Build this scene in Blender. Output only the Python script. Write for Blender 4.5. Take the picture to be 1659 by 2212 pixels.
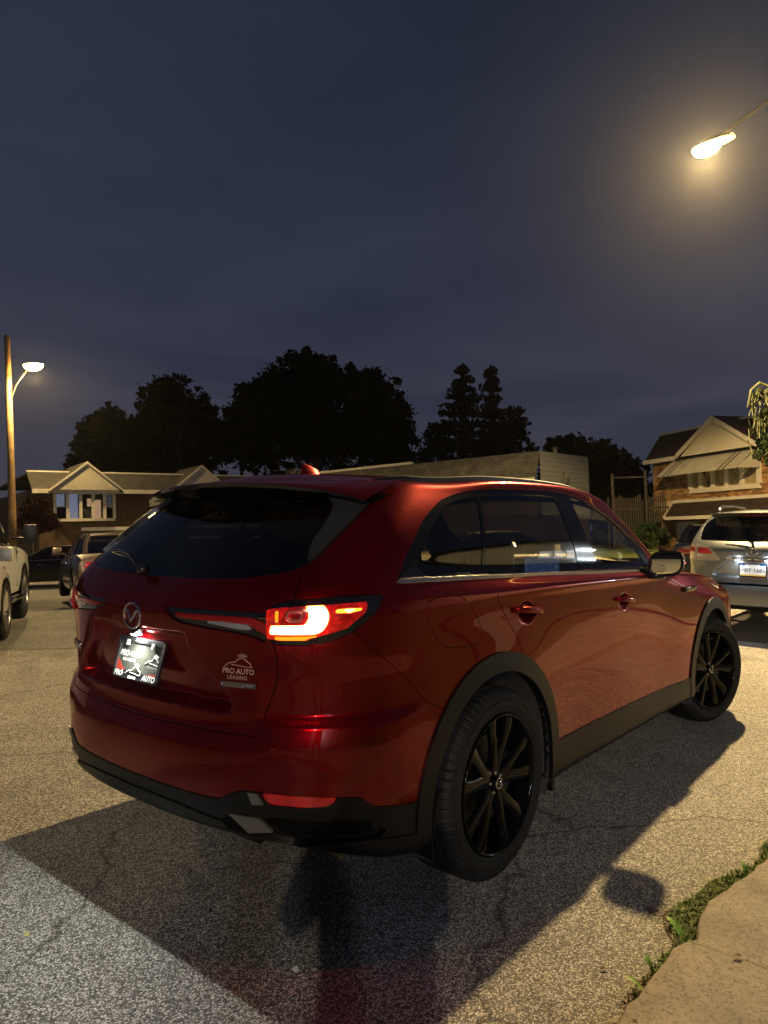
import bpy, bmesh, math, random
import numpy as np
from mathutils import Vector, Matrix, Euler
random.seed(7); rng=np.random.default_rng(7)
for o in list(bpy.data.objects): bpy.data.objects.remove(o)
SC=bpy.context.scene; COL=SC.collection
# ---------------------------------------------------------------- camera
CP=Vector((-2.70464,-2.57651,1.51169)); CR=Vector((0.639072,-0.769144,0.002076)); CU=Vector((-0.011231,-0.006633,0.999915)); CF=Vector((0.769065,0.639041,0.012877)); FV=1570.712
cam=bpy.data.cameras.new('camera'); cam_o=bpy.data.objects.new('camera',cam); COL.objects.link(cam_o); SC.camera=cam_o
cam_o.matrix_world=Matrix(((CR.x,CU.x,-CF.x,CP.x),(CR.y,CU.y,-CF.y,CP.y),(CR.z,CU.z,-CF.z,CP.z),(0,0,0,1)))
cam.sensor_fit='VERTICAL'; cam.sensor_height=36; cam.lens=FV/2212*36; cam.clip_start=.05; cam.clip_end=3000
SC.render.resolution_x=768; SC.render.resolution_y=1024
# ---------------------------------------------------------------- world: overcast night sky over a town
wd=bpy.data.worlds.new('World'); SC.world=wd; wd.use_nodes=True
def build_world():
    nt=wd.node_tree; N=nt.nodes; L=nt.links; bg=N['Background']
    tc=N.new('ShaderNodeTexCoord'); sep=N.new('ShaderNodeSeparateXYZ'); L.new(tc.outputs['Generated'],sep.inputs[0])
    r=N.new('ShaderNodeValToRGB'); L.new(sep.outputs['Z'],r.inputs[0])
    e=r.color_ramp.elements; e[0].position=0.0; e[0].color=(.041,.042,.056,1); e[1].position=.72; e[1].color=(.0120,.0172,.031,1)
    for p,c in ((.10,(.038,.040,.062,1)),(.30,(.0245,.0305,.054,1)),(.50,(.0180,.0245,.0435,1))):
        q=r.color_ramp.elements.new(p); q.color=c
    # flat cloud sheets: direction divided by height
    mz=N.new('ShaderNodeMath'); mz.operation='MAXIMUM'; mz.inputs[1].default_value=.12; L.new(sep.outputs['Z'],mz.inputs[0])
    dv=N.new('ShaderNodeVectorMath'); dv.operation='DIVIDE'; cmb=N.new('ShaderNodeCombineXYZ')
    for i in range(3): L.new(mz.outputs[0],cmb.inputs[i])
    L.new(tc.outputs['Generated'],dv.inputs[0]); L.new(cmb.outputs[0],dv.inputs[1])
    n=N.new('ShaderNodeTexNoise'); n.inputs['Scale'].default_value=.55; n.inputs['Detail'].default_value=5; n.inputs['Roughness'].default_value=.5; L.new(dv.outputs[0],n.inputs['Vector'])
    cr=N.new('ShaderNodeValToRGB'); cr.color_ramp.elements[0].position=.40; cr.color_ramp.elements[0].color=(.84,.86,.91,1); cr.color_ramp.elements[1].position=.74; cr.color_ramp.elements[1].color=(1.5,1.42,1.28,1); L.new(n.outputs['Fac'],cr.inputs[0])
    mx=N.new('ShaderNodeMix'); mx.data_type='RGBA'; mx.blend_type='MULTIPLY'; mx.inputs[0].default_value=1; L.new(r.outputs[0],mx.inputs[6]); L.new(cr.outputs[0],mx.inputs[7])
    L.new(mx.outputs[2],bg.inputs['Color']); bg.inputs['Strength'].default_value=.92
build_world()
SC.view_settings.view_transform='Standard'; SC.view_settings.look='None'; SC.view_settings.exposure=.15; SC.view_settings.gamma=1; SC.view_settings.use_curve_mapping=False
SC.render.engine='CYCLES'
cy=SC.cycles; cy.max_bounces=7; cy.diffuse_bounces=3; cy.glossy_bounces=4; cy.transmission_bounces=6; cy.transparent_max_bounces=12; cy.caustics_reflective=False; cy.caustics_refractive=False; cy.sample_clamp_indirect=4; cy.sample_clamp_direct=0; cy.use_denoising=True
try: cy.denoiser='OPENIMAGEDENOISE'
except Exception: pass
# ---------------------------------------------------------------- lamps (their housings are built further down)
SODIUM=(1.0,.69,.29); WARMWHITE=(1.0,.80,.56); COOL=(.80,.90,1.0)
def lamp(name,loc,power,col,size=.12,kind='POINT',rot=None,spot=None):
    l=bpy.data.lights.new(name,kind); l.energy=power; l.color=col
    if kind=='AREA': l.shape='DISK'; l.size=size
    else: l.shadow_soft_size=size
    if spot: l.spot_size=spot; l.spot_blend=.6
    o=bpy.data.objects.new(name,l); COL.objects.link(o); o.location=loc
    if rot is not None: o.rotation_euler=rot
    return o
LAMP_A=Vector((9.34,.81,7.41))       # street lamp ahead, seen top right
LAMP_B=Vector((-16.5,-14.6,8.2))      # street lamp down the road behind the photographer
# ---------------------------------------------------------------- helpers
def sm(a,b,x):
    t=min(1,max(0,(x-a)/(b-a))); return t*t*(3-2*t)
def at(x,y,depth):
    """world point seen at (x,y) of a 1659 x 2212 print of the picture, depth metres in front of the lens"""
    return CP+CF*depth+CR*((x-829.5)/FV*depth)-CU*((y-1106)/FV*depth)
GRAV=(CR*-.03+CU*1.0+CF*.0245).normalized()      # true vertical: the car stands on a slight cross fall
MATS={}
def mat(name,base=(.5,.5,.5),rough=.5,metal=0,coat=0,coat_rough=.03,emit=None,estr=0,alpha=None,trans=0,ior=1.5,spec=.5,noise=None,bump=None):
    """principled material; noise=(scale,amount) varies the colour, bump=(scale,strength,distance)"""
    if name in MATS: return MATS[name]
    m=bpy.data.materials.new(name); m.use_nodes=True; nt=m.node_tree; N=nt.nodes; L=nt.links; b=N['Principled BSDF']
    b.inputs['Base Color'].default_value=(*base,1); b.inputs['Roughness'].default_value=rough; b.inputs['Metallic'].default_value=metal
    b.inputs['Coat Weight'].default_value=coat; b.inputs['Coat Roughness'].default_value=coat_rough; b.inputs['IOR'].default_value=ior
    b.inputs['Specular IOR Level'].default_value=spec
    b.inputs['Transmission Weight'].default_value=trans
    if emit: b.inputs['Emission Color'].default_value=(*emit,1); b.inputs['Emission Strength'].default_value=estr
    if alpha is not None: b.inputs['Alpha'].default_value=alpha
    if noise or bump: tc=N.new('ShaderNodeTexCoord')
    if noise:
        n=N.new('ShaderNodeTexNoise'); n.inputs['Scale'].default_value=noise[0]; n.inputs['Detail'].default_value=6; L.new(tc.outputs['Object'],n.inputs['Vector'])
        r=N.new('ShaderNodeValToRGB'); r.color_ramp.elements[0].position=.3; r.color_ramp.elements[1].position=.7
        a=noise[1]; r.color_ramp.elements[0].color=(*[max(0,c*(1-a)) for c in base],1); r.color_ramp.elements[1].color=(*[min(1,c*(1+a)) for c in base],1)
        L.new(n.outputs['Fac'],r.inputs[0]); L.new(r.outputs[0],b.inputs['Base Color'])
    if bump:
        n=N.new('ShaderNodeTexNoise'); n.inputs['Scale'].default_value=bump[0]; n.inputs['Detail'].default_value=4; L.new(tc.outputs['Object'],n.inputs['Vector'])
        bp=N.new('ShaderNodeBump'); bp.inputs['Strength'].default_value=bump[1]; bp.inputs['Distance'].default_value=bump[2]; L.new(n.outputs['Fac'],bp.inputs['Height']); L.new(bp.outputs[0],b.inputs['Normal'])
    MATS[name]=m; return m
def link(name,me,parent=None,material=None):
    o=bpy.data.objects.new(name,me); COL.objects.link(o)
    if parent: o.parent=parent
    if material:
        if not isinstance(material,(list,tuple)): material=[material]
        for q in material: me.materials.append(q)
    return o
def tag(o,label=None,cat=None,group=None,kind=None):
    if label: o['label']=label
    if cat: o['category']=cat
    if group: o['group']=group
    if kind: o['kind']=kind
    return o
def empty(name,M=None,label=None,cat=None,group=None):
    o=bpy.data.objects.new(name,None); COL.objects.link(o); o.empty_display_size=.2
    if M is not None:
        if isinstance(M,Matrix): o.matrix_world=M
        else: o.location=M
    return tag(o,label,cat,group)
def raw(name,V,F,material=None,parent=None,smooth=False):
    me=bpy.data.meshes.new(name); me.from_pydata([tuple(v) for v in V],[],F); me.validate(); me.update()
    if smooth: me.shade_smooth()
    return link(name,me,parent,material)
class MB:
    """collects shapes into one mesh"""
    def __init__(s): s.V=[]; s.F=[]
    def add(s,V,F):
        k=len(s.V); s.V+= [tuple(v) for v in V]; s.F+=[tuple(i+k for i in f) for f in F]; return s
    def box(s,a,b,M=None):
        x0,y0,z0=a; x1,y1,z1=b; V=[(x,y,z) for z in (z0,z1) for y in (y0,y1) for x in (x0,x1)]
        if M is not None: V=[M@Vector(v) for v in V]
        return s.add(V,[(0,2,3,1),(4,5,7,6),(0,1,5,4),(2,6,7,3),(0,4,6,2),(1,3,7,5)])
    def bar(s,p,q,r,r2=None,n=10,cap=True):
        p=Vector(p);q=Vector(q);d=(q-p).normalized(); a=d.orthogonal().normalized(); b=d.cross(a); r2=r if r2 is None else r2
        V=[];F=[]
        for c,rr in ((p,r),(q,r2)):
            for i in range(n):
                t=2*math.pi*i/n; V.append(c+a*math.cos(t)*rr+b*math.sin(t)*rr)
        for i in range(n): j=(i+1)%n; F.append((i,j,n+j,n+i))
        if cap: F+= [tuple(range(n))[::-1],tuple(range(n,2*n))]
        return s.add(V,F)
    def tube(s,pts,r,n=8):
        pts=[Vector(p) for p in pts]; rs=r if isinstance(r,(list,tuple)) else [r]*len(pts); V=[];F=[]; a=None
        for k,p in enumerate(pts):
            d=(pts[min(k+1,len(pts)-1)]-pts[max(k-1,0)]).normalized()
            if a is None: a=d.orthogonal().normalized()
            else:
                a=(a-d*a.dot(d)); a=a.normalized() if a.length>1e-6 else d.orthogonal().normalized()
            b=d.cross(a)
            for i in range(n):
                t=2*math.pi*i/n; V.append(p+(a*math.cos(t)+b*math.sin(t))*rs[k])
        for k in range(len(pts)-1):
            for i in range(n): j=(i+1)%n; F.append((k*n+i,k*n+j,(k+1)*n+j,(k+1)*n+i))
        F+= [tuple(range(n))[::-1],tuple(range((len(pts)-1)*n,len(pts)*n))]
        return s.add(V,F)
    def prism(s,poly,h,M=None,z0=0):
        """poly in XY extruded z0..z0+h"""
        n=len(poly); V=[(x,y,z0) for x,y in poly]+[(x,y,z0+h) for x,y in poly]
        if M is not None: V=[M@Vector(v) for v in V]
        F=[tuple(range(n))[::-1],tuple(range(n,2*n))]+[(i,(i+1)%n,n+(i+1)%n,n+i) for i in range(n)]
        return s.add(V,F)
    def grid(s,fn,nu,nv,closeu=False):
        V=[fn(i/(nu if closeu else nu-1),j/(nv-1)) for i in range(nu) for j in range(nv)]; F=[]
        for i in range(nu if closeu else nu-1):
            for j in range(nv-1):
                a=i*nv+j; b=((i+1)%nu)*nv+j; F.append((a,b,b+1,a+1))
        return s.add(V,F)
    def lathe(s,prof,n=48,axis='y',M=None):
        """prof: (r, h) pairs turned round the axis"""
        V=[];F=[];m=len(prof)
        for i in range(n):
            t=2*math.pi*i/n
            for r,h in prof:
                v=(r*math.cos(t),h,r*math.sin(t)) if axis=='y' else (r*math.cos(t),r*math.sin(t),h)
                V.append(M@Vector(v) if M is not None else v)
        for i in range(n):
            for j in range(m-1):
                a=i*m+j; b=((i+1)%n)*m+j; F.append((a,a+1,b+1,b))
        return s.add(V,F)
    def build(s,name,material=None,parent=None,smooth=False,bevel=0,fix=False):
        me=bpy.data.meshes.new(name); me.from_pydata(s.V,[],s.F); me.update()
        if fix or bevel:
            bm=bmesh.new(); bm.from_mesh(me); bmesh.ops.remove_doubles(bm,verts=bm.verts,dist=1e-5); bmesh.ops.recalc_face_normals(bm,faces=bm.faces)
            if bevel: bmesh.ops.bevel(bm,geom=bm.edges[:],offset=bevel,segments=2,profile=.6,affect='EDGES',clamp_overlap=True)
            bm.to_mesh(me); bm.free()
        if smooth: me.shade_smooth()
        return link(name,me,parent,material)
def smooth_angle(o,deg=35):
    me=o.data; me.shade_smooth()
    try: me.set_sharp_from_angle(angle=math.radians(deg))
    except Exception: pass
    return o
def text(name,s,size,M,material,parent,depth=.001,align='CENTER',shear=0,space=1.0,bold=0):
    cu=bpy.data.curves.new(name,'FONT'); cu.body=s; cu.size=size; cu.extrude=depth; cu.align_x=align; cu.align_y='CENTER'; cu.shear=shear; cu.space_character=space; cu.offset=bold; cu.resolution_u=3
    o=bpy.data.objects.new(name,cu); dg=bpy.context.evaluated_depsgraph_get(); COL.objects.link(o); dg.update(); me=bpy.data.meshes.new_from_object(o.evaluated_get(bpy.context.evaluated_depsgraph_get())); bpy.data.objects.remove(o)
    r=link(name,me,parent,material); r.matrix_local=M; return r
# ---------------------------------------------------------------- materials
def asphalt_mat(name,tint=(1,1,1),light=1.0,scale=158.):
    m=bpy.data.materials.new(name); m.use_nodes=True; nt=m.node_tree; N=nt.nodes; L=nt.links; b=N['Principled BSDF']
    tc=N.new('ShaderNodeTexCoord')
    w=N.new('ShaderNodeTexNoise'); w.inputs['Scale'].default_value=40; w.inputs['Detail'].default_value=2; L.new(tc.outputs['Object'],w.inputs['Vector'])
    wm=N.new('ShaderNodeVectorMath'); wm.operation='MULTIPLY_ADD'; wm.inputs[1].default_value=(.012,.012,.012); L.new(w.outputs['Color'],wm.inputs[0]); L.new(tc.outputs['Object'],wm.inputs[2])
    v=N.new('ShaderNodeTexVoronoi'); v.inputs['Scale'].default_value=scale; v.inputs['Randomness'].default_value=1; L.new(wm.outputs[0],v.inputs['Vector'])
    sp=N.new('ShaderNodeSeparateColor'); L.new(v.outputs['Color'],sp.inputs[0])
    # each stone has its own grey; the binder between stones is dark
    r=N.new('ShaderNodeValToRGB'); r.color_ramp.interpolation='LINEAR'; E=r.color_ramp.elements; g=light
    E[0].position=0; E[0].color=(.060*g*tint[0],.057*g*tint[1],.054*g*tint[2],1); E[1].position=1; E[1].color=(min(.8,.50*g*tint[0]),min(.78,.49*g*tint[1]),min(.75,.46*g*tint[2]),1)
    for p,c in ((.30,.10),(.52,.18),(.75,.31)):
        q=E.new(p); q.color=(c*g*tint[0],c*.975*g*tint[1],c*.94*g*tint[2],1)
    L.new(sp.outputs[0],r.inputs[0])
    d=N.new('ShaderNodeMapRange'); d.inputs['From Min'].default_value=.32; d.inputs['From Max'].default_value=.62; d.inputs['To Min'].default_value=1; d.inputs['To Max'].default_value=.25; L.new(v.outputs['Distance'],d.inputs[0])
    # broad wear
    n=N.new('ShaderNodeTexNoise'); n.inputs['Scale'].default_value=1.1; n.inputs['Detail'].default_value=7; n.inputs['Roughness'].default_value=.62; L.new(tc.outputs['Object'],n.inputs['Vector'])
    nr=N.new('ShaderNodeMapRange'); nr.inputs['From Min'].default_value=.3; nr.inputs['From Max'].default_value=.7; nr.inputs['To Min'].default_value=.72; nr.inputs['To Max'].default_value=1.2; L.new(n.outputs['Fac'],nr.inputs[0])
    f=N.new('ShaderNodeTexNoise'); f.inputs['Scale'].default_value=420; f.inputs['Detail'].default_value=2; L.new(tc.outputs['Object'],f.inputs['Vector'])
    fr=N.new('ShaderNodeMapRange'); fr.inputs['From Min'].default_value=.3; fr.inputs['From Max'].default_value=.7; fr.inputs['To Min'].default_value=.75; fr.inputs['To Max'].default_value=1.2; L.new(f.outputs['Fac'],fr.inputs[0])
    m1=N.new('ShaderNodeMath'); m1.operation='MULTIPLY'; L.new(d.outputs[0],m1.inputs[0]); L.new(nr.outputs[0],m1.inputs[1])
    m2=N.new('ShaderNodeMath'); m2.operation='MULTIPLY'; L.new(m1.outputs[0],m2.inputs[0]); L.new(fr.outputs[0],m2.inputs[1])
    # hair cracks: edges of a large, warped cell pattern
    cn=N.new('ShaderNodeTexNoise'); cn.inputs['Scale'].default_value=2.2; cn.inputs['Detail'].default_value=6; L.new(tc.outputs['Object'],cn.inputs['Vector'])
    cm=N.new('ShaderNodeVectorMath'); cm.operation='MULTIPLY_ADD'; cm.inputs[1].default_value=(.55,.55,.55); L.new(cn.outputs['Color'],cm.inputs[0]); L.new(tc.outputs['Object'],cm.inputs[2])
    cv=N.new('ShaderNodeTexVoronoi'); cv.feature='DISTANCE_TO_EDGE'; cv.inputs['Scale'].default_value=.42; L.new(cm.outputs[0],cv.inputs['Vector'])
    ck=N.new('ShaderNodeMapRange'); ck.inputs['From Min'].default_value=.0005; ck.inputs['From Max'].default_value=.0060; ck.inputs['To Min'].default_value=.30; ck.inputs['To Max'].default_value=1; L.new(cv.outputs['Distance'],ck.inputs[0])
    so=N.new('ShaderNodeTexNoise'); so.inputs['Scale'].default_value=.38; so.inputs['Detail'].default_value=8; so.inputs['Roughness'].default_value=.7; so.inputs['Distortion'].default_value=.6; L.new(tc.outputs['Object'],so.inputs['Vector'])
    sr=N.new('ShaderNodeMapRange'); sr.inputs['From Min'].default_value=.36; sr.inputs['From Max'].default_value=.47; sr.inputs['To Min'].default_value=.62; sr.inputs['To Max'].default_value=1; L.new(so.outputs['Fac'],sr.inputs[0])
    ms=N.new('ShaderNodeMath'); ms.operation='MULTIPLY'; L.new(ck.outputs[0],ms.inputs[0]); L.new(sr.outputs[0],ms.inputs[1])
    m3=N.new('ShaderNodeMath'); m3.operation='MULTIPLY'; L.new(m2.outputs[0],m3.inputs[0]); L.new(ms.outputs[0],m3.inputs[1])
    mx=N.new('ShaderNodeMix'); mx.data_type='RGBA'; mx.blend_type='MULTIPLY'; mx.inputs[0].default_value=1; L.new(r.outputs[0],mx.inputs[6])
    cc_=N.new('ShaderNodeCombineColor'); [L.new(m3.outputs[0],cc_.inputs[i]) for i in range(3)]; L.new(cc_.outputs[0],mx.inputs[7])
    L.new(mx.outputs[2],b.inputs['Base Color']); b.inputs['Roughness'].default_value=.72; b.inputs['Specular IOR Level'].default_value=.45
    h=N.new('ShaderNodeMath'); h.operation='MULTIPLY_ADD'; h.inputs[1].default_value=-1.0; h.inputs[2].default_value=1; L.new(v.outputs['Distance'],h.inputs[0])
    h2=N.new('ShaderNodeMath'); h2.operation='ADD'; L.new(h.outputs[0],h2.inputs[0]); L.new(sp.outputs[1],h2.inputs[1])
    bp=N.new('ShaderNodeBump'); bp.inputs['Strength'].default_value=.7; bp.inputs['Distance'].default_value=.004; L.new(h2.outputs[0],bp.inputs['Height']); L.new(bp.outputs[0],b.inputs['Normal'])
    return m
def paint(name,base,metal=.5,rough=.4,edge=None,dust=0.0):
    m=bpy.data.materials.new(name); m.use_nodes=True; nt=m.node_tree; N=nt.nodes; L=nt.links; b=N['Principled BSDF']
    b.inputs['Metallic'].default_value=metal; b.inputs['Roughness'].default_value=rough
    if edge: b.inputs['Specular Tint'].default_value=(*edge,1)
    b.inputs['Coat Weight'].default_value=.78; b.inputs['Coat Roughness'].default_value=.02; b.inputs['Coat IOR'].default_value=1.42
    tc=N.new('ShaderNodeTexCoord'); n=N.new('ShaderNodeTexNoise'); n.inputs['Scale'].default_value=900; n.inputs['Detail'].default_value=1; L.new(tc.outputs['Object'],n.inputs['Vector'])
    r=N.new('ShaderNodeValToRGB'); r.color_ramp.elements[0].position=.3; r.color_ramp.elements[0].color=(*[c*.75 for c in base],1); r.color_ramp.elements[1].position=.7; r.color_ramp.elements[1].color=(*[min(1,c*1.3) for c in base],1)
    L.new(n.outputs['Fac'],r.inputs[0]); L.new(r.outputs[0],b.inputs['Base Color'])
    # faint dust film and water marks on the clear coat
    d=N.new('ShaderNodeTexNoise'); d.inputs['Scale'].default_value=5; d.inputs['Detail'].default_value=8; d.inputs['Roughness'].default_value=.65; L.new(tc.outputs['Object'],d.inputs['Vector'])
    dr=N.new('ShaderNodeMapRange'); dr.inputs['From Min'].default_value=.35; dr.inputs['From Max'].default_value=.75; dr.inputs['To Min'].default_value=.008; dr.inputs['To Max'].default_value=.035+dust; L.new(d.outputs['Fac'],dr.inputs[0]); L.new(dr.outputs[0],b.inputs['Coat Roughness'])
    return m
PAINT_RED=paint('red_metallic_paint',(.130,.0001,.0019),metal=.74,rough=.25,edge=(.9,.02,.05))
GLOSS_BLACK=mat('gloss_black_trim',(.006,.006,.007),.06,coat=.6)
PIANO=mat('window_frame_black',(.005,.005,.006),.12,spec=.3)
CLAD=mat('black_plastic_cladding',(.0045,.0045,.0052),.40,bump=(900,.12,.0005),noise=(30,.15),spec=.22)
RUBBER=mat('tyre_rubber',(.007,.0066,.0065),.66,noise=(12,.3),bump=(260,.15,.001),spec=.25)
VOID=mat('dark_gap',(.002,.002,.002),.9,spec=.1)
CHROME=mat('chrome',(.75,.75,.77),.08,1)
SATIN=mat('satin_chrome',(.55,.54,.52),.22,1)
RIMB=mat('black_gloss_alloy',(.002,.002,.0025),.08,.0,spec=.16)
STEEL=mat('brake_steel',(.12,.11,.10),.4,1)
INT_BLACK=mat('black_interior',(.010,.010,.011),.6)
INT_DASH=mat('dashboard_plastic',(.02,.02,.022),.5)
def glass_mat(name,tint,alpha,rough=.01):
    """thin car glass: sees through darkly, mirrors at glancing angles"""
    m=bpy.data.materials.new(name); m.use_nodes=True; nt=m.node_tree; N=nt.nodes; L=nt.links
    for n in list(N): N.remove(n)
    out=N.new('ShaderNodeOutputMaterial'); tr=N.new('ShaderNodeBsdfTransparent'); tr.inputs[0].default_value=(*tint,1)
    gl=N.new('ShaderNodeBsdfGlossy'); gl.inputs['Roughness'].default_value=rough; gl.inputs[0].default_value=(1,1,1,1)
    fr=N.new('ShaderNodeFresnel'); ge=N.new('ShaderNodeNewGeometry'); mr=N.new('ShaderNodeMapRange'); mr.inputs['To Min'].default_value=1.55; mr.inputs['To Max'].default_value=1/1.55; L.new(ge.outputs['Backfacing'],mr.inputs[0]); L.new(mr.outputs[0],fr.inputs[0]); mx=N.new('ShaderNodeMixShader'); L.new(fr.outputs[0],mx.inputs[0]); L.new(tr.outputs[0],mx.inputs[1]); L.new(gl.outputs[0],mx.inputs[2]); L.new(mx.outputs[0],out.inputs[0])
    return m
GLASS_DARK=glass_mat('privacy_glass',(.22,.22,.23),0)
GLASS_BACK=glass_mat('rear_privacy_glass',(.16,.16,.17),0)
GLASS_CLEAR=glass_mat('front_glass',(.86,.90,.87),0)
GLASS_HOUSE=glass_mat('house_glass',(.75,.78,.78),0)
# ---- right half of the body as concentric outlines, rear centre -> side -> front centre (Y stored positive, flipped later)
YF=np.array([0,.26,.5,.68,.82,.925,.98,1.0])
def rear(xc,xs,w,p,zc,zs,zpow=2.0):
    pts=[]
    for f in YF:
        g=max(0.,1-f**p)**(1/p)
        pts.append([xs-(xs-xc)*g, w*f, zc+(zs-zc)*f**zpow])
    return pts
SX=[.05,.4,.75,1.2,1.7,2.1,2.5,3.12,3.55]
def lower(xc,xs,zc,zr,ws,zs,xf,zf,p=2.8,wf=.9,pz=2.):
    # ws: widths at xs then SX ; zs: heights at SX ; xf: nose X, zf nose Z
    pts=rear(xc,xs,ws[0],p,zc,zr,pz)
    for x,w,z in zip(SX,ws[1:],zs): pts.append([x,w,z])
    pts+= [[xf-.14,wf,zs[-1]*.5+zf*.5],[xf-.03,wf*.62,zf],[xf,0,zf]]
    return pts
rows=[]
#            xc    xs    zc   zr   widths(xs,.05,.4,.75,1.2,1.7,2.1,2.5,3.12,3.55)                         z(.05..3.55)
flat=lambda z:[z]*9
rows.append(lower(-.96,-.30,.385,.27,[.88,.90,.91,.91,.91,.91,.91,.91,.91,.88],flat(.27),3.80,.22,pz=6))
rows.append(lower(-1.09,-.35,.415,.30,[.955,.97,.965,.955,.955,.955,.955,.965,.965,.93],flat(.29),3.90,.25,pz=6))
rows.append(lower(-1.13,-.40,.46,.39,[.963,.98,.97,.952,.95,.95,.955,.97,.975,.95],flat(.38),3.94,.35,pz=5))
rows.append(lower(-1.145,-.42,.54,.51,[.967,.985,.972,.95,.945,.945,.95,.972,.98,.955],flat(.50),3.96,.5,pz=4))
rows.append(lower(-1.15,-.43,.64,.64,[.968,.988,.975,.952,.945,.945,.952,.975,.985,.96],flat(.64),3.96,.62))
rows.append(lower(-1.14,-.44,.72,.76,[.965,.985,.972,.955,.948,.948,.955,.975,.985,.96],flat(.77),3.95,.72))
rows.append(lower(-1.12,-.44,.78,.86,[.955,.978,.968,.956,.952,.952,.957,.972,.98,.955],flat(.88),3.93,.80))
rows.append(lower(-1.125,-.45,.88,.96,[.950,.966,.962,.956,.954,.954,.957,.968,.970,.945],[.98]*7+[.965,.93],3.90,.86))
rows.append(lower(-1.13,-.46,1.0,1.06,[.948,.956,.957,.956,.955,.955,.956,.960,.952,.92],[1.08]*6+[1.07,1.02,.97],3.85,.90))
rows.append(lower(-1.14,-.46,1.12,1.15,[.945,.950,.953,.954,.954,.953,.950,.945,.925,.88],[1.16,1.158,1.156,1.152,1.147,1.14,1.125,1.08,1.0],3.76,.94))
rows.append(lower(-1.138,-.46,1.20,1.22,[.940,.947,.951,.953,.953,.951,.944,.92,.88,.82],[1.216,1.214,1.209,1.199,1.187,1.174,1.158,1.115,1.03],3.6,.99,wf=.75))
# belt row : rear glass bottom -> belt -> cowl
b=rear(-1.075,-.50,.902,2.8,1.27,1.31,1.4)
b+=[[.05,.892,1.283],[.4,.889,1.277],[.75,.889,1.268],[1.2,.888,1.25],[1.7,.882,1.225],[2.1,.87,1.20],[2.42,.84,1.19],[2.62,.68,1.185],[2.70,.46,1.19],[2.73,.30,1.195],[2.75,.15,1.198],[2.76,0,1.2]]
rows.append(b)
def glassrow(f,b,t,bulge):
    b=np.array(b);t=np.array(t); m=b*(1-f)+t*f; m[:,1]+=bulge*np.r_[[0,.3,.8,1.3,1.8,1.8,1.5,1.2],np.ones(6),.6,.3,.2,.1,0,0][:,]*1.0
    return m.tolist()
# roof edge row
tp=rear(-.62,-.02,.715,3.0,1.672,1.678,2)
tp+=[[.25,.73,1.700],[.48,.735,1.710],[.72,.735,1.714],[1.0,.735,1.712],[1.3,.73,1.698],[1.56,.72,1.668],[1.74,.69,1.635],[1.70,.55,1.662],[1.66,.40,1.675],[1.63,.26,1.682],[1.61,.13,1.686],[1.60,0,1.688]]
bb=glassrow(0,b,tp,0)
rows.append(glassrow(.22,b,tp,.014)); rows.append(glassrow(.45,b,tp,.024)); rows.append(glassrow(.70,b,tp,.022)); rows.append(glassrow(.90,b,tp,.012))
rows.append(tp)
def roofrow(f,dz):
    t=np.array(tp); c=t.copy(); xs=t[:,0]; c[:,1]=0; c[:,0]=np.clip(xs,-.45,1.45)*.9+.03; c[:,2]=1.75-.03*((c[:,0]-.4)/1.0)**2
    m=t*(1-f)+c*f; m[:,2]=t[:,2]+(c[:,2]-t[:,2])*(1-(1-f)**2); return m.tolist()
rows.append(roofrow(.12,0));rows.append(roofrow(.35,0));rows.append(roofrow(.65,0));rows.append(roofrow(1.0,0))
D=np.array(rows,float)     # rows x stations x 3
NR,NS=D.shape[:2]
def bmat(n,t,mirror=False,top=False):
    """uniform cubic B-spline basis matrix (len(t) x n); ends: clamped by linear extrapolation or mirrored"""
    B=np.zeros((len(t),n+2))
    i=np.minimum(t.astype(int),n-2); u=t-i
    w=np.stack([(1-u)**3,3*u**3-6*u**2+4,-3*u**3+3*u**2+3*u+1,u**3],1)/6
    for k in range(4): B[np.arange(len(t)),i+k]+=w[:,k]
    M=np.zeros((n+2,n)); M[1:-1]=np.eye(n)
    if mirror: M[0,1]=1;M[-1,n-2]=1
    else: M[0,0]=2;M[0,1]=-1;M[-1,n-1]=2;M[-1,n-2]=-1
    if top: M[-1]=0; M[-1,n-2]=top
    return B@M
def surf_eval(C,v,s):
    """v,s 1-D arrays -> len(v) x len(s) x 3"""
    Bv=bmat(NR,v,top=1.); Bs=bmat(NS,s,True); BsY=bmat(NS,s,True).copy()
    out=np.einsum('vi,ijk,sj->vsk',Bv,C,Bs)
    # Y is odd across the centre line
    n=NS; B=np.zeros((len(s),n+2)); i=np.minimum(s.astype(int),n-2); u=s-i
    w=np.stack([(1-u)**3,3*u**3-6*u**2+4,-3*u**3+3*u**2+3*u+1,u**3],1)/6
    for k in range(4): B[np.arange(len(s)),i+k]+=w[:,k]
    M=np.zeros((n+2,n)); M[1:-1]=np.eye(n); M[0,1]=-1;M[-1,n-2]=-1
    out[...,1]=np.einsum('vi,ij,sj->vs',bmat(NR,v,top=-1.),C[...,1],B@M)
    return out
def fit(D,it=3,k=.8):
    C=D.copy(); v=np.arange(NR)*1.;s=np.arange(NS)*1.
    for _ in range(it): C=C+k*(D-surf_eval(C,v,s))
    return C
C=fit(D)
def smooth(a,b,x):
    t=np.clip((x-a)/(b-a),0,1); return t*t*(3-2*t)
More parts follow.
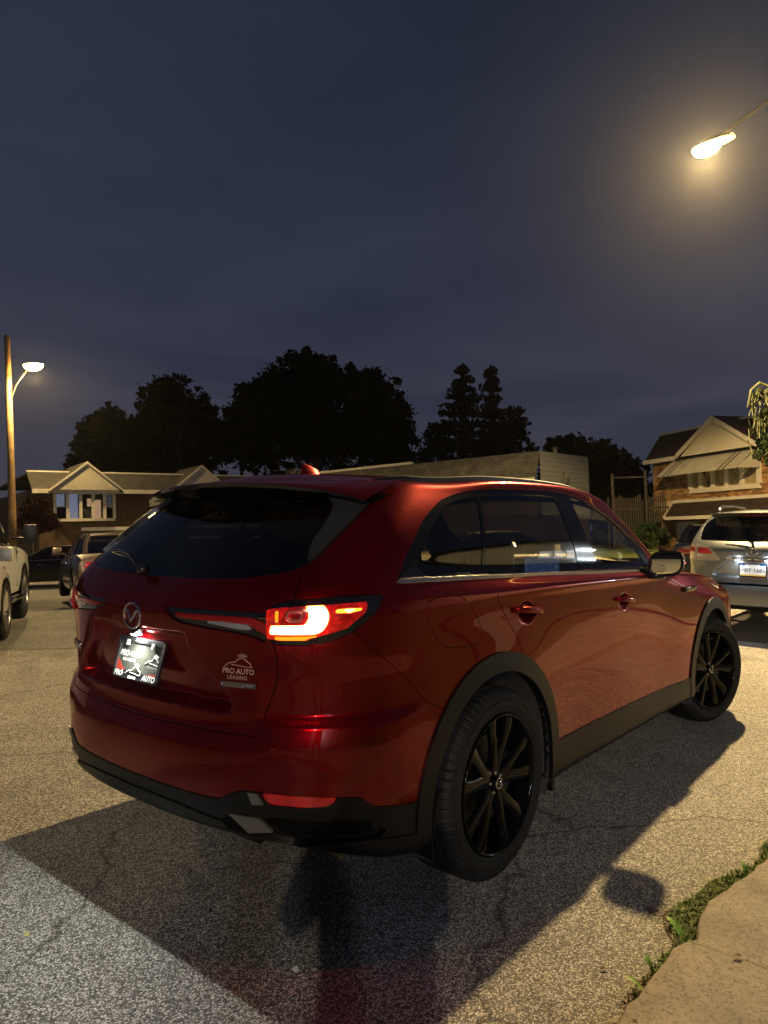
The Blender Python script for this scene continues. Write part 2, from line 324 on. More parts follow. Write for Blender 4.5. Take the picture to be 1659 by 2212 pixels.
def recess(P):
    """number plate recess pressed into the tailgate (depth grows downward, ledge below)"""
    x,y,z=P[...,0],np.abs(P[...,1]),P[...,2]
    half=.30+.20*smooth(1.08,.86,z)            # half width of recess
    m=smooth(half+.03,half-.03,y)*smooth(1.108,1.080,z)*smooth(.828,.858,z)*(x<-.6)
    d=.048+.022*smooth(1.0,.84,z)
    P=P.copy(); P[...,0]+=m*d
    # shelf along the rear corners, level with the foot of the tailgate
    a=np.abs(P[...,1]); k=smooth(-.46,-.66,P[...,0])*smooth(.60,.70,a); h=-.013+.026*smooth(.842,.800,P[...,2])*smooth(.60,.74,P[...,2]); h=np.where(P[...,2]>.95,-.013*smooth(1.06,.95,P[...,2]),h); h=np.where(P[...,2]<.74,h*1.0+.013*smooth(.74,.60,P[...,2]),h)
    P[...,0]-=k*h*.75; P[...,1]+=k*h*.5*np.sign(P[...,1])
    for cx,cz in ((.275,1.098),(1.43,1.052)):      # finger scoops behind the door handles
        r2=((P[...,0]-cx)/.088)**2+((P[...,2]-cz)/.056)**2
        P[...,1]-=.020*np.clip(1-r2,0,1)**1.5*(P[...,1]>.8)
    return P
def surface(v,s): return recess(surf_eval(C,v,s))

def seval(vs):
    """scattered evaluation: vs (N,2) -> (N,3)"""
    vs=np.asarray(vs,float); v=np.clip(vs[:,0],0,NR-1); s_=vs[:,1]
    def wts(n,t,mode):
        i=np.clip(t.astype(int),0,n-2); u=t-i
        w=np.stack([(1-u)**3,3*u**3-6*u**2+4,-3*u**3+3*u**2+3*u+1,u**3],1)/6
        return i,w
    iv,wv=wts(NR,v,0); is_,ws=wts(NS,s_,0)
    Cp=np.zeros((NR+2,NS+2,3)); Cp[1:-1,1:-1]=C
    Cp[0,1:-1]=2*C[0]-C[1]; m=np.array([1,-1,1]); Cp[-1,1:-1]=C[-2]*m; Cp[:,0]=Cp[:,2]*m; Cp[:,-1]=Cp[:,-3]*m
    out=np.zeros((len(vs),3))
    for a in range(4):
        for b in range(4): out+=(wv[:,a]*ws[:,b])[:,None]*Cp[iv+a,is_+b]
    return recess(out)
def snorm(vs,e=4e-3):
    vs=np.asarray(vs,float); a=vs.copy();b=vs.copy();a[:,0]=np.clip(vs[:,0]-e,0,NR-1);b[:,0]=np.clip(vs[:,0]+e,0,NR-1)
    dv=seval(b)-seval(a); a=vs.copy();b=vs.copy();a[:,1]-=e;b[:,1]+=e; ds=seval(b)-seval(a)
    n=np.cross(dv,ds); n/=np.linalg.norm(n,axis=1)[:,None]+1e-12; return n
# outlines of the panels in skin coordinates (row, station)
REG={'tailgate':([[20.6,5.4],[18.584,5.815],[16.226,4.445],[15.266,4.613],[14.789,4.716],[14.513,4.691],[14.198,4.527],[13.886,4.39],[13.385,4.189],[12.782,3.996],[12.315,3.912],[11.97,3.839],[11.741,3.76],[10.982,3.871],[10.465,3.816],[8.559,3.278],[8.14,3.338],[7.502,3.335],[7.002,3.234],[6.494,3.056],[6.292,2.984],[6.227,3.006],[5.573,2.882],[5.399,2.787],[5.504,2.115],[5.665,1.098],[5.66,-0.35]],[[5.6,-2.0],[21.0,-2.0],[21.0,5.4]]),'back_glass':([[15.6,-0.35],[15.6,2.0],[15.1,3.2],[14.199,4.504],[13.886,4.39],[13.385,4.189],[12.782,3.996],[12.315,3.912],[11.97,3.839],[11.741,3.76],[11.47,3.482],[11.335,2.984],[11.223,2.327],[11.206,1.992],[11.231,1.359],[11.27,0.568],[11.25,-0.35]],[[11.0,-2.0],[16.0,-2.0]]),'fin':([[14.199,4.504],[13.886,4.39],[13.385,4.189],[12.782,3.996],[12.315,3.912],[11.97,3.839],[11.741,3.76],[11.694,3.802],[11.819,3.712],[12.334,3.508],[12.712,3.461],[13.198,3.507],[13.749,3.515],[14.118,3.466],[14.551,3.19],[14.945,2.883]],[]),'lamp':([[9.905,3.166],[10.121,3.316],[10.253,3.507],[10.343,3.758],[10.367,4.216],[10.419,4.802],[10.395,5.469],[10.366,5.966],[10.265,6.022],[9.782,5.784],[9.473,5.627],[9.138,5.396],[8.802,5.085],[8.58,4.718],[8.45,4.342],[8.433,3.977],[8.477,3.607],[8.549,3.289],[8.681,3.161]],[]),'lens':([[9.924,3.195],[10.012,3.529],[10.045,4.017],[10.075,4.572],[10.111,5.454],[10.018,5.484],[9.676,5.403],[9.411,5.218],[8.982,4.924],[8.848,4.632],[8.752,4.353],[8.618,4.021],[8.658,3.427],[8.74,3.126],[8.924,3.124]],[]),'guide':([[9.268,3.269],[9.246,3.984],[9.33,4.04],[9.545,4.087],[9.781,4.091],[10.026,4.044],[10.076,4.091],[10.063,4.422],[9.957,4.489],[9.744,4.525],[9.502,4.529],[9.227,4.489],[8.978,4.413],[8.853,4.32],[8.803,4.173],[8.875,3.227]],[]),'side_guide':([[9.884,4.671],[9.905,5.006],[9.875,5.327],[9.752,5.295],[9.67,4.992],[9.689,4.662]],[]),'amber':([[8.822,3.254],[8.776,4.064],[8.796,4.336],[8.747,4.344],[8.69,4.061],[8.626,4.031],[8.665,3.465],[8.705,3.353]],[]),'cube':([[9.886,3.368],[9.892,3.462],[9.359,3.465],[9.361,3.371]],[]),'ring':([[9.844,3.6],[9.87,3.716],[9.86,3.938],[9.788,3.988],[9.552,3.988],[9.396,3.95],[9.329,3.894],[9.351,3.711],[9.452,3.629],[9.63,3.595]],[]),'strip':([[9.888,0.769],[9.295,1.039],[9.174,1.233],[9.03,1.769],[8.898,2.442],[8.775,2.798],[8.543,3.121],[9.789,3.21],[9.854,2.734],[9.89,2.178],[9.906,1.362]],[]),'strip_red':([[9.613,1.07],[9.626,1.649],[9.596,2.461],[9.556,2.822],[9.363,3.014],[9.149,3.175],[8.772,3.188],[8.953,3.001],[9.249,2.733],[9.351,2.185],[9.371,1.648],[9.405,1.184]],[]),'reverse':([[9.358,1.755],[9.301,2.458],[9.247,2.678],[9.0,2.836],[9.036,2.448],[9.232,1.804]],[]),'bumper':([[5.66,-0.35],[5.665,1.098],[5.504,2.115],[5.399,2.787],[5.573,2.882],[6.227,3.006],[6.29,2.982],[6.497,3.055],[6.999,3.236],[7.501,3.337],[8.008,3.328],[8.455,3.306],[8.802,5.085],[9.138,5.396],[9.473,5.627],[8.772,5.102],[8.106,5.596],[7.342,6.136],[6.576,6.543],[5.747,6.811],[5.377,7.033],[4.47,7.293]],[[3.0,7.2],[-1.0,7.2],[-1.0,-2.0],[5.6,-2.0]]),'clad_rear':([[2.95,-0.35],[2.958,0.046],[2.976,0.933],[2.983,1.691],[3.027,2.081],[3.266,2.287],[3.469,2.591],[3.468,2.941],[3.418,3.681],[3.391,4.63],[3.352,5.092],[3.196,5.257],[3.033,5.429],[2.763,6.665],[2.681,6.892]],[[2.7,7.2],[-1.0,7.2],[-1.0,-2.0],[2.9,-2.0]]),'clad_lip':([[2.35,-0.35],[2.4,0.5],[2.35,1.2],[2.1,2.0],[1.9,2.6],[1.75,3.4],[1.9,4.4],[2.0,5.3],[1.9,6.0],[1.6,6.9]],[[1.6,7.0],[-1.0,7.0],[-1.0,-2.0],[2.3,-2.0]]),'reflector':([[3.45,2.965],[3.439,3.681],[3.371,4.629],[3.177,4.48],[3.099,4.289],[3.07,3.911],[3.094,3.179],[3.226,3.059]],[]),'vent':([[2.582,3.007],[2.837,3.663],[2.794,4.863],[2.67,5.298],[2.23,5.752],[2.029,5.546],[1.818,4.541],[1.211,3.489],[1.711,2.18],[2.233,2.086],[2.66,2.66]],[]),'vent_grid':([[2.549,3.056],[2.558,3.454],[2.597,5.295],[2.168,5.502],[2.041,4.567],[1.789,3.388],[2.072,3.245]],[]),'dlo':([[10.72,6.543],[10.915,6.59],[11.219,6.672],[12.104,6.551],[12.685,6.512],[13.405,6.538],[13.906,6.664],[14.479,6.882],[14.839,7.181],[15.047,7.499],[15.123,7.797],[15.128,8.53],[15.135,9.674],[15.17,10.421],[15.093,11.126],[14.813,11.791],[14.48,12.307],[14.046,12.789],[13.538,13.127],[12.723,13.248],[12.032,13.235],[11.453,13.19],[10.788,12.928],[10.613,12.716],[10.525,10.954],[10.625,9.421],[10.718,7.873],[10.682,7.214],[10.672,6.676]],[]),'belt':([[10.724,6.566],[10.686,6.68],[10.697,7.216],[10.738,7.877],[10.65,9.431],[10.56,10.966],[10.646,12.718],[10.93,12.878],[10.777,11.037],[10.829,9.495],[10.912,7.902],[10.877,7.115],[10.866,6.751],[10.84,6.61]],[]),'corner':([[10.88,6.637],[11.053,6.667],[11.154,6.712],[11.402,6.928],[10.893,7.111],[10.867,6.918]],[]),'quarter_glass':([[11.434,6.945],[11.83,6.91],[12.337,6.867],[13.041,6.854],[13.528,6.891],[14.067,6.99],[14.391,7.202],[14.574,7.457],[14.652,7.757],[10.957,7.923],[10.928,7.486],[10.907,7.125]],[]),'rear_glass':([[14.635,7.834],[14.697,8.474],[14.737,9.591],[14.741,10.317],[14.715,10.623],[14.261,10.605],[13.275,10.554],[11.988,10.56],[10.848,10.529],[10.852,9.502],[10.952,8.429],[10.952,7.974]],[]),'front_glass':([[14.768,11.24],[14.686,11.578],[14.38,11.978],[13.958,12.41],[13.434,12.695],[12.693,12.775],[11.94,12.856],[11.377,12.873],[10.964,12.705],[10.811,11.582],[10.812,10.997],[11.576,11.08],[12.512,11.049],[13.592,11.095]],[]),'rear_door':([[10.881,7.954],[9.288,7.947],[7.975,8.11],[7.095,8.305],[5.249,8.533],[3.859,9.057]],[[-1.0,9.2],[-1.0,11.36],[1.316,11.367],[2.622,11.375],[5.269,11.242],[7.267,11.149],[8.668,11.053],[10.542,11.117],[10.892,11.117],[11.231,7.954]]),'front_door':([[1.316,11.367],[2.622,11.375],[5.269,11.242],[7.267,11.149],[8.668,11.053],[10.542,11.117],[10.892,11.117]],[[11.3,13.6],[9.199,13.479],[6.264,13.694],[2.528,13.841],[1.051,13.939],[-1.0,13.9],[-1.0,11.36]]),'front_door_front':([[11.3,13.3],[9.199,13.479],[6.264,13.694],[2.528,13.841],[1.051,13.939]],[[-1.0,13.9],[-1.0,11.6],[11.3,11.6]]),'fuel':([[9.978,7.325],[9.983,7.119],[9.814,6.938],[9.192,6.904],[8.712,6.949],[7.956,7.067],[7.596,7.178],[7.42,7.336],[7.359,7.627],[7.741,7.696],[8.298,7.651],[9.124,7.552],[9.824,7.43]],[]),'arch_r_out':([[0.786,6.208],[0.919,6.216],[1.623,6.371],[2.112,6.45],[2.543,6.509],[2.943,6.564],[3.32,6.626],[3.682,6.696],[4.035,6.775],[4.381,6.859],[4.723,6.946],[5.061,7.031],[5.39,7.115],[5.698,7.2],[5.972,7.288],[6.205,7.378],[6.398,7.47],[6.549,7.564],[6.659,7.658],[6.726,7.756],[6.752,7.856],[6.736,7.96],[6.679,8.071],[6.583,8.188],[6.447,8.312],[6.274,8.441],[6.066,8.572],[5.827,8.703],[5.562,8.829],[5.275,8.948],[4.974,9.058],[4.666,9.157],[4.352,9.243],[4.034,9.318],[3.711,9.38],[3.378,9.429],[3.027,9.466],[2.646,9.49],[2.23,9.501],[1.778,9.499],[1.232,9.485],[0.001,9.485]],[[-1.0,9.485],[-1.0,6.208]]),'arch_r_in':([[0.653,6.529],[0.907,6.555],[1.524,6.663],[1.962,6.723],[2.349,6.769],[2.708,6.809],[3.046,6.852],[3.367,6.901],[3.674,6.956],[3.969,7.017],[4.254,7.082],[4.527,7.151],[4.787,7.222],[5.033,7.294],[5.259,7.367],[5.46,7.443],[5.629,7.521],[5.763,7.602],[5.861,7.685],[5.922,7.771],[5.946,7.86],[5.933,7.952],[5.885,8.049],[5.802,8.151],[5.688,8.257],[5.544,8.366],[5.373,8.476],[5.179,8.585],[4.965,8.692],[4.735,8.794],[4.491,8.888],[4.237,8.974],[3.973,9.049],[3.701,9.113],[3.417,9.166],[3.118,9.208],[2.796,9.238],[2.447,9.256],[2.07,9.262],[1.663,9.257],[1.155,9.24],[0.979,9.241]],[[-1.0,9.241],[-1.0,6.529]]),'arch_f_out':([[0.981,14.097],[0.943,14.115],[1.556,14.104],[1.993,14.1],[2.391,14.102],[2.759,14.111],[3.099,14.126],[3.416,14.147],[3.717,14.174],[4.011,14.207],[4.301,14.244],[4.587,14.286],[4.868,14.333],[5.142,14.383],[5.406,14.437],[5.654,14.495],[5.883,14.555],[6.089,14.618],[6.27,14.685],[6.426,14.753],[6.553,14.825],[6.647,14.899],[6.704,14.975],[6.718,15.055],[6.683,15.139],[6.596,15.225],[6.457,15.315],[6.272,15.408],[6.053,15.503],[5.818,15.599],[5.579,15.696],[5.335,15.792],[5.086,15.885],[4.826,15.974],[4.554,16.058],[4.271,16.134],[3.979,16.203],[3.68,16.262],[3.371,16.312],[3.05,16.354],[2.714,16.388]],[[6.0,18.0],[-1.0,18.0],[-1.0,14.1]]),'arch_f_in':([[0.982,14.234],[1.18,14.249],[1.672,14.24],[2.071,14.237],[2.441,14.24],[2.784,14.25],[3.101,14.265],[3.395,14.287],[3.673,14.315],[3.94,14.348],[4.199,14.386],[4.45,14.428],[4.689,14.475],[4.915,14.526],[5.124,14.581],[5.311,14.638],[5.475,14.7],[5.609,14.764],[5.713,14.831],[5.783,14.9],[5.817,14.973],[5.813,15.049],[5.772,15.127],[5.694,15.208],[5.584,15.292],[5.444,15.377],[5.281,15.463],[5.098,15.549],[4.897,15.634],[4.678,15.716],[4.444,15.795],[4.197,15.868],[3.939,15.935],[3.672,15.993],[3.392,16.043],[3.097,16.083],[2.782,16.114],[2.445,16.135],[2.084,16.145],[1.691,16.144],[1.206,16.134],[1.009,16.101]],[[-1.0,16.101],[-1.0,14.234]]),'sill':([[2.608,8.996],[2.574,10.358],[2.557,11.393],[2.491,12.734],[2.441,13.782],[2.442,14.49]],[[-1.0,14.6],[-1.0,9.1]]),'windscreen':([[15.55,19.3],[15.55,16.0],[15.4,15.2],[14.9,14.62],[13.5,14.45],[12.0,14.6],[11.4,15.0],[11.25,16.0],[11.25,19.3]],[[11.2,20.5],[16.0,20.5]]),'hood':([[11.15,19.3],[11.15,15.5],[10.9,14.3],[10.35,14.0],[10.05,14.6],[9.7,15.6],[9.2,16.8],[9.2,19.3]],[[9.2,20.5],[11.1,20.5]]),'roof':([[16.4,5.0],[16.1,6.0],[16.0,8.0],[16.0,12.0],[16.0,13.6],[16.1,14.2],[16.1,19.3]],[[16.0,20.5],[21.0,20.5],[21.0,5.4],[20.5,5.4],[18.5,5.8]]),'headlamp':([[9.6,16.9],[9.2,17.3],[8.9,18.2],[8.3,18.2],[8.2,17.2],[8.4,16.6],[9.0,16.3]],[]),'grille':([[8.9,19.3],[8.8,18.4],[7.6,18.1],[5.0,18.0],[3.8,18.6],[3.6,19.3]],[[3.6,20.5],[8.9,20.5]]),'facet_upper':([[3.433,2.696],[3.45,2.935],[3.126,3.055],[3.034,2.802]],[]),'facet_lower':([[2.509,2.264],[2.578,2.945],[2.056,3.199],[1.565,2.595]],[])}
REG.update({'lx_glass':([[15.6,-0.35],[15.6,2.0],[15.1,3.2],[14.3,4.3],[13.657,4.598],[12.686,4.256],[11.433,3.94],[11.195,3.889],[11.233,2.021],[11.326,0.848],[11.369,0.154],[11.369,-0.35]],[[11.0,-2.0],[16,-2.0]]),'lx_lamp':([[10.48,4.984],[10.544,4.042],[10.435,2.937],[10.095,2.435],[9.289,1.999],[8.581,1.673],[8.397,1.655],[8.199,1.881],[8.107,2.808],[8.061,3.87],[7.923,5.131],[9.0,5.5],[9.9,5.5]],[]),'lx_red':([[9.943,3.632],[9.922,2.608],[9.567,2.417],[9.006,2.215],[8.953,3.591]],[]),'lx_red2':([[9.946,4.078],[9.9,5.0],[9.0,5.0],[8.994,4.009]],[]),'lx_hatch':([[20.5,5.4],[18.5,5.8],[16.2,4.6],[14.3,4.35],[11.131,3.814],[10.555,3.945],[8.061,3.87],[7.215,4.096],[6.323,4.147],[6.1,3.3],[5.9,2.6],[5.547,0.391],[5.9,-0.35]],[[5.9,-2.0],[21,-2.0],[21,5.4]]),'lx_band':([[5.462,4.0],[5.462,2.077],[5.652,0.718],[5.735,-0.237],[5.735,-0.35],[5.137,-0.35],[5.137,-0.246],[5.071,0.702],[4.989,1.921],[4.989,4.0]],[]),'lx_low':([[2.119,-0.35],[2.119,-0.239],[2.132,0.389],[2.163,1.18],[2.163,6.8]],[[-1,6.8],[-1,-2],[2.119,-2]]),'lx_bar':([[8.809,1.573],[8.399,1.034],[8.364,-0.211],[8.622,-0.214],[8.746,0.97]],[])})
# ---------------------------------------------------------------- cutting the body skin into panels
class Shell:
    def __init__(s,nv=11,ns=18,regs=None):
        v=np.linspace(0,NR-1,(NR-1)*nv+1); q=np.linspace(0,NS-1,(NS-1)*ns+1); a,b=len(v),len(q)
        VV,SS=np.meshgrid(v,q,indexing='ij'); s.V=np.stack([VV.ravel(),SS.ravel()],1)
        i,j=np.meshgrid(np.arange(a-1),np.arange(b-1),indexing='ij'); k=(i*b+j).ravel()
        s.T=np.concatenate([np.stack([k,k+1,k+b+1],1),np.stack([k,k+b+1,k+b],1)]); s.L=np.zeros(len(s.T),int); s.names=['body']; s.R=regs
    def lab(s,n):
        if n not in s.names: s.names.append(n)
        return s.names.index(n)
    def dist(s,name):
        o,c=s.R[name]; o=np.array(o,float); poly=np.concatenate([o,np.array(c,float)]) if len(c) else o
        d=np.full(len(s.V),1e3)
        lo=poly.min(0)-[.45,.45]; hi=poly.max(0)+[.45,.45]
        m=((s.V>=lo)&(s.V<=hi)).all(1); P=s.V[m]
        inside=np.zeros(len(P),bool); n=len(poly)
        for i in range(n):
            a,b=poly[i],poly[(i+1)%n]
            if a[0]==b[0]: continue
            cnd=((a[0]>P[:,0])!=(b[0]>P[:,0])); t=(P[:,0]-a[0])/(b[0]-a[0]); inside^=cnd&(P[:,1]<a[1]+t*(b[1]-a[1]))
        line=o if len(c) else np.concatenate([o,o[:1]])
        # rounded-off dense polyline in space
        seg=[]
        for a,b in zip(line[:-1],line[1:]):
            k=max(2,int(np.abs(b-a).max()*8)+1); seg.append(a+(b-a)*np.linspace(0,1,k,endpoint=False)[:,None])
        L3=seval(np.concatenate(seg+[line[-1:]])); X=seval(P); D=np.full(len(P),1e3)
        for a,b in zip(L3[:-1],L3[1:]):
            ab=b-a; q=ab@ab
            if q<1e-12: continue
            t=np.clip(((X-a)@ab)/q,0,1); D=np.minimum(D,np.linalg.norm(X-a-t[:,None]*ab,axis=1))
        d[m]=np.where(inside,-D,D); return d
    def split(s,d):
        d=np.where(np.abs(d)<1e-6,1e-6,d); sg=d>0; st=sg[s.T]; c=st.sum(1); mix=(c==1)|(c==2)
        if not mix.any(): return
        T=s.T[mix]; lb=s.L[mix]; st=st[mix]; lone=np.where(st.sum(1)==1,st.argmax(1),(~st).argmax(1))
        r=np.arange(len(T)); A=T[r,lone]; B=T[r,(lone+1)%3]; Cc=T[r,(lone+2)%3]
        e=np.sort(np.concatenate([np.stack([A,B],1),np.stack([A,Cc],1)]),axis=1); u,inv=np.unique(e,axis=0,return_inverse=True); inv=inv.ravel()
        t=d[u[:,0]]/(d[u[:,0]]-d[u[:,1]]); nvx=s.V[u[:,0]]+(s.V[u[:,1]]-s.V[u[:,0]])*np.clip(t,.001,.999)[:,None]
        k=len(s.V); s.V=np.concatenate([s.V,nvx]); AB=inv[:len(T)]+k; AC=inv[len(T):]+k
        s.T=np.concatenate([s.T[~mix],np.stack([A,AB,AC],1),np.stack([AB,B,Cc],1),np.stack([AB,Cc,AC],1)]); s.L=np.concatenate([s.L[~mix],lb,lb,lb])
    def cen(s,d): return d[s.T].mean(1)
    def cut(s,reg,new,on=None,gap=0,inset=0):
        """faces inside the region get the new label; with a gap a joint is left round it"""
        on=[s.lab(n) for n in on] if on else None
        if gap:
            s.split(s.dist(reg)-gap); s.split(s.dist(reg)+gap)
        else: s.split(s.dist(reg)+inset)
        d=s.dist(reg); c=s.cen(d); ok=np.ones(len(c),bool) if on is None else np.isin(s.L,on)
        if gap:
            s.L[ok&(np.abs(c)<gap)]=s.lab('gap')
            if new: s.L[ok&(c<=-gap)]=s.lab(new)
        else: s.L[ok&(c<-inset)]=s.lab(new)
    def part(s,labels,name,material,parent,sides=(1,-1),off=0.,rim=.012,dome=None,XF=None,bev=.0012,smoothoff=None):
        ids=[s.lab(n) for n in ([labels] if isinstance(labels,str) else labels)]
        T=s.T[np.isin(s.L,ids)]
        if len(T)==0: return None
        u,inv=np.unique(T,return_inverse=True); T=inv.reshape(-1,3); sv=s.V[u]; X=seval(sv); Nn=snorm(sv)
        if dome is not None:
            dd=-s.dist(dome[0])[u]; X=X+Nn*(dome[1]*np.sin(np.clip(dd/dome[2],0,1)*np.pi/2))[:,None]
        X=X+Nn*off
        e=np.concatenate([T[:,[0,1]],T[:,[1,2]],T[:,[2,0]]]); es=np.sort(e,1); uu,ii,ct=np.unique(es,axis=0,return_index=True,return_counts=True)
        be=e[ii[ct==1]]; be=be[~((np.abs(X[be[:,0],1])<2e-4)&(np.abs(X[be[:,1],1])<2e-4))]
        Va=[];Fa=[];Na=[];base=0
        for sd in sides:
            M=np.array([1,sd,1.]); x=X*M; n=Nn*M; Va.append(x); Na.append(n); t=T if sd>0 else T[:,::-1]; t=t[:,::-1]
            Fa.append(t+base); b0=base; base+=len(x)
            if rim and len(be):
                a,b=x[be[:,0]],x[be[:,1]]; na,nb=n[be[:,0]],n[be[:,1]]; ed=b-a; on=np.cross(ed,(na+nb)/2); on/=np.linalg.norm(on,axis=1)[:,None]+1e-9
                if sd>0: on=-on
                # ring of edge verts: bevel then drop inwards
                k=len(a); n1=(na+on); n1/=np.linalg.norm(n1,axis=1)[:,None]; n2=(nb+on); n2/=np.linalg.norm(n2,axis=1)[:,None]
                P0=np.concatenate([a,b,a+on*bev-na*bev,b+on*bev-nb*bev,a+on*bev-na*rim,b+on*bev-nb*rim])
                Va.append(P0); Na.append(np.concatenate([na,nb,on,on,on,on])); i=np.arange(k)+base
                q1=np.stack([i,i+k,i+3*k,i+2*k],1); q2=np.stack([i+2*k,i+3*k,i+5*k,i+4*k],1)
                if sd<0: q1=q1[:,::-1]; q2=q2[:,::-1]
                Fa.append(q1);Fa.append(q2); base+=6*k
        V=np.concatenate(Va);N=np.concatenate(Na)
        if XF is not None: V=V*np.array(XF); N=N/np.array(XF); N/=np.linalg.norm(N,axis=1)[:,None]+1e-9
        me=bpy.data.meshes.new(name); me.from_pydata(V.tolist(),[],[tuple(f) for F in Fa for f in F.tolist()]); me.shade_smooth()
        me.normals_split_custom_set_from_vertices(N.tolist()); me.update()
        return link(name,me,parent,material)
def on_skin(v,s_,side=-1,off=0):
    p=seval([[v,s_]])[0]+snorm([[v,s_]])[0]*off; return Vector((p[0],p[1]*side,p[2]))
# ---------------------------------------------------------------- wheel builder (used for every vehicle)
def tyre_mesh(R=.388,w=.275,rim=.272,n=360,detail=True):
    """outer face at +y = 0, inner face at y = w; cross section with grooves and shoulder sipes"""
    h=w/2; prof=[]
    side=[(rim,.030),(rim+.006,.012),(rim+.018,.006),(rim+.024,.010),(rim+.034,.003),(rim+.060,.0),(R-.050,.004),(R-.042,.0015),(R-.036,.0045),(R-.022,.012),(R-.010,.024)]
    prof+=side; y=.034; prof.append((R-.004,y))
    for g in range(4):
        c=w*(.24+.173*g); prof+= [(R-.0005,c-.007),(R-.008,c-.0045),(R-.008,c+.0045),(R-.0005,c+.007)]
    prof.append((R-.004,w-.034)); prof+=[(r,w-y) for r,y in side[::-1]]
    m=MB(); V=[];F=[];k=len(prof)
    for i in range(n):
        t=2*math.pi*i/n
        for j,(r,y) in enumerate(prof):
            if detail and i%6==0 and (8<=j<=12 or k-13<=j<=k-9): r-=.0040
            if detail and (i+3)%6==0 and j in (14,17,18,21,22,25): r-=.0025
            V.append((r*math.cos(t),y,r*math.sin(t)))
    for i in range(n):
        for j in range(k-1):
            a=i*k+j;b=((i+1)%n)*k+j; F.append((a,b,b+1,a+1))
    m.add(V,F); return m
def spoke_mb(R=.262,n=5):
    """five pairs of slim twisted arms with a shared root, slightly dished towards the hub"""
    out=[]
    for i in range(n):
        base=2*math.pi*i/n+.2
        for sgn in (-1,1):
            m=MB(); st=[]
            for k in range(9):
                f=k/8; r=.045+(R-.040)*f
                a=base+sgn*(.10+.17*math.sin(f*math.pi*.62)) ; wd=.028-.004*math.sin(f*math.pi)+.010*f**5+.004*(1-f)**3
                y=.040-.022*math.sin(f*math.pi/2)-.006*(1-f)**2; d=.016+.012*(1-f)
                c=Vector((r*math.cos(a),y,r*math.sin(a))); t=Vector((-math.sin(a),0,math.cos(a)))
                st.append((c-t*wd+Vector((0,.006,0)),c-t*wd*.55,c+t*wd*.15-Vector((0,.003,0)),c+t*wd*.9+Vector((0,.004,0)),c+t*wd+Vector((0,d,0)),c-t*wd+Vector((0,d,0))))
            V=[p for s_ in st for p in s_]; F=[]
            for k in range(8):
                for j in range(6): a_=k*6+j;b_=k*6+(j+1)%6; F.append((a_,b_,b_+6,a_+6))
            F+=[(0,1,2,3,4,5),(53,52,51,50,49,48)]; m.add(V,F); out.append(m)
    return out
def make_wheel(parent,loc,face=-1,R=.388,w=.275,steer=0.,spokes=True,rimmat=None,full=True,detail=True):
    """wheel part of a car: tyre, barrel, spokes, hub cap, disc; face=-1 looks to -Y"""
    rimmat=rimmat or RIMB
    e=empty('wheel'); e.parent=parent; e.location=loc; e.rotation_euler=(0,0,steer+(0 if face<0 else math.pi))
    k=R/.388*(1.03 if full else 1.)
    t=tyre_mesh(R,w,.272*k,n=396 if full else 72,detail=detail and full).build('tyre',RUBBER,e); smooth_angle(t,13 if full else 35)
    b=MB(); b.lathe([(.272*k,.010),(.274*k,.004),(.268*k,.003),(.262*k,.012),(.256*k,.030),(.250*k,.06),(.245*k,w-.05),(.262*k,w-.02),(.270*k,w-.01)],n=96 if full else 40); o=b.build('rim_barrel',rimmat,e,smooth=True)
    if spokes:
        for m in spoke_mb(.262*k): 
            o=m.build('spoke',rimmat,e,fix=True); smooth_angle(o,40)
    h=MB(); h.lathe([(0,.016),(.026,.017),(.030,.020),(.031,.034),(.052,.040),(.062,.048),(.066,.085)],n=40); smooth_angle(h.build('hub',rimmat,e),50)
    if full:
        for i in range(5):
            a=2*math.pi*i/5+.5; c=MB(); c.lathe([(0,.028),(.007,.029),(.0085,.034),(.009,.06)],n=8,M=Matrix.Translation((.043*math.cos(a),0,.043*math.sin(a)))); c.build('lug_nut',SATIN,e,smooth=False)
        r=MB(); r.lathe([(.019,.0165),(.0215,.0140),(.024,.0165)],n=36); r.tube([(-.017,.0145,.008),(-.008,.0145,.000),(0,.0145,-.008),(.008,.0145,.000),(.017,.0145,.008)],.0018,6); r.build('hub_emblem',CHROME,e,smooth=True)
    d=MB(); d.lathe([(.06,.088),(.178*k,.088),(.178*k,.112),(.06,.112)],n=48); d.build('brake_disc',STEEL,e,smooth=False)
    d=MB(); d.grid(lambda u,v:(( .12+.075*v)*k*math.cos(-.5+u),.075 if 0<v<1 else .10,(.12+.075*v)*k*math.sin(-.5+u)),12,6); d.build('brake_caliper',INT_BLACK,e,smooth=True)
    return e
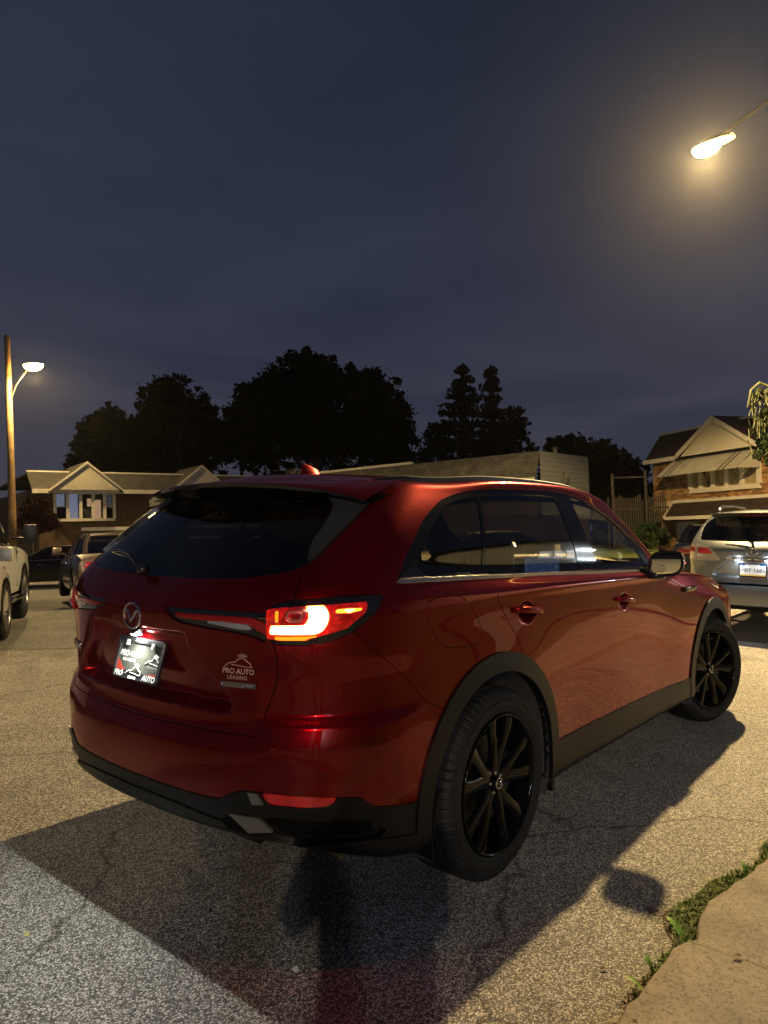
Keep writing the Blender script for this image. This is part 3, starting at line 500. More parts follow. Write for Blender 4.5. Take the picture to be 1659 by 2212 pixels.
# ---------------------------------------------------------------- the red SUV
def lens_mat(name,base,emit,estr,sc=60):
    """red lens whose inside is faceted and unevenly lit"""
    m=bpy.data.materials.new(name); m.use_nodes=True; nt=m.node_tree; N=nt.nodes; L=nt.links; b=N['Principled BSDF']
    b.inputs['Base Color'].default_value=(*base,1); b.inputs['Roughness'].default_value=.12; b.inputs['Coat Weight'].default_value=1; b.inputs['Coat Roughness'].default_value=.01
    tc=N.new('ShaderNodeTexCoord'); v=N.new('ShaderNodeTexVoronoi'); v.inputs['Scale'].default_value=sc; L.new(tc.outputs['Object'],v.inputs['Vector'])
    n=N.new('ShaderNodeTexNoise'); n.inputs['Scale'].default_value=14; L.new(tc.outputs['Object'],n.inputs['Vector'])
    r=N.new('ShaderNodeMapRange'); r.inputs['From Min'].default_value=.36; r.inputs['From Max'].default_value=.68; r.inputs['To Min'].default_value=.15*estr; r.inputs['To Max'].default_value=1.6*estr; L.new(n.outputs['Fac'],r.inputs[0])
    q=N.new('ShaderNodeMath'); q.operation='MULTIPLY'; q.inputs[1].default_value=1; L.new(r.outputs[0],q.inputs[0]); w=N.new('ShaderNodeMapRange'); w.inputs['To Min'].default_value=1.25; w.inputs['To Max'].default_value=.5; w.inputs['From Max'].default_value=.6; L.new(v.outputs['Distance'],w.inputs[0]); L.new(w.outputs[0],q.inputs[1])
    b.inputs['Emission Color'].default_value=(*emit,1); L.new(q.outputs[0],b.inputs['Emission Strength'])
    return m
SATIN_BLACK=mat('satin_black_fin',(.020,.020,.021),.30,spec=.6)
LENS=lens_mat('red_lens_lit',(.16,.001,.001),(1,.012,.008),.42)
LENS_OFF=lens_mat('red_lens_unlit',(.22,.006,.008),(1,.04,.03),.035)
GUIDE=mat('light_guide_lit',(1,.3,.2),.3,emit=(1.0,.10,.045),estr=82)
GUIDE_EDGE=mat('light_guide_edge',(1,.3,.1),.3,emit=(1.0,.30,.012),estr=2.4)
AMBER=mat('amber_reflector_lit',(.8,.25,.02),.2,emit=(1,.33,.01),estr=.95)
RING=mat('projector_ring',(.5,.08,.08),.15,metal=.7,emit=(1,.25,.2),estr=.10,coat=1)
REFL=lens_mat('bumper_reflector',(.30,.003,.005),(1,.02,.02),.10,sc=260)
CLEARLENS=mat('reversing_lens',(.5,.5,.52),.12,metal=.8,coat=1,bump=(220,1,.004))
REDSTRIP=mat('red_garnish',(.35,.004,.010),.22,.55,coat=1)
suv=empty('parked_suv',(0,0,0),'glossy dark red SUV with glowing right tail light and black wheels, nearest the viewer','suv')
def build_suv():
    S=Shell(11,18,REG)
    # order matters: later cuts only work on the labels named
    S.cut('tailgate','tailgate',['body'],gap=.0028)
    S.cut('back_glass','back_glass',['tailgate'],gap=.0016)
    S.cut('fin','fin',['back_glass'],gap=.001)
    S.cut('windscreen','windscreen',['body'],gap=.003)
    S.cut('hood','hood',['body'],gap=.0025)
    S.cut('roof','roof',['body'],gap=.002)
    S.cut('lamp','lamp',['body','tailgate'],gap=.0022)
    S.cut('strip','strip',['tailgate'],gap=.001); S.cut('strip_red','strip_red',['strip']); S.cut('reverse','reverse',['strip'])
    S.cut('lens','lens',['lamp']); S.cut('guide','guide_edge',['lens']); S.cut('guide','guide',['guide_edge'],inset=.005)
    S.cut('amber','amber',['lens']); S.cut('cube','amber',['lens']); S.cut('side_guide','guide_edge',['lens']); S.cut('side_guide','guide',['guide_edge'],inset=.006)
    S.cut('ring','ring',['lens']); S.cut('ring','ring_inner',['ring'],inset=.008)
    S.cut('bumper','bumper',['body'],gap=.0022)
    S.cut('clad_rear','clad_rear',['body','bumper'],gap=.0012); S.cut('reflector','reflector',['clad_rear','bumper'],gap=.0015)
    S.cut('vent','vent',['clad_rear']); S.cut('vent_grid','vent_grid',['vent']); S.cut('clad_lip','clad_lip',['clad_rear'],gap=.0008)
    S.cut('dlo','dlo',['body']); S.cut('belt','belt',['dlo','body']); S.cut('corner','corner',['dlo'],gap=.001)
    for g in ('quarter_glass','rear_glass','front_glass'): S.cut(g,g,['dlo'],gap=.001)
    S.cut('sill','sill',['body'],gap=.001)
    S.cut('rear_door','rear_door',['body'],gap=.0026); S.cut('rear_door',None,['sill','dlo','belt'],gap=.002); S.cut('front_door','front_door',['body'],gap=.0026); S.cut('front_door',None,['sill','dlo'],gap=.002)
    S.cut('front_door_front',None,['front_door'],gap=.0) if False else None
    S.cut('fuel','fuel',['body'],gap=.0020)
    ev=['body','rear_door','front_door','sill','clad_rear','clad_lip','bumper','gap']
    S.cut('arch_r_out','arch_r',ev); S.cut('arch_f_out','arch_f',ev); S.cut('arch_r_in','void',ev+['arch_r']); S.cut('arch_f_in','void',ev+['arch_f'])
    S.cut('headlamp','headlamp',['body'],gap=.002); S.cut('grille','grille',['body'],gap=.002)
    P=S.part
    # painted panels
    tg=P('tailgate','tailgate',PAINT_RED,suv); P('bumper','rear_bumper',PAINT_RED,suv); P('roof','roof_panel',PAINT_RED,suv); P('hood','hood',PAINT_RED,suv,rim=.02)
    for sd in (-1,1):
        P('body','quarter_and_fender',PAINT_RED,suv,(sd,)); fd=P('fuel','fuel_flap',PAINT_RED,suv,(sd,)) if sd<0 else P('fuel','blank_panel',PAINT_RED,suv,(sd,))
        rdo=P('rear_door','rear_door',PAINT_RED,suv,(sd,)); fdo=P('front_door','front_door',PAINT_RED,suv,(sd,))
        P('sill','sill_cladding',CLAD,suv,(sd,),off=.006,rim=.03)
        P('arch_r','wheel_arch_trim',CLAD,suv,(sd,),off=.010,rim=.045); P('arch_f','wheel_arch_trim',CLAD,suv,(sd,),off=.010,rim=.045)
        wf=P('dlo','window_surround',PIANO,suv,(sd,),off=-.002,rim=.01); P('belt','beltline_moulding',SATIN,wf,(sd,),off=.004,rim=.01); P('corner','corner_cap',GLOSS_BLACK,wf,(sd,),off=.003)
        P('quarter_glass','quarter_window',GLASS_DARK,wf,(sd,),off=-.005,rim=0); P('rear_glass','rear_door_window',GLASS_DARK,rdo,(sd,),off=-.005,rim=0); P('front_glass','front_door_window',GLASS_CLEAR,fdo,(sd,),off=-.005,rim=0)
        lit=sd<0
        tl=P('lamp','tail_lamp',GLOSS_BLACK,suv,(sd,),off=.001)
        P('lens','lamp_lens',LENS if lit else LENS_OFF,tl,(sd,),off=.006,rim=.01,dome=('lens',.012,.05))
        P('guide_edge','light_guide_rim',GUIDE_EDGE if lit else LENS_OFF,tl,(sd,),off=.009,rim=.006); P('guide','light_guide',GUIDE if lit else LENS_OFF,tl,(sd,),off=.010,rim=.006,dome=('guide',.030,.05))
        P('amber','indicator_bar',AMBER if lit else LENS_OFF,tl,(sd,),off=.008,rim=.005); P('ring','projector_ring',RING,tl,(sd,),off=.008,rim=.005); P('ring_inner','projector_bars',LENS,tl,(sd,),off=.004,rim=.004)
        P('headlamp','headlamp',CLEARLENS,suv,(sd,))
        P('strip','garnish_strip',GLOSS_BLACK,tg,(sd,),off=-.012,rim=.0); P('strip_red','garnish_insert',REDSTRIP,tg,(sd,),off=-.003,rim=.012); P('reverse','reversing_lamp',CLEARLENS,tg,(sd,),off=-.008,rim=.004)
        P('reflector','bumper_reflector',REFL,suv,(sd,),off=-.004,rim=.006); P('fin','spoiler_fin',SATIN_BLACK,tg,(sd,),off=.012,rim=.016)
        P('vent','vent_surround',CLAD,suv,(sd,),off=-.014,rim=0); vg=P('vent_grid','vent_panel',CLAD,suv,(sd,),off=-.022,rim=.0)
        # small raised lozenges on the vent panel
        lz=MB(); o,_=REG['vent_grid']; oc=np.array(o); c0=oc.min(0);c1=oc.max(0)
        for i in range(11):
            for j in range(5):
                v=c0[0]+(c1[0]-c0[0])*(j+.5)/5; q=c0[1]+(c1[1]-c0[1])*(i+.5+.35*(j%2))/11.5
                if i in (4,5,6) and j%2: continue
                p=on_skin(v,q,sd,-.019); nn=snorm([[v,q]])[0]*[1,sd,1]; n=Vector(nn); a=n.cross(Vector((0,0,1))).normalized(); b=a.cross(n)
                w=.008; V=[p-a*w-b*.0015,p+a*w*.4-b*.0015,p+a*w+b*.0015,p-a*w*.4+b*.0015]; V2=[x+n*.002 for x in V]; lz.add(V+V2,[(4,5,6,7),(0,1,5,4),(1,2,6,5),(2,3,7,6),(3,0,4,7)])
        lz.build('vent_lozenges',CLAD,vg,fix=True)['kind']='stuff'
        for fn in ('facet_upper','facet_lower'):
            q=REG[fn][0]; lf=[on_skin(*q[i],sd,.006) for i in (0,3)]; rt=[on_skin(*q[i],sd,.012) for i in (1,2)]; rb=[on_skin(*q[i],sd,.0) for i in (1,2)]
            f_=MB(); f_.add([lf[0],rt[0],rt[1],lf[1],rb[0],rb[1]],[(0,1,2,3),(1,4,5,2),(0,4,1),(3,2,5)]); f_.build('vent_facet',mat('lit_satin_facet',(.09,.088,.085),.30),suv,fix=True)  # paler grey stands in for plate lamp light on the facets
    bc=P('clad_rear','bumper_cladding',CLAD,suv,off=.004,rim=.02); P('clad_lip','bumper_lip',CLAD,suv,off=.010,rim=.03)
    # step ridge between upper and lower cladding
    P('windscreen','windscreen',GLASS_CLEAR,suv,off=-.003,rim=0); gl=P('back_glass','rear_window',GLASS_BACK,tg,off=-.003,rim=0); P('grille','front_grille',GLOSS_BLACK,suv)
    P('gap','joint_shadow',VOID,suv,off=-.007,rim=0)  # black strips sunk in the joints: shade painted in, light leaks stopped
    # black inner skin seen only through the joints
    S2=Shell(5,8,REG)
    for n in ('dlo','windscreen','back_glass'): S2.cut(n,'win',['body'],inset=.012)
    for n in ('arch_r_out','arch_f_out'): S2.cut(n,'void',['body'],inset=-.01)
    P2=S2.part('body','inner_shell',VOID,suv,off=-.020,rim=0)
    # ---- spoiler
    def spo(side_y):
        y=side_y; a=abs(y)/.735
        xe=-.79+.185*a**2.6; ze=float(np.interp(abs(y),[0,.2,.4,.6,.7,.76],[1.676,1.672,1.661,1.637,1.608,1.586]))
        # skin point above at the same width
        best=None
        return xe,ze
    def top_at(y):
        # walk the roof-edge row to find the skin at this width, from the tailgate seam back
        g=np.array([[v,s_] for v in np.linspace(16.2,17.5,3) for s_ in np.linspace(0,6,61)]); return g
    gy=np.linspace(-.735,.735,61); V=[];F=[];nrow=9
    sv_s=np.linspace(0,4.9,240); rowtop=seval(np.stack([np.full(240,16.6),sv_s],1)); rowbot=seval(np.stack([np.full(240,14.75),sv_s],1)); rowmid=seval(np.stack([np.full(240,17.6),sv_s],1))
    def onrow(R_,y): return np.array([np.interp(abs(y),np.maximum.accumulate(R_[:,1]),R_[:,k]) for k in (0,2)])
    for y in gy:
        xe,ze=spo(y); t=onrow(rowtop,y); b=onrow(rowbot,y); f=min(1,abs(y)/.735); th=.013*(1-f**6)+.002
        t=np.array([t[0]+.02,t[1]-.001]); m1=t+(np.array([xe,ze])-t)*.5; m1[1]+=.006*(1-f**3)
        P_=[t,t+(m1-t)*.5+np.array([0,.002]),m1,m1+(np.array([xe,ze])-m1)*.55+np.array([0,.0015]),np.array([xe+.010,ze+.0015]),np.array([xe,ze-.004]),np.array([xe+.004,ze-.004-th]),np.array([xe+.04*(1-f**4)+.004,ze-.008-th*1.3]),b+(np.array([xe+.04,ze-.02])-b)*.35,b+np.array([.01,0])]
        nrow=len(P_)
        V+= [(p[0],y,p[1]) for p in P_]
    n=len(gy)
    for i in range(n-1):
        for j in range(nrow-1): a=i*nrow+j; F.append((a,a+1,a+nrow+1,a+nrow))
    me=bpy.data.meshes.new('spoiler'); me.from_pydata(V,[],F); me.update(); o=link('spoiler',me,tg); me.materials.append(PAINT_RED); me.materials.append(GLOSS_BLACK)
    for k,p in enumerate(me.polygons): p.material_index=0 if k%(nrow-1)<5 else 1
    smooth_angle(o,38)
    bl=MB(); 
    bl.grid(lambda u,v:(-.7905+.185*(abs((u-.5)*.5)/.735)**2.6+.0035,(u-.5)*.46,1.676-.0042-.004-.008*v-.013*abs((u-.5)*.46)**1.2),24,2); bl.build('high_brake_lamp',mat('brake_lens_dark',(.10,.004,.006),.1,coat=1),tg)
    # ---- roof rails and aerial
    for sd in (-1,1):
        r=MB(); pts=[]
        for k in range(33):
            f=k/32; sx=4.75+ (13.15-4.75)*f; v=16.75+.25*math.sin(f*math.pi); p=on_skin(v,sx,sd); lift=.001+.020*min(1,(min(f,1-f)*7))**.8
            pts.append(p+Vector((0,0,lift)))
        V=[];F=[]
        for k,p in enumerate(pts):
            f=k/32; h=.006+.026*min(1,min(f,1-f)*8)**.7; w_=.004+.013*min(1,min(f,1-f)*9)
            V+= [p+Vector((0,sd*w_,-h)),p+Vector((0,sd*w_,-.004)),p+Vector((0,sd*w_*.5,0)),p+Vector((0,-sd*w_*.7,0)),p+Vector((0,-sd*w_,-.004)),p+Vector((0,-sd*w_,-h))]
        for k in range(32):
            for j in range(6): a=k*6+j;b=k*6+(j+1)%6; F.append((a,b,b+6,a+6))
        F+=[(0,1,2,3,4,5),(197,196,195,194,193,192)]
        smooth_angle(r.add(V,F).build('roof_rail',CLAD,suv,fix=True),40)
    f=MB()
    def fin(u,v):
        a=v*2*math.pi; x=u; hgt=.075*(1-u)**.55*sm(0,.12,u+.02); w_=.030*math.sin(math.pi*min(1,u*.95+.08))**.6
        return (-.255+.16*u+.015*(1-u)*(math.sin(a)*.5+.5),w_*math.cos(a)*(1-max(0,math.sin(a))*.85),1.725+max(-.01,math.sin(a))*hgt+.012*u)
    f.grid(fin,20,25); f.build('shark_fin_aerial',PAINT_RED,suv,smooth=True)
    # ---- wiper
    w=MB(); p0=Vector((-1.075,.03,1.318)); w.tube([p0+Vector((0,0,0)),p0+Vector((-.002,.05,.028)),p0+Vector((.012,.12,.058)),p0+Vector((.020,.20,.068)),p0+Vector((.030,.28,.064))],[.018,.013,.010,.008,.005],10)
    w.tube([p0+Vector((.005,.0,.012)),p0+Vector((.022,.13,.040)),p0+Vector((.035,.30,.060))],[.004,.006,.003],6); w.lathe([(0,-.015),(.018,-.012),(.022,0),(.022,.02)],n=20,M=Matrix.Translation(p0)); o=w.build('rear_wiper',GLOSS_BLACK,tg,smooth=True)
    # ---- mirrors
    for sd in (-1,1):
        def shell(u,v):
            a=u*2*math.pi; fy=1-v; x=.0+.135*math.sin(v*math.pi/2); k=math.sqrt(max(0,1-v**2.6)); c,s_=math.cos(a),math.sin(a)
            cy=.118*abs(c)**.62*(1 if c>0 else -1); cz=.088*abs(s_)**.65*(1 if s_>0 else -1); cz-= .018*(c)*(1 if sd else 1)
            return (x,cy*(.35+.65*k),cz*(.30+.70*k))
        e=empty('door_mirror'); e.parent=suv; e.location=(1.80,sd*1.065,1.258); e.scale=(.86,.86,.90); e.rotation_euler=(0,.012,-sd*.16)
        m=MB(); m.grid(shell,40,14,closeu=True); m.build('mirror_housing',GLOSS_BLACK,e,smooth=True,fix=True)
        cap=MB(); cap.grid(lambda u,v:(.030+.107*math.sin((.12+.86*v)*math.pi/2),(.121*math.cos(u*math.pi)),.004+.0*u+(.091*math.sin(u*math.pi)**.65)*math.sqrt(max(0,1-(.12+.86*v)**2.6))*.9-.018*math.cos(u*math.pi)),24,10)
        # the glass sits in a rim, turned slightly outwards
        g=MB(); poly=[]
        for k in range(28):
            a=2*math.pi*k/28; c,s_=math.cos(a),math.sin(a); poly.append((0,.100*abs(c)**.6*(1 if c>0 else -1),.068*abs(s_)**.62*(1 if s_>0 else -1)-.016*c))
        g.add([(-.003+.012*(abs(p[1])*0),p[1],p[2]) for p in poly],[tuple(range(28))]); g.build('mirror_glass',mat('mirror_silver',(.85,.86,.86),.01,1),e)
        rimm=MB(); rimm.tube([(-.002,p[1]*1.12,p[2]*1.16) for p in poly]+[(-.002,poly[0][1]*1.12,poly[0][2]*1.16)],.007,8); rimm.build('mirror_rim',GLOSS_BLACK,e,smooth=True)
        a=MB(); a.tube([(.05,-sd*.02,-.075),(.06,-sd*.12,-.080),(.06,-sd*.21,-.075)],[.036,.032,.042],10); a.build('mirror_arm',GLOSS_BLACK,e,smooth=True)
    # ---- handles
    for sd in (-1,1):
        for (x0,x1,z0,z1) in ((.148,.399,1.122,1.092),(1.305,1.548,1.075,1.05)):
            y=.958 if x0<1 else .957
            h=MB(); pts=[(x0,sd*(y-.01),z0),(x0+.02,sd*(y+.026),z0-.001),(x0+.09,sd*(y+.036),z0-.006),((x0+x1)/2+.03,sd*(y+.037),(z0+z1)/2),(x1-.03,sd*(y+.030),z1+.003),(x1,sd*(y-.01),z1)]
            V=[];F=[]; N_=len(pts)
            for k,p in enumerate(pts):
                w_=.019 if 0<k<N_-1 else .014
                for q in ((0,sd*.004,w_*.9),(0,sd*.010,w_*.3),(0,sd*.008,-w_*.5),(0,-sd*.002,-w_),(0,-sd*.012,-w_*.5),(0,-sd*.012,w_*.5)): V.append((p[0],p[1]+q[1],p[2]+q[2]))
            for k in range(N_-1):
                for j in range(6): a=k*6+j;b=k*6+(j+1)%6; F.append((a,b,b+6,a+6))
            F+=[tuple(range(6)),tuple(range(6*N_-1,6*N_-7,-1))]
            o=h.add(V,F).build('door_handle',PAINT_RED,suv,smooth=True,fix=True); md=o.modifiers.new('s','SUBSURF'); md.levels=md.render_levels=2
    # ---- wheels, liners, floor
    make_wheel(suv,(0,-.985,.399),-1,R=.401); make_wheel(suv,(3.12,-.972,.397),-1,R=.399,steer=-.32)
    make_wheel(suv,(0,.975,.399),1,R=.401,full=False); make_wheel(suv,(3.12,.972,.397),1,R=.399,steer=-.32,full=False)
    lin=mat('wheel_liner',(.028,.026,.026),.85,bump=(60,.6,.004),noise=(30,.4))
    for x in (0,3.12):
        for sd in (-1,1):
            l=MB(); l.grid(lambda u,v:(x+.485*math.cos(-.35+u*(math.pi+.7)),sd*(.955-.42*v),.385+.485*math.sin(-.35+u*(math.pi+.7))),32,2); l.grid(lambda u,v:(x+.485*v*math.cos(u*2*math.pi),sd*.535,max(.24,.385+.485*v*math.sin(u*2*math.pi))),33,2); l.build('wheel_liner',lin,suv,smooth=True)
        # mud flap
    for sd in (-1,1):
        m=MB()
        def flap(u,v,o=0): return (-.452-.012*v-.020*math.sin(v*3)+o,sd*(.985-.20*u-.03*v*(1-u)),.50-.27*v+.03*v*u)
        m.grid(lambda u,v:flap(u,v),5,9); m.grid(lambda u,v:flap(u,v,.006),5,9); m.grid(lambda u,v:flap(0,v,.006*u),2,9); m.grid(lambda u,v:flap(u,1,.006*v),5,2); smooth_angle(m.build('mud_flap',CLAD,suv,fix=True),40)
        m=MB(); m.box((.505,sd*.93-.03,.22),(.53,sd*.93+.03,.50)); m.build('splash_guard',CLAD,suv)
    fl=MB(); fl.box((-.88,-.60,.34),(-.50,.60,.37)); fl.box((.50,-.90,.24),(2.62,.90,.29)); fl.box((.575,-.938,.272),(2.55,.938,.284)); fl.box((-.5,-.52,.26),(.5,.52,.34)); fl.box((2.62,-.5,.24),(3.7,.5,.3)); fl.build('underbody',VOID,suv)  # the wide thin plate is added to block light leaking past the sills
    # muffler shape and tow beam under the bumper
    mf=MB(); mf.bar((-.86,-.45,.36),(-.86,.45,.36),.07); mf.build('muffler',STEEL,suv,smooth=True)
    # ---- plate, lamp, emblem, lettering
    C0=Vector((-1.106,0,.966)); tl=.256
    ex=Vector((0,-1,0)); ez=Vector((math.sin(tl),0,math.cos(tl))); en=ex.cross(ez)   # reader's right, up, out of the plate
    Mp=Matrix(((ex.x,ez.x,en.x,C0.x),(ex.y,ez.y,en.y,C0.y),(ex.z,ez.z,en.z,C0.z),(0,0,0,1)))
    if en.x>0: Mp=Matrix(((ex.x,ez.x,-en.x,C0.x),(ex.y,ez.y,-en.y,C0.y),(ex.z,ez.z,-en.z,C0.z),(0,0,0,1)))
    pl=empty('number_plate'); pl.parent=suv; pl.matrix_local=Mp
    PK=mat('plate_print_black',(.030,.031,.026),.28,coat=.3); PR=mat('plate_print_red',(.20,.022,.012),.3); PW=mat('plate_print_white',(.40,.40,.39),.35); PG=mat('plate_print_grey',(.10,.10,.10),.35); FR=mat('plate_frame_black',(.014,.014,.015),.22,coat=.4)
    b=MB(); b.box((-.150,-.074,.003),(.150,.074,.006)); b.build('plate_blank',PK,pl)
    rp=[(-.150,-.074),(-.150,-.005),(-.128,-.020),(-.105,-.040),(-.075,-.055),(-.03,-.062),(.02,-.060),(.07,-.052),(.150,-.045),(.150,-.074)]
    b=MB(); b.prism(rp,.0012,z0=.006); b.build('plate_swoosh',PR,pl)
    def rr(w,h,r,n=6): 
        o=[]
        for cx,cy,a0 in ((w-r,h-r,0),(-w+r,h-r,90),(-w+r,-h+r,180),(w-r,-h+r,270)):
            for k in range(n+1): a=math.radians(a0+90*k/n); o.append((cx+r*math.cos(a),cy+r*math.sin(a)))
        return o
    fo=rr(.157,.083,.010); fi=[(max(-.143,min(.143,x*.92)),max(-.052,min(.060,y*.80+.004))) for x,y in fo]; n=len(fo)
    V=[(x,y,.0) for x,y in fo]+[(x,y,.010) for x,y in fo]+[(x*.985,y*.975,.0125) for x,y in fo]+[(x,y,.0125) for x,y in fi]+[(x,y,.006) for x,y in fi]
    F=[(k*n+i,k*n+(i+1)%n,(k+1)*n+(i+1)%n,(k+1)*n+i) for k in range(4) for i in range(n)]; b=MB(); b.add(V,F); smooth_angle(b.build('plate_frame',FR,pl,fix=True),30)
    T=lambda x,y,z=.0128,r=0: Matrix.Translation((x,y,z))@Matrix.Rotation(r,4,'Z')
    text('frame_lettering','PRO',.030,T(-.112,-.0665),PW,pl,.0005,bold=.0012,shear=.18); text('frame_lettering','AUTO',.030,T(.100,-.0665),PW,pl,.0005,bold=.0012,shear=.18); text('frame_lettering','LEASING',.0135,T(-.012,-.0745),PW,pl,.0005,bold=.0006,shear=.15)
    text('frame_lettering','718 502 2877',.0145,T(0,.0715),PW,pl,.0005,bold=.0006)
    text('plate_lettering','PRO',.031,T(-.108,.013,.0066),PW,pl,.0004,bold=.0009,shear=.2); text('plate_lettering','AUTO',.031,T(-.028,.013,.0066),PG,pl,.0004,bold=.0009,shear=.2); text('plate_lettering','LEASING',.017,T(-.065,-.011,.0066),PW,pl,.0004,space=1.45,shear=.15)
    def carlogo(cx,cy,k,z,mtl,parent,name='car_outline_logo'):
        c=MB(); c.tube([(cx+x*k,cy+y*k,z) for x,y in ((-.05,-.012),(-.03,.002),(-.005,.006),(.012,.020),(.03,.022),(.045,.010),(.058,.004),(.062,-.010))],.0023*k,5); c.tube([(cx+x*k,cy+y*k,z) for x,y in ((-.02,-.004),(.01,-.006),(.04,-.010),(.062,-.010))],.0018*k,5)
        for i,(x,hh) in enumerate(((.010,.006),(.018,.009),(.026,.012),(.034,.009),(.042,.006))): c.box((cx+(x-.003)*k,cy+.026*k,z-.0004),(cx+(x+.003)*k,cy+(.026+hh)*k,z+.0004))
        return c.build(name,mtl,parent)
    carlogo(.092,-.004,.85,.0070,PW,pl); text('plate_lettering','PRO AUTO',.0135,T(.100,-.026,.0066),PG,pl,.0003,bold=.0004); text('plate_lettering','LEASING',.0085,T(.100,-.037,.0066),PG,pl,.0003,space=1.3)
    carlogo(-.016,-.052,.92,.0128,PW,pl)
    for x in (-.088,.088):
        s_=MB(); s_.prism([(-.011,-.012),(.011,-.012),(.009,.010),(-.009,.010)],.004,z0=.0115,M=Matrix.Translation((x,.058,0))); s_.lathe([(0,.0),(.0065,.0),(.0075,-.006)],n=12,axis='z',M=Matrix.Translation((x,.052,.0175))); s_.build('plate_screw_cap',PW,pl)
    # lamp above the plate
    hs=MB(); hs.prism([(-.035,.000),(.035,.000),(.012,-.020),(-.012,-.020)],.03,M=Matrix(((0,0,1,-1.140),(1,0,0,0),(0,1,0,1.090),(0,0,0,1)))); hs.build('plate_lamp_housing',GLOSS_BLACK,tg,fix=True)
    PL=mat('plate_lamp_lens',(1,1,1),.3,emit=(.92,.97,1.0),estr=60)
    ln=MB()
    for y in (-.0,): ln.box((-1.136,y-.018,1.064),(-1.112,y+.018,1.068))
    ln.build('plate_lamp_lens',PL,tg)
    for y in (-.0,): 
        l=lamp('plate_light',(-1.126,y,1.0635),24.0,(.97,1.0,.86),.014,'AREA',rot=(0,math.radians(62),0)); l.parent=suv
    l=lamp('plate_light',(-1.122,0,1.0635),2.2,(1.0,.98,.92),.012,'AREA',rot=(0,math.radians(-8),0)); l.parent=suv
    # emblem
    em=empty('emblem'); em.parent=tg; em.matrix_local=Matrix(((0,0,-1,-1.1385),(-1,0,0,0),(0,1,0,1.142),(0,0,0,1)))
    em.scale=(1.14,1.14,1.14); e=MB(); ring=[(.050*math.cos(a),.043*math.sin(a),.004) for a in np.linspace(0,2*math.pi,49)]; e.tube(ring,.0042,8); e.build('emblem_ring',CHROME,em,smooth=True)
    e=MB(); wing=[(-.046,.020),(-.040,.026),(-.022,.018),(-.008,-.002),(0,-.014),(.008,-.002),(.022,.018),(.040,.026),(.046,.020),(.030,.010),(.014,-.012),(.004,-.026),(0,-.029),(-.004,-.026),(-.014,-.012),(-.030,.010)]
    e.tube([(-.046,.022,.004),(-.026,.016,.005),(-.010,-.004,.005),(0,-.020,.006),(.010,-.004,.005),(.026,.016,.005),(.046,.022,.004)],[.003,.0055,.0055,.006,.0055,.0055,.003],8); e.build('emblem_wing',CHROME,em,smooth=True)
    # script badges: chrome letters at the left, engine badge and dealer sticker at the right
    def skinM(x_y,z,off=.002,side=-1,tilt=0):
        # place on the tailgate where |y| and z are given
        g=np.array([[v,s_] for v in np.linspace(5,11,121) for s_ in np.linspace(0,4.5,91)]); X=seval(g); i=((X[:,1]-abs(x_y))**2+(X[:,2]-z)**2).argmin(); n=snorm(g[i:i+1])[0]*[1,side,1]; p=X[i]*[1,side,1]
        n=Vector(n).normalized(); r=Vector((0,0,1)).cross(n).normalized(); u=n.cross(r); p=Vector(p)+n*off
        return Matrix(((r.x,u.x,n.x,p.x),(r.y,u.y,n.y,p.y),(r.z,u.z,n.z,p.z),(0,0,0,1)))
    text('model_badge','CX-90',.050,skinM(.60,.955,.001,1),CHROME,tg,.004,bold=.0012)
    M=skinM(.555,.985,.0015,-1)
    stk=mat('faded_sticker',(.40,.24,.22),.5)
    text('dealer_sticker','PRO AUTO',.026,M@Matrix.Translation((0,.0,0)),stk,tg,.0002,bold=.0009,shear=.1); text('dealer_sticker','LEASING',.019,M@Matrix.Translation((-.004,-.022,0)),stk,tg,.0002,bold=.0005,space=1.15)
    carlogo(-.006,.027,.98,0,stk,tg,'dealer_sticker').matrix_local=M
    bd=MB(); bd.box((-.072,-.009,0),(.072,.009,.002)); BB=bd.build('engine_badge',mat('badge_plate',(.32,.29,.30),.25,.8),tg); Mb=M@Matrix.Translation((0,-.047,0)); BB.matrix_local=Mb
    bd=MB(); bd.box((.028,-.0075,.002),(.069,.0075,.0028)); bd.box((-.070,-.0075,.002),(-.058,.0075,.0028)); bd.build('badge_field',mat('badge_blue',(.03,.03,.10),.3),tg).matrix_local=Mb
    text('badge_lettering','SKYACTIV',.0155,Mb@Matrix.Translation((-.015,0,.002)),mat('badge_ink',(.03,.03,.04),.4),tg,.0004); text('badge_lettering','PHEV',.0135,Mb@Matrix.Translation((.048,0,.0028)),PW,tg,.0004); text('badge_lettering','e',.016,Mb@Matrix.Translation((-.064,.001,.0028)),PW,tg,.0004)
    # fender vent badge
    fv=MB(); fv.box((2.45,-.985,1.030),(2.69,-.955,1.064)); smooth_angle(fv.build('fender_badge',GLOSS_BLACK,suv,bevel=.006),40)
    fv=MB(); fv.box((2.49,-.9875,1.043),(2.54,-.983,1.053)); fv.box((2.60,-.9875,1.043),(2.62,-.983,1.055)); fv.build('fender_badge_chrome',CHROME,suv)
    # ---- cabin
    def seat(x,y,parent,wd=.25,head=True,name='front_seat',z=.55):
        e=empty(name); e.parent=parent; e.location=(x,y,z)
        def cush(u,v): a=u*2*math.pi; r=1; return (-.0+.27*abs(math.cos(a))**.5*(1 if math.cos(a)>0 else -1)*(.85+.15*v),wd*abs(math.sin(a))**.5*(1 if math.sin(a)>0 else -1),-.09+.18*v)
        m=MB(); m.box((-.28,-wd,-.12),(.26,wd,.06)); smooth_angle(m.build('seat_cushion',INT_BLACK,e,bevel=.04),60)
        m=MB(); M=Matrix.Translation((-.24,0,.02))@Matrix.Rotation(-.30,4,'Y'); m.box((-.06,-wd,0),(.06,wd,.60),M); smooth_angle(m.build('seat_back',INT_BLACK,e,bevel=.045),60)
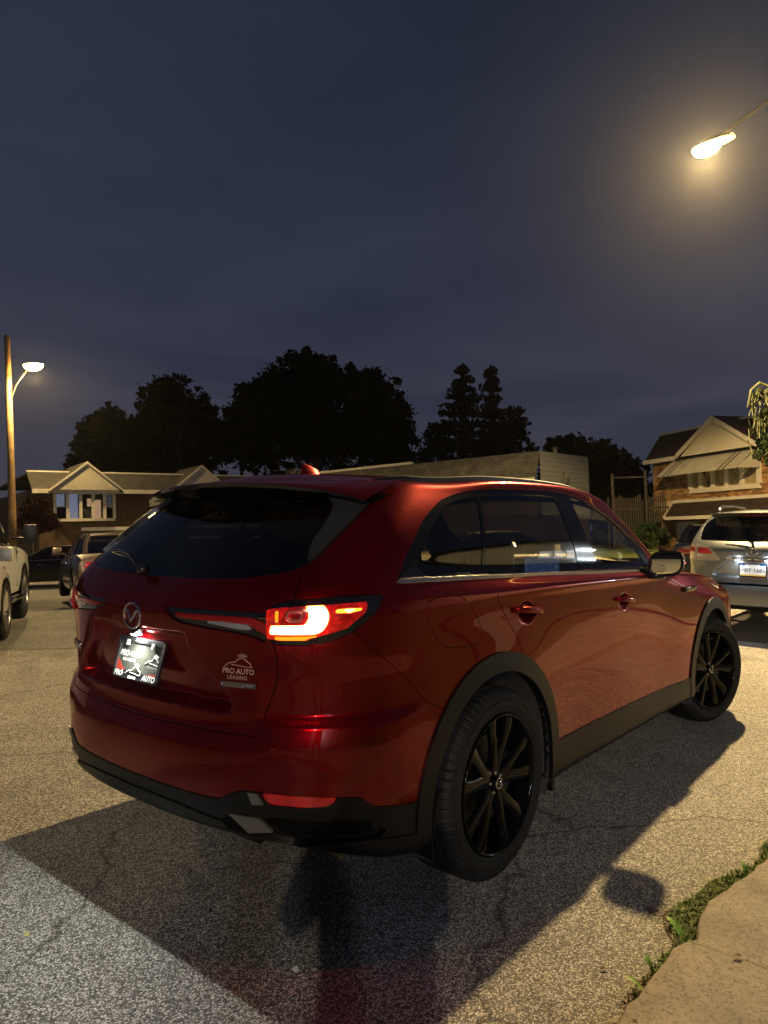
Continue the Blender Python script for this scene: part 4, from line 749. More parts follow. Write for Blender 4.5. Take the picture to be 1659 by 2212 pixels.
        if head:
            m=MB(); M=Matrix.Translation((-.43,0,.60))@Matrix.Rotation(-.15,4,'Y'); m.box((-.05,-.14,.05),(.05,.14,.25),M); smooth_angle(m.build('head_rest',INT_BLACK,e,bevel=.045),60)
        return e
    seat(1.35,-.38,suv);seat(1.35,.38,suv);seat(.48,-.38,suv,name='rear_seat');seat(.48,.38,suv,name='rear_seat');seat(-.35,-.30,suv,.22,name='third_row_seat',z=.62);seat(-.35,.30,suv,.22,name='third_row_seat',z=.62)
    d=MB(); d.box((1.98,-.80,.70),(2.35,.80,1.10)); smooth_angle(d.build('dashboard',INT_DASH,suv,bevel=.05),60)
    sc=MB(); sc.box((1.935,-.285,1.150),(1.955,-.03,1.265)); scr=sc.build('map_screen',None,suv)
    m=bpy.data.materials.new('map_display'); m.use_nodes=True; nt=m.node_tree; b=nt.nodes['Principled BSDF']; tc=nt.nodes.new('ShaderNodeTexCoord'); v=nt.nodes.new('ShaderNodeTexVoronoi'); v.feature='DISTANCE_TO_EDGE'; v.inputs['Scale'].default_value=42; nt.links.new(tc.outputs['Object'],v.inputs['Vector']); r=nt.nodes.new('ShaderNodeValToRGB'); r.color_ramp.elements[0].position=.01; r.color_ramp.elements[0].color=(.5,.75,1,1); r.color_ramp.elements[1].position=.05; r.color_ramp.elements[1].color=(.02,.09,.30,1); nt.links.new(v.outputs['Distance'],r.inputs[0]); nt.links.new(r.outputs[0],b.inputs['Emission Color']); b.inputs['Emission Strength'].default_value=.55; b.inputs['Base Color'].default_value=(.01,.01,.02,1); scr.data.materials.append(m)
    st=MB(); st.tube([(1.80+.06*math.sin(a),.38+.18*math.cos(a),1.02+.17*math.sin(a)) for a in np.linspace(0,2*math.pi,33)],.014,8); st.build('steering_wheel',INT_BLACK,suv,smooth=True)
    fl=MB(); fl.box((-.75,-.78,.52),(2.3,.78,.55)); fl.box((-.84,-.55,.55),(-.76,.55,1.05)); fl.build('cabin_floor',INT_BLACK,suv)
    return S
# ---------------------------------------------------------------- ground
build_suv()
ASPH=asphalt_mat('worn_asphalt',(1.0,.985,.95),2.25)
ASPH2=asphalt_mat('dark_asphalt',(.92,.95,.92),1.25,scale=110)
def gz(x,y):
    """height of the land: flat round the cars, falling gently towards the far street on the left, level elsewhere"""
    d=max(0,(y-3.2)); return -.040*d*sm(2,14,d)*(1-.55*sm(20,60,d)) - .012*max(0,-(x+6))
def sheet(name,material,x0,x1,y0,y1,n,dz=0,poly=None):
    m=MB(); m.grid(lambda u,v:(x0+(x1-x0)*u,y0+(y1-y0)*v,gz(x0+(x1-x0)*u,y0+(y1-y0)*v)+dz),n,n); return m.build(name,material,smooth=True)
def warp(t,a,b,c): # finer spacing near zero
    return c+(b-a)*.5*(2*t-1)*abs(2*t-1)**1.2
m=MB(); m.grid(lambda u,v:(warp(u,-260,260,4),warp(v,-260,260,2),gz(warp(u,-260,260,4),warp(v,-260,260,2))),121,121); tag(m.build('ground',ASPH,smooth=True),kind='structure')
def patch(name,pts,material,dz,res=40):
    """flat piece following the ground, outline given in plan"""
    bm=bmesh.new(); vs=[bm.verts.new((x,y,0)) for x,y in pts]; f=bm.faces.new(vs); bmesh.ops.triangulate(bm,faces=[f]); bmesh.ops.subdivide_edges(bm,edges=bm.edges[:],cuts=5,use_grid_fill=True)
    for v in bm.verts: v.co.z=gz(v.co.x,v.co.y)+dz
    bmesh.ops.recalc_face_normals(bm,faces=bm.faces); me=bpy.data.meshes.new(name); bm.to_mesh(me); bm.free()
    if len(me.polygons) and me.polygons[0].normal.z<0: me.flip_normals()
    return tag(link(name,me,None,material),kind='structure')
def gpt(x,y):
    """ground point seen at a print position"""
    d=(at(x,y,1)-CP); p=None; t=1.
    for _ in range(60):
        p=CP+d*t; err=p.z-gz(p.x,p.y)
        t+= err/max(1e-4,-(d.z)) if d.z<0 else 5
        if abs(err)<1e-3: break
    return CP+d*t
# a long strip of darker ground colour across the lane on the left
e1=[gpt(x,y) for x,y in ((0,1405),(60,1404),(130,1402),(200,1400))]; e2=[gpt(x,y) for x,y in ((230,1309),(165,1315),(120,1320),(80,1330),(40,1342),(0,1352))]
pp=[(p.x,p.y) for p in e1]+[(e1[-1].x+3.4,e1[-1].y-2.0)]+[(e2[0].x+3.4,e2[0].y-2.2)]+[(p.x,p.y) for p in e2]+[(e2[-1].x-3.5,e2[-1].y+1.2),(e1[0].x-3.0,e1[0].y+1.8)]
patch('dark_ground_strip',pp,ASPH2,.004)
# ---- kerb, gutter weeds and pavement at the right
CONC=mat('kerb_concrete',(.40,.35,.29),.85,noise=(9,.35),bump=(90,.55,.006))
def concrete_mat(name,base):
    m=bpy.data.materials.new(name); m.use_nodes=True; nt=m.node_tree; N=nt.nodes; L=nt.links; b=N['Principled BSDF']; tc=N.new('ShaderNodeTexCoord')
    n=N.new('ShaderNodeTexNoise'); n.inputs['Scale'].default_value=3.2; n.inputs['Detail'].default_value=9; n.inputs['Roughness'].default_value=.68; L.new(tc.outputs['Object'],n.inputs['Vector'])
    r=N.new('ShaderNodeValToRGB'); r.color_ramp.elements[0].position=.3; r.color_ramp.elements[0].color=(*[c*.55 for c in base],1); r.color_ramp.elements[1].position=.7; r.color_ramp.elements[1].color=(*[c*1.25 for c in base],1); L.new(n.outputs['Fac'],r.inputs[0])
    v=N.new('ShaderNodeTexVoronoi'); v.inputs['Scale'].default_value=95; v.inputs['Randomness'].default_value=1; w=N.new('ShaderNodeTexNoise'); w.inputs['Scale'].default_value=45; w.inputs['Detail'].default_value=5; L.new(tc.outputs['Object'],w.inputs['Vector']); wm=N.new('ShaderNodeVectorMath'); wm.operation='MULTIPLY_ADD'; wm.inputs[1].default_value=(.035,.035,.035); L.new(w.outputs['Color'],wm.inputs[0]); L.new(tc.outputs['Object'],wm.inputs[2]); L.new(wm.outputs[0],v.inputs['Vector'])
    s=N.new('ShaderNodeSeparateColor'); L.new(v.outputs['Color'],s.inputs[0]); k=N.new('ShaderNodeMapRange'); k.inputs['From Min'].default_value=.40; k.inputs['From Max'].default_value=.85; k.inputs['To Min'].default_value=1.12; k.inputs['To Max'].default_value=.58; L.new(s.outputs[0],k.inputs[0])
    dd=N.new('ShaderNodeMapRange'); dd.inputs['From Min'].default_value=.25; dd.inputs['From Max'].default_value=.45; dd.inputs['To Min'].default_value=0; dd.inputs['To Max'].default_value=1; L.new(v.outputs['Distance'],dd.inputs[0]); mxm=N.new('ShaderNodeMath'); mxm.operation='MAXIMUM'; L.new(k.outputs[0],mxm.inputs[0]); L.new(dd.outputs[0],mxm.inputs[1])
    mm=N.new('ShaderNodeMix'); mm.data_type='RGBA'; mm.blend_type='MULTIPLY'; mm.inputs[0].default_value=1; L.new(r.outputs[0],mm.inputs[6]); cc=N.new('ShaderNodeCombineColor'); [L.new(mxm.outputs[0],cc.inputs[i]) for i in range(3)]; L.new(cc.outputs[0],mm.inputs[7]); L.new(mm.outputs[2],b.inputs['Base Color']); b.inputs['Roughness'].default_value=.85
    f=N.new('ShaderNodeTexNoise'); f.inputs['Scale'].default_value=160; f.inputs['Detail'].default_value=4; L.new(tc.outputs['Object'],f.inputs['Vector']); ad=N.new('ShaderNodeMath'); ad.operation='MULTIPLY_ADD'; ad.inputs[1].default_value=.5; L.new(f.outputs['Fac'],ad.inputs[0]); L.new(mxm.outputs[0],ad.inputs[2]); bp=N.new('ShaderNodeBump'); bp.inputs['Strength'].default_value=.8; bp.inputs['Distance'].default_value=.005; L.new(ad.outputs[0],bp.inputs['Height']); L.new(bp.outputs[0],b.inputs['Normal'])
    return m
APRON=concrete_mat('worn_concrete',(.27,.235,.19))
KH=.075
def kerb_y(x):
    """front line of the kerb; it steps and frays where the driveway slab starts"""
    return -1.735+.012*math.sin(x*2.1)+.006*math.sin(x*7.3)-(.045*sm(-.18,-.05,x)-.035*sm(-.05,.20,x))-.10*sm(.0,.9,x)-.42*sm(.7,3.4,x)-.5*sm(3,9,x)
slabs=[(-4.6,-2.6),(-2.59,-.105),(-.095,1.55),(1.56,3.2),(3.21,4.9),(4.91,6.6),(6.61,8.3),(8.31,10.0),(10.01,14.0),(14.01,18.0),(18.01,24.)]
for i,(x0,x1) in enumerate(slabs):
    m=MB(); n=40; dz=0.0 if i!=2 else -.004
    def kf(u,v,x0=x0,x1=x1,dz=dz):
        x=x0+(x1-x0)*u; yk=kerb_y(x)+.004*math.sin(x*31)+.003*math.sin(x*57+1); prof=[(yk+.006,-.02),(yk+.002,KH-.016),(yk-.004,KH-.005),(yk-.014,KH),(yk-.16,KH+.002),(yk-.40,KH+.004),(yk-.95,KH+.010),(-3.42,KH+.016),(-3.43,-.03)]
        k=v*8; j=min(7,int(k)); f=k-j; a=prof[j];b=prof[j+1]; return (x,a[0]+(b[0]-a[0])*f,a[1]+(b[1]-a[1])*f+dz)
    m.grid(kf,n,9); o=m.build('pavement_slab',APRON,None); smooth_angle(o,30); tag(o,kind='structure')
# soil and dirt gathered in the gutter, weeds on it
SOIL=mat('gutter_soil',(.060,.045,.030),.95,noise=(25,.5),bump=(45,1,.012))
def sy(x,f): return kerb_y(x)+.008+f*(.05+.045*sm(-1.0,.4,x)+.035*math.sin(x*5.1)+.02*math.sin(x*13.7))
m=MB(); m.grid(lambda u,v:(-1.3+5*u,sy(-1.3+5*u,(1-v)*1.0),.003+.016*max(0,v)**1.5*(.7+.3*math.sin(u*90))),220,8); tag(m.build('gutter_soil',SOIL,smooth=True),kind='stuff',label='dark soil and grit packed along the kerb',cat='soil')
LEAF=mat('weed_leaf',(.16,.30,.03),.5,noise=(40,.4)); MOSS=mat('low_weed',(.12,.18,.03),.7,noise=(60,.5)); STRAW=mat('dry_grass',(.30,.25,.12),.7)
def blades(name,n,fn,material,label,cat):
    m=MB()
    for _ in range(n):
        p,h,w,lean,az=fn(); d=Vector((math.cos(az),math.sin(az),0)); s_=Vector((-math.sin(az),math.cos(az),0)); a=p; b=p+Vector((0,0,h*.6))+d*lean*.35; c=p+Vector((0,0,h*.8))+d*lean
        m.add([a-s_*w*.5,a+s_*w*.5,b+s_*w*.5,b-s_*w*.5,c],[(0,1,2,3),(3,2,4)])
    return tag(m.build(name,material),label,cat,kind='stuff')
def f1():
    x=random.choice((random.uniform(.05,2.6),random.gauss(.28,.2),random.gauss(.85,.3),random.gauss(-.05,.12))); y=sy(x,random.random()**1.6*.8); return Vector((x,y,.012)),random.uniform(.008,.035),random.uniform(.003,.008),random.uniform(.005,.03),random.uniform(0,6.28)
blades('gutter_weeds',5200,f1,MOSS,'low green weeds and moss growing in the gutter by the kerb','weeds')
def f2():
    x=random.uniform(-.6,3); y=sy(x,random.random()*1.2); return Vector((x,y,.012)),random.uniform(.003,.01),random.uniform(.002,.004),random.uniform(.01,.05),random.uniform(0,6.28)
blades('dry_stalks',900,f2,STRAW,'dry stalks and clippings lying in the gutter','dry grass')
def dandelion(name,loc,az,L_,up,label):
    """one toothed leaf with a midrib fold"""
    m=MB(); V=[];F=[]; n=14
    for k in range(n+1):
        f=k/n; w=.020*L_/.13*math.sin(math.pi*min(1,f*.9+.08))**.7*(1 if k%2 else .55)*(.55+.8*f if f<.75 else 1.15*(1.02-f)/.27+.1); z=up*math.sin(f*1.7); x=L_*f*math.cos(up/L_*.8*f)
        V+= [(x,-w,z+.15*w),(x,0,z-.25*w),(x,w,z+.15*w)]
    for k in range(n):
        for j in (0,1): a=3*k+j; F.append((a,a+1,a+4,a+3))
    m.add(V,F); o=m.build(name,LEAF,smooth=True); o.location=loc; o.rotation_euler=(0,0,az); return tag(o,label,'weed leaf','dandelion leaves at the kerb')
p=Vector((-.055,kerb_y(-.055)+.012,.015)); dandelion('weed_leaf',p,1.25,.12,.075,'broad toothed green leaf standing up beside the frayed corner of the kerb')
p=Vector((-.30,kerb_y(-.30)+.010,.012)); dandelion('weed_leaf',p,1.0,.075,.055,'short bright green leaf leaning out over the kerb edge just below the tall one')
p=Vector((-.37,kerb_y(-.37)+.010,.010)); dandelion('weed_leaf',p,1.75,.085,.035,'narrow pointed green leaf nearest the viewer at the kerb edge')
p=Vector((.62,kerb_y(.62)+.02,.015)); dandelion('weed_leaf',p,.6,.085,.05,'rounded green leaf in the thick weeds farther up the kerb')
DLEAF=mat('dead_leaf',(.16,.10,.045),.8)
for k in range(26):
    x=random.uniform(-.7,3.2); y=kerb_y(x)+random.choice((random.uniform(.02,.28),random.uniform(-.5,-.03))); s_=random.uniform(.008,.020); a=random.uniform(0,6.28); z=(.006 if y>kerb_y(x) else KH+.010)
    m=MB(); c,q=math.cos(a),math.sin(a); P4=[(-1,0),(-.3,.5),(.6,.45),(1.1,0),(.5,-.5),(-.4,-.4)]; m.add([(x+s_*(u*c-v*q),y+s_*(u*q+v*c),z+s_*.25*abs(v)+.003*(i%2)) for i,(u,v) in enumerate(P4)],[(0,1,2,3),(0,3,4,5)]); tag(m.build('dead_leaf',DLEAF),'small curled dead leaf lying along the kerb','leaf','dead leaves along the kerb')
# grass strip beyond the pavement (mirrored in the doors) and the far lawn
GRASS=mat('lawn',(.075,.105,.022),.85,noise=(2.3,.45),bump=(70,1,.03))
def sheet2(name,mt,x0,x1,y0,y1,z,n=24):
    m=MB(); m.grid(lambda u,v:(x0+(x1-x0)*u,y0+(y1-y0)*v,z(x0+(x1-x0)*u,y0+(y1-y0)*v)),n,n); return tag(m.build(name,mt,smooth=True),kind='structure')
sheet2('front_lawn',GRASS,-14,38,-9.2,-3.42,lambda x,y:.085+.05*sm(-3.4,-9,y))
# loose bits on the asphalt
m=MB(); g=bpy.data.meshes.new('x'); q=gpt(1163*.9999*.549*1.0+0,1914) 
for (px,py,s_,nm,lb,mt) in ((638,2096,.012,'paper_scrap','white scrap lying on the asphalt below the bumper',mat('paper',(.6,.58,.52),.8)),(455,1968,.007,'pebble','small black pebble on the shaded asphalt',VOID),(58,2020,.010,'fallen_leaf','tiny yellowish leaf on the brightly lit asphalt',mat('dry_leaf',(.45,.42,.12),.8))):
    q=gpt(px,py); m=MB(); m.add([(q.x-s_,q.y-s_*.7,.004),(q.x+s_*.4,q.y-s_,.006),(q.x+s_,q.y+s_*.5,.010),(q.x-s_*.5,q.y+s_*.9,.005)],[(0,1,2,3)]); m.add([(q.x-s_,q.y-s_*.7,.001),(q.x+s_*.4,q.y-s_,.001),(q.x+s_,q.y+s_*.5,.003),(q.x-s_*.5,q.y+s_*.9,.001)],[(3,2,1,0)]); tag(m.build(nm,mt),lb,nm.replace('_',' '))
# ---------------------------------------------------------------- street lamps
POLEW=mat('weathered_pole_wood',(.30,.19,.085),.85,noise=(6,.3),bump=(30,.6,.01)); GALV=mat('galvanised_arm',(.16,.15,.13),.55,.4)
LAMPLENS=mat('street_lamp_lens',(1,.8,.4),.4,emit=(1.0,.62,.16),estr=260)
def frame_at(p,ez=None,ex=None):
    ez=Vector(ez or (0,0,1)).normalized(); ex=Vector(ex or (1,0,0)); ex=(ex-ez*ex.dot(ez)).normalized(); ey=ez.cross(ex)
    return Matrix(((ex.x,ey.x,ez.x,p.x),(ex.y,ey.y,ez.y,p.y),(ex.z,ey.z,ez.z,p.z),(0,0,0,1)))
def street_lamp(head,arm,hpole,power,col,label,k=1.25,size=.11,wood=True,lens=None,group=None,rp=.15,top=1.0,up=None):
    """head: world position of the lens; arm: vector from lens to the pole"""
    up=Vector(up or (0,0,1)); base=head+arm-up*hpole
    e=empty('street_lamp',frame_at(base,up),label,'street lamp',group); Mi=e.matrix_world.inverted()
    H=Mi@head; A=Mi@(head+arm)
    m=MB(); 
    m.tube([(0,0,-.3),(0,0,A.z*.33),(0.01,0,A.z*.66),(0,0,A.z+top)],[rp,rp*.9,rp*.78,rp*.66],14); m.build('pole',POLEW if wood else GALV,e,smooth=True)
    d=(H-A); m=MB(); m.tube([A-Vector((0,0,.55))+d*.02,A+d*.10-Vector((0,0,.12)),A+d*.30+Vector((0,0,.10*d.length)),A+d*.62+Vector((0,0,.10*d.length)),A+d*.93+Vector((0,0,.09))],[.035,.032,.030,.028,.028],8); m.build('bracket_arm',GALV,e,smooth=True)
    hd=MB(); dn=Vector((d.x,d.y,0)).normalized(); sd=Vector((-dn.y,dn.x,0)); 
    def f(u,v):
        a=v*math.pi; t=u; w=.14*math.sin(math.pi*min(1,.12+t*.86))**.55; hh=.11*math.sin(math.pi*min(1,.1+t*.88))**.6; return H-dn*.42+dn*.62*t+sd*w*math.cos(a)+Vector((0,0,.035+hh*math.sin(a)))
    hd.grid(f,14,12); hd.build('lamp_head',GALV,e,smooth=True)
    lz=MB(); 
    def g(u,v): a=u*2*math.pi; r=math.sin(v*math.pi/2); return H+dn*.24*k*r*math.cos(a)+sd*.15*k*r*math.sin(a)+Vector((0,0,.034-.15*k*math.cos(v*math.pi/2)))
    lz.grid(g,24,8,closeu=True); lz.build('lamp_lens',lens or LAMPLENS,e,smooth=True)
    l=lamp('street_light',H+Vector((0,0,-.16*k-.03)),power,col,size,'SPOT',rot=(0,0,0),spot=math.radians(164)); l.data.spot_blend=.12; l.parent=e
    return e
street_lamp(LAMP_A,Vector((-.6,-2.7,.25)),7.8,8600,SODIUM,'bright yellow street lamp at the top right of the picture, its arm leaving the frame',wood=True,k=1.0)
hD=at(72,790,29.5); pD=at(19,862,29.5)
street_lamp(hD,(pD-hD),7.2,2600,SODIUM,'wooden pole with a curved arm and yellow street lamp at the left edge',up=(GRAV-CR*.012),rp=.17,top=2.6,k=1.7)  # lens enlarged to stand in for the lamp's glare
street_lamp(LAMP_B,Vector((-.5,-2.4,.2)),8.6,6600,WARMWHITE,'street lamp down the road behind the viewer',wood=True)
def limb_darken(m,lo,hi):
    nt=m.node_tree; b=nt.nodes['Principled BSDF']; lw=nt.nodes.new('ShaderNodeLayerWeight'); lw.inputs[0].default_value=.5; r=nt.nodes.new('ShaderNodeMapRange'); r.interpolation_type='SMOOTHSTEP'; r.inputs['From Min'].default_value=.15; r.inputs['From Max'].default_value=.85; r.inputs['To Min'].default_value=hi; r.inputs['To Max'].default_value=lo; nt.links.new(lw.outputs['Facing'],r.inputs[0]); nt.links.new(r.outputs[0],b.inputs['Emission Strength'])
limb_darken(LAMPLENS,1.6,300)
# ---------------------------------------------------------------- houses
def brick_mat(name,a,b,mortar,sc=1.0):
    m=bpy.data.materials.new(name); m.use_nodes=True; nt=m.node_tree; N=nt.nodes; L=nt.links; p=N['Principled BSDF']; tc=N.new('ShaderNodeTexCoord')
    mp=N.new('ShaderNodeMapping'); mp.inputs['Rotation'].default_value=(math.pi/2,0,0); L.new(tc.outputs['Object'],mp.inputs[0])
    br=N.new('ShaderNodeTexBrick'); br.inputs['Scale'].default_value=1; br.inputs['Brick Width'].default_value=.215*sc; br.inputs['Row Height'].default_value=.075*sc; br.inputs['Mortar Size'].default_value=.006*sc; br.inputs['Color1'].default_value=(*a,1); br.inputs['Color2'].default_value=(*b,1); br.inputs['Mortar'].default_value=(*mortar,1); L.new(mp.outputs[0],br.inputs['Vector'])
    n=N.new('ShaderNodeTexNoise'); n.inputs['Scale'].default_value=3; n.inputs['Detail'].default_value=6; L.new(tc.outputs['Object'],n.inputs['Vector']); r=N.new('ShaderNodeMapRange'); r.inputs['From Min'].default_value=.3; r.inputs['From Max'].default_value=.7; r.inputs['To Min'].default_value=.65; r.inputs['To Max'].default_value=1.3; L.new(n.outputs['Fac'],r.inputs[0]); cc=N.new('ShaderNodeCombineColor'); [L.new(r.outputs[0],cc.inputs[i]) for i in range(3)]
    mx=N.new('ShaderNodeMix'); mx.data_type='RGBA'; mx.blend_type='MULTIPLY'; mx.inputs[0].default_value=1; L.new(br.outputs['Color'],mx.inputs[6]); L.new(cc.outputs[0],mx.inputs[7]); L.new(mx.outputs[2],p.inputs['Base Color']); p.inputs['Roughness'].default_value=.9
    bp=N.new('ShaderNodeBump'); bp.inputs['Strength'].default_value=.5; bp.inputs['Distance'].default_value=.006; bp.invert=True; L.new(br.outputs['Fac'],bp.inputs['Height']); L.new(bp.outputs[0],p.inputs['Normal']); return m
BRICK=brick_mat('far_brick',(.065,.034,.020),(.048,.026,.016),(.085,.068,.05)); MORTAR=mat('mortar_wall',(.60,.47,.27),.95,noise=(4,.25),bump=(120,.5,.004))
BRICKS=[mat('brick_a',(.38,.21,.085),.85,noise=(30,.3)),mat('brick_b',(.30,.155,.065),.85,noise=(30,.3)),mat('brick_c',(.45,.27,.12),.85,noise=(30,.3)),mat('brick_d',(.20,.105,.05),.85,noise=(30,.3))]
def shingle_mat(name,a,b):
    m=brick_mat(name,a,b,tuple(c*.45 for c in a),1.0); 
    for n in m.node_tree.nodes:
        if n.type=='TEX_BRICK': n.inputs['Brick Width'].default_value=.30; n.inputs['Row Height'].default_value=.14; n.inputs['Mortar Size'].default_value=.008
    return m
SHING_G=shingle_mat('grey_shingles',(.034,.032,.029),(.026,.024,.022)); SHING_B=shingle_mat('brown_shingles',(.045,.027,.018),(.032,.020,.014)); SHING_L=shingle_mat('weathered_shingles',(.10,.093,.078),(.070,.065,.056))
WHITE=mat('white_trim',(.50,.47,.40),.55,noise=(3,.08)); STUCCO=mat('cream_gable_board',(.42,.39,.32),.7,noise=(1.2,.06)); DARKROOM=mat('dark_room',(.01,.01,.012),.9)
def slab(m,pts,th=.04,n=None):
    """thick sheet from a planar outline"""
    P=[Vector(p) for p in pts]; nn=(P[1]-P[0]).cross(P[2]-P[0]).normalized()*th; k=len(P); m.add(P+[p-nn for p in P],[tuple(range(k)),tuple(range(2*k-1,k-1,-1))]+[(i,k+i,k+(i+1)%k,(i+1)%k) for i in range(k)]); return m
# ---- left terrace: local x along the front, z up, -y towards the street
a0=at(68,1058,31.); a1=at(360,1062,34.6)
ex=(a1-a0); ex=(ex-GRAV*ex.dot(GRAV)).normalized(); ML=frame_at(a0,GRAV,ex)
def loc(M,x,y,n=Vector((0,1,0)),off=0):
    """where the sight line through print position (x,y) meets the local plane y=off"""
    Mi=M.inverted(); o=Mi@CP; d=(Mi@at(x,y,1.))-o; t=(off-o.y)/d.y; return o+d*t
TW=loc(ML,427.6,1053).x-loc(ML,182,1058).x          # house width
gx=loc(ML,182,1058).x; hw=(loc(ML,259,1059).x-loc(ML,105,1058).x)/2; gh=loc(ML,182,1002).z; rz=loc(ML,68,1018,off=.7).z
def terrace_house(k,shing,label,first=False,lit=1.0):
    x0=gx-TW/2+k*TW; x1=x0+TW; cx=(x0+x1)/2
    if first: x0=loc(ML,68,1058).x-.0
    e=empty('row_house',ML.copy(),label,'house','brick row houses across the far street'); zb=-5.6
    wz=(loc(ML,182,1126).z,loc(ML,182,1063).z); wx=(loc(ML,118,1100).x-gx,loc(ML,246,1100).x-gx)
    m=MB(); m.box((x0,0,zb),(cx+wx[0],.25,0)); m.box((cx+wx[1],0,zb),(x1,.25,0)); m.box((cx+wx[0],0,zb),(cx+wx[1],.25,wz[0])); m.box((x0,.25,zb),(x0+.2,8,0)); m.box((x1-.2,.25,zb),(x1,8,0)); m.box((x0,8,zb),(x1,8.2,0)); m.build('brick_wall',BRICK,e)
    m=MB(); slab(m,[(x0-.05,-.32,-.02),(x1,-.32,-.02),(x1,.7,rz),(x0-.05,.7,rz)],.08); slab(m,[(x0,.7,rz-.05),(x1,.7,rz-.05),(x1,8.2,rz-.3),(x0,8.2,rz-.3)],.08); m.build('roof',shing,e)
    m=MB(); m.box((x0-.05,-.36,-.16),(x1,-.30,.02)); m.box((x0-.05,.66,rz-.02),(x1,.76,rz+.04)); m.build('fascia',WHITE,e)
    # gable: boarded triangle with its own little roof
    m=MB(); slab(m,[(cx-hw,-.46,-.02),(cx+hw,-.46,-.02),(cx,-.46,gh)],-.05); m.build('gable_board',STUCCO,e)
    m=MB(); slab(m,[(cx-hw-.06,-.52,-.08),(cx,-.52,gh+.06),(cx,2.4,gh+.06),(cx-hw-.06,2.4,-.08)],.06); slab(m,[(cx,-.52,gh+.06),(cx+hw+.06,-.52,-.08),(cx+hw+.06,2.4,-.08),(cx,2.4,gh+.06)],.06); m.build('gable_roof',shing,e)
    m=MB()
    for s_ in (-1,1): slab(m,[(cx+s_*(hw+.05),-.53,-.10),(cx+s_*(hw+.05),-.53,.0),(cx,-.53,gh+.06),(cx,-.53,gh-.04)],.04 if s_<0 else -.04)
    m.build('gable_trim',WHITE,e)
    # bow window of five lights
    w=empty('bay_window'); w.parent=e; w.location=(cx,0,0)
    W_=(wx[1]-wx[0])/2; xs=[-W_,-W_*.62,-W_*.21,W_*.21,W_*.62,W_]; ys=[-.04,-.24,-.33,-.33,-.24,-.04]
    xs=[a+(wx[1]+wx[0])/2 for a in xs]
    fr=MB(); fr.prism([(xs[i]*1.02-.0,ys[i]-.04) for i in range(6)]+[(xs[5]+.03,.1),(xs[0]-.03,.1)],.12,z0=wz[0]); fr.prism([(xs[i]*1.02,ys[i]-.05) for i in range(6)]+[(xs[5]+.03,.1),(xs[0]-.03,.1)],.10,z0=wz[1]-.10)
    for i in range(6): fr.box((xs[i]-.065,ys[i]-.03,wz[0]+.1),(xs[i]+.065,ys[i]+.06,wz[1]-.08))
    for i in (0,4):
        zc=(wz[0]+wz[1])/2; a=Vector((xs[i],ys[i],zc)); b=Vector((xs[i+1],ys[i+1],zc)); fr.bar(a,b,.030,n=4)
        c=(a+b)/2; fr.bar((c.x,c.y,zc),(c.x,c.y,wz[1]-.1),.012,n=4); c1=a+(b-a)*.1;c2=a+(b-a)*.9; fr.bar((c1.x,c1.y,(zc+wz[1])/2),(c2.x,c2.y,(zc+wz[1])/2),.012,n=4)
    fr.build('window_frame',WHITE,w)
    for i in range(5):
        g=MB(); g.add([(xs[i],ys[i],wz[0]+.1),(xs[i+1],ys[i+1],wz[0]+.1),(xs[i+1],ys[i+1],wz[1]-.08),(xs[i],ys[i],wz[1]-.08)],[(0,1,2,3)]); g.build('window_pane',GLASS_HOUSE,w)
        c=MB(); dy=.16; n=10; x_a,x_b=(xs[i]+.06,xs[i+1]-.06)
        if i==0: x_a,x_b,z_a,z_b,mt=xs[0]+.06,xs[1]-.06,(wz[0]+wz[1])/2,wz[1],CURT_B
        elif i==1: x_a,x_b,z_a,z_b,mt=xs[1]+.10,xs[2]-.06,wz[0],wz[1]-.1,CURT_B
        elif i==2: x_a,x_b,z_a,z_b,mt=xs[3]-.22,xs[3],wz[0]+.65,wz[0]+1.0,CURT_W
        elif i==3: x_a,x_b,z_a,z_b,mt=xs[3]+.04,xs[4]-.12,wz[0]+.02,wz[1]-.35,CURT_W
        else: x_a,x_b,z_a,z_b,mt=xs[4]+.08,xs[5]-.06,(wz[0]+wz[1])/2,wz[1]-.1,CURT_D
        c.grid(lambda u,v:(x_a+(x_b-x_a)*u,(ys[i]+ys[i+1])/2+dy+.02*math.sin(u*26),z_a+(z_b-z_a)*v),14,2); c.build('curtain',mt,w)
    b=MB(); b.box((wx[0],.9,wz[0]),(wx[1],.95,wz[1])); b.build('room_back',DARKROOM,w)
    # band, pent roof and gutter over the ground floor
    zt=loc(ML,300,1137).z; zt2=zt-.16; zl=loc(ML,300,1163,off=-1.).z; x00=x0 if not first else loc(ML,175,1140).x
    m=MB(); m.box((x00,-.06,zt2),(x1,.0,zt)); m.box((x00,-1.08,zl-.10),(x1,-1.0,zl)); m.build('porch_trim',WHITE,e)
    m=MB(); slab(m,[(x00,-1.05,zl),(x1,-1.05,zl),(x1,-.01,zt2),(x00,-.01,zt2)],.06); m.build('porch_roof',shing,e)
    m=MB(); m.box((cx-1.3,-.03,zl-2.2),(cx-.2,.0,zl-.5)); m.box((cx+.6,-.03,zl-2.6),(cx+1.5,.0,zl-.45)); m.build('porch_openings',DARKROOM,e)
    return e
CURT_B=mat('bluish_curtain',(.5,.55,.7),.8,emit=(.42,.52,.85),estr=.20,noise=(8,.2)); CURT_W=mat('warm_curtain',(.7,.5,.35),.8,emit=(.95,.62,.40),estr=.28,noise=(5,.3)); CURT_D=mat('dim_curtain',(.2,.22,.3),.8,emit=(.3,.36,.6),estr=.05)
terrace_house(0,SHING_G,'leftmost brick row house, white gable over a five light bow window',first=True)
terrace_house(1,SHING_G,'second brick row house, its white gable peeping over the red SUV roof')
terrace_house(2,SHING_B,'third row house with brown shingle roof, mostly hidden behind the red SUV')
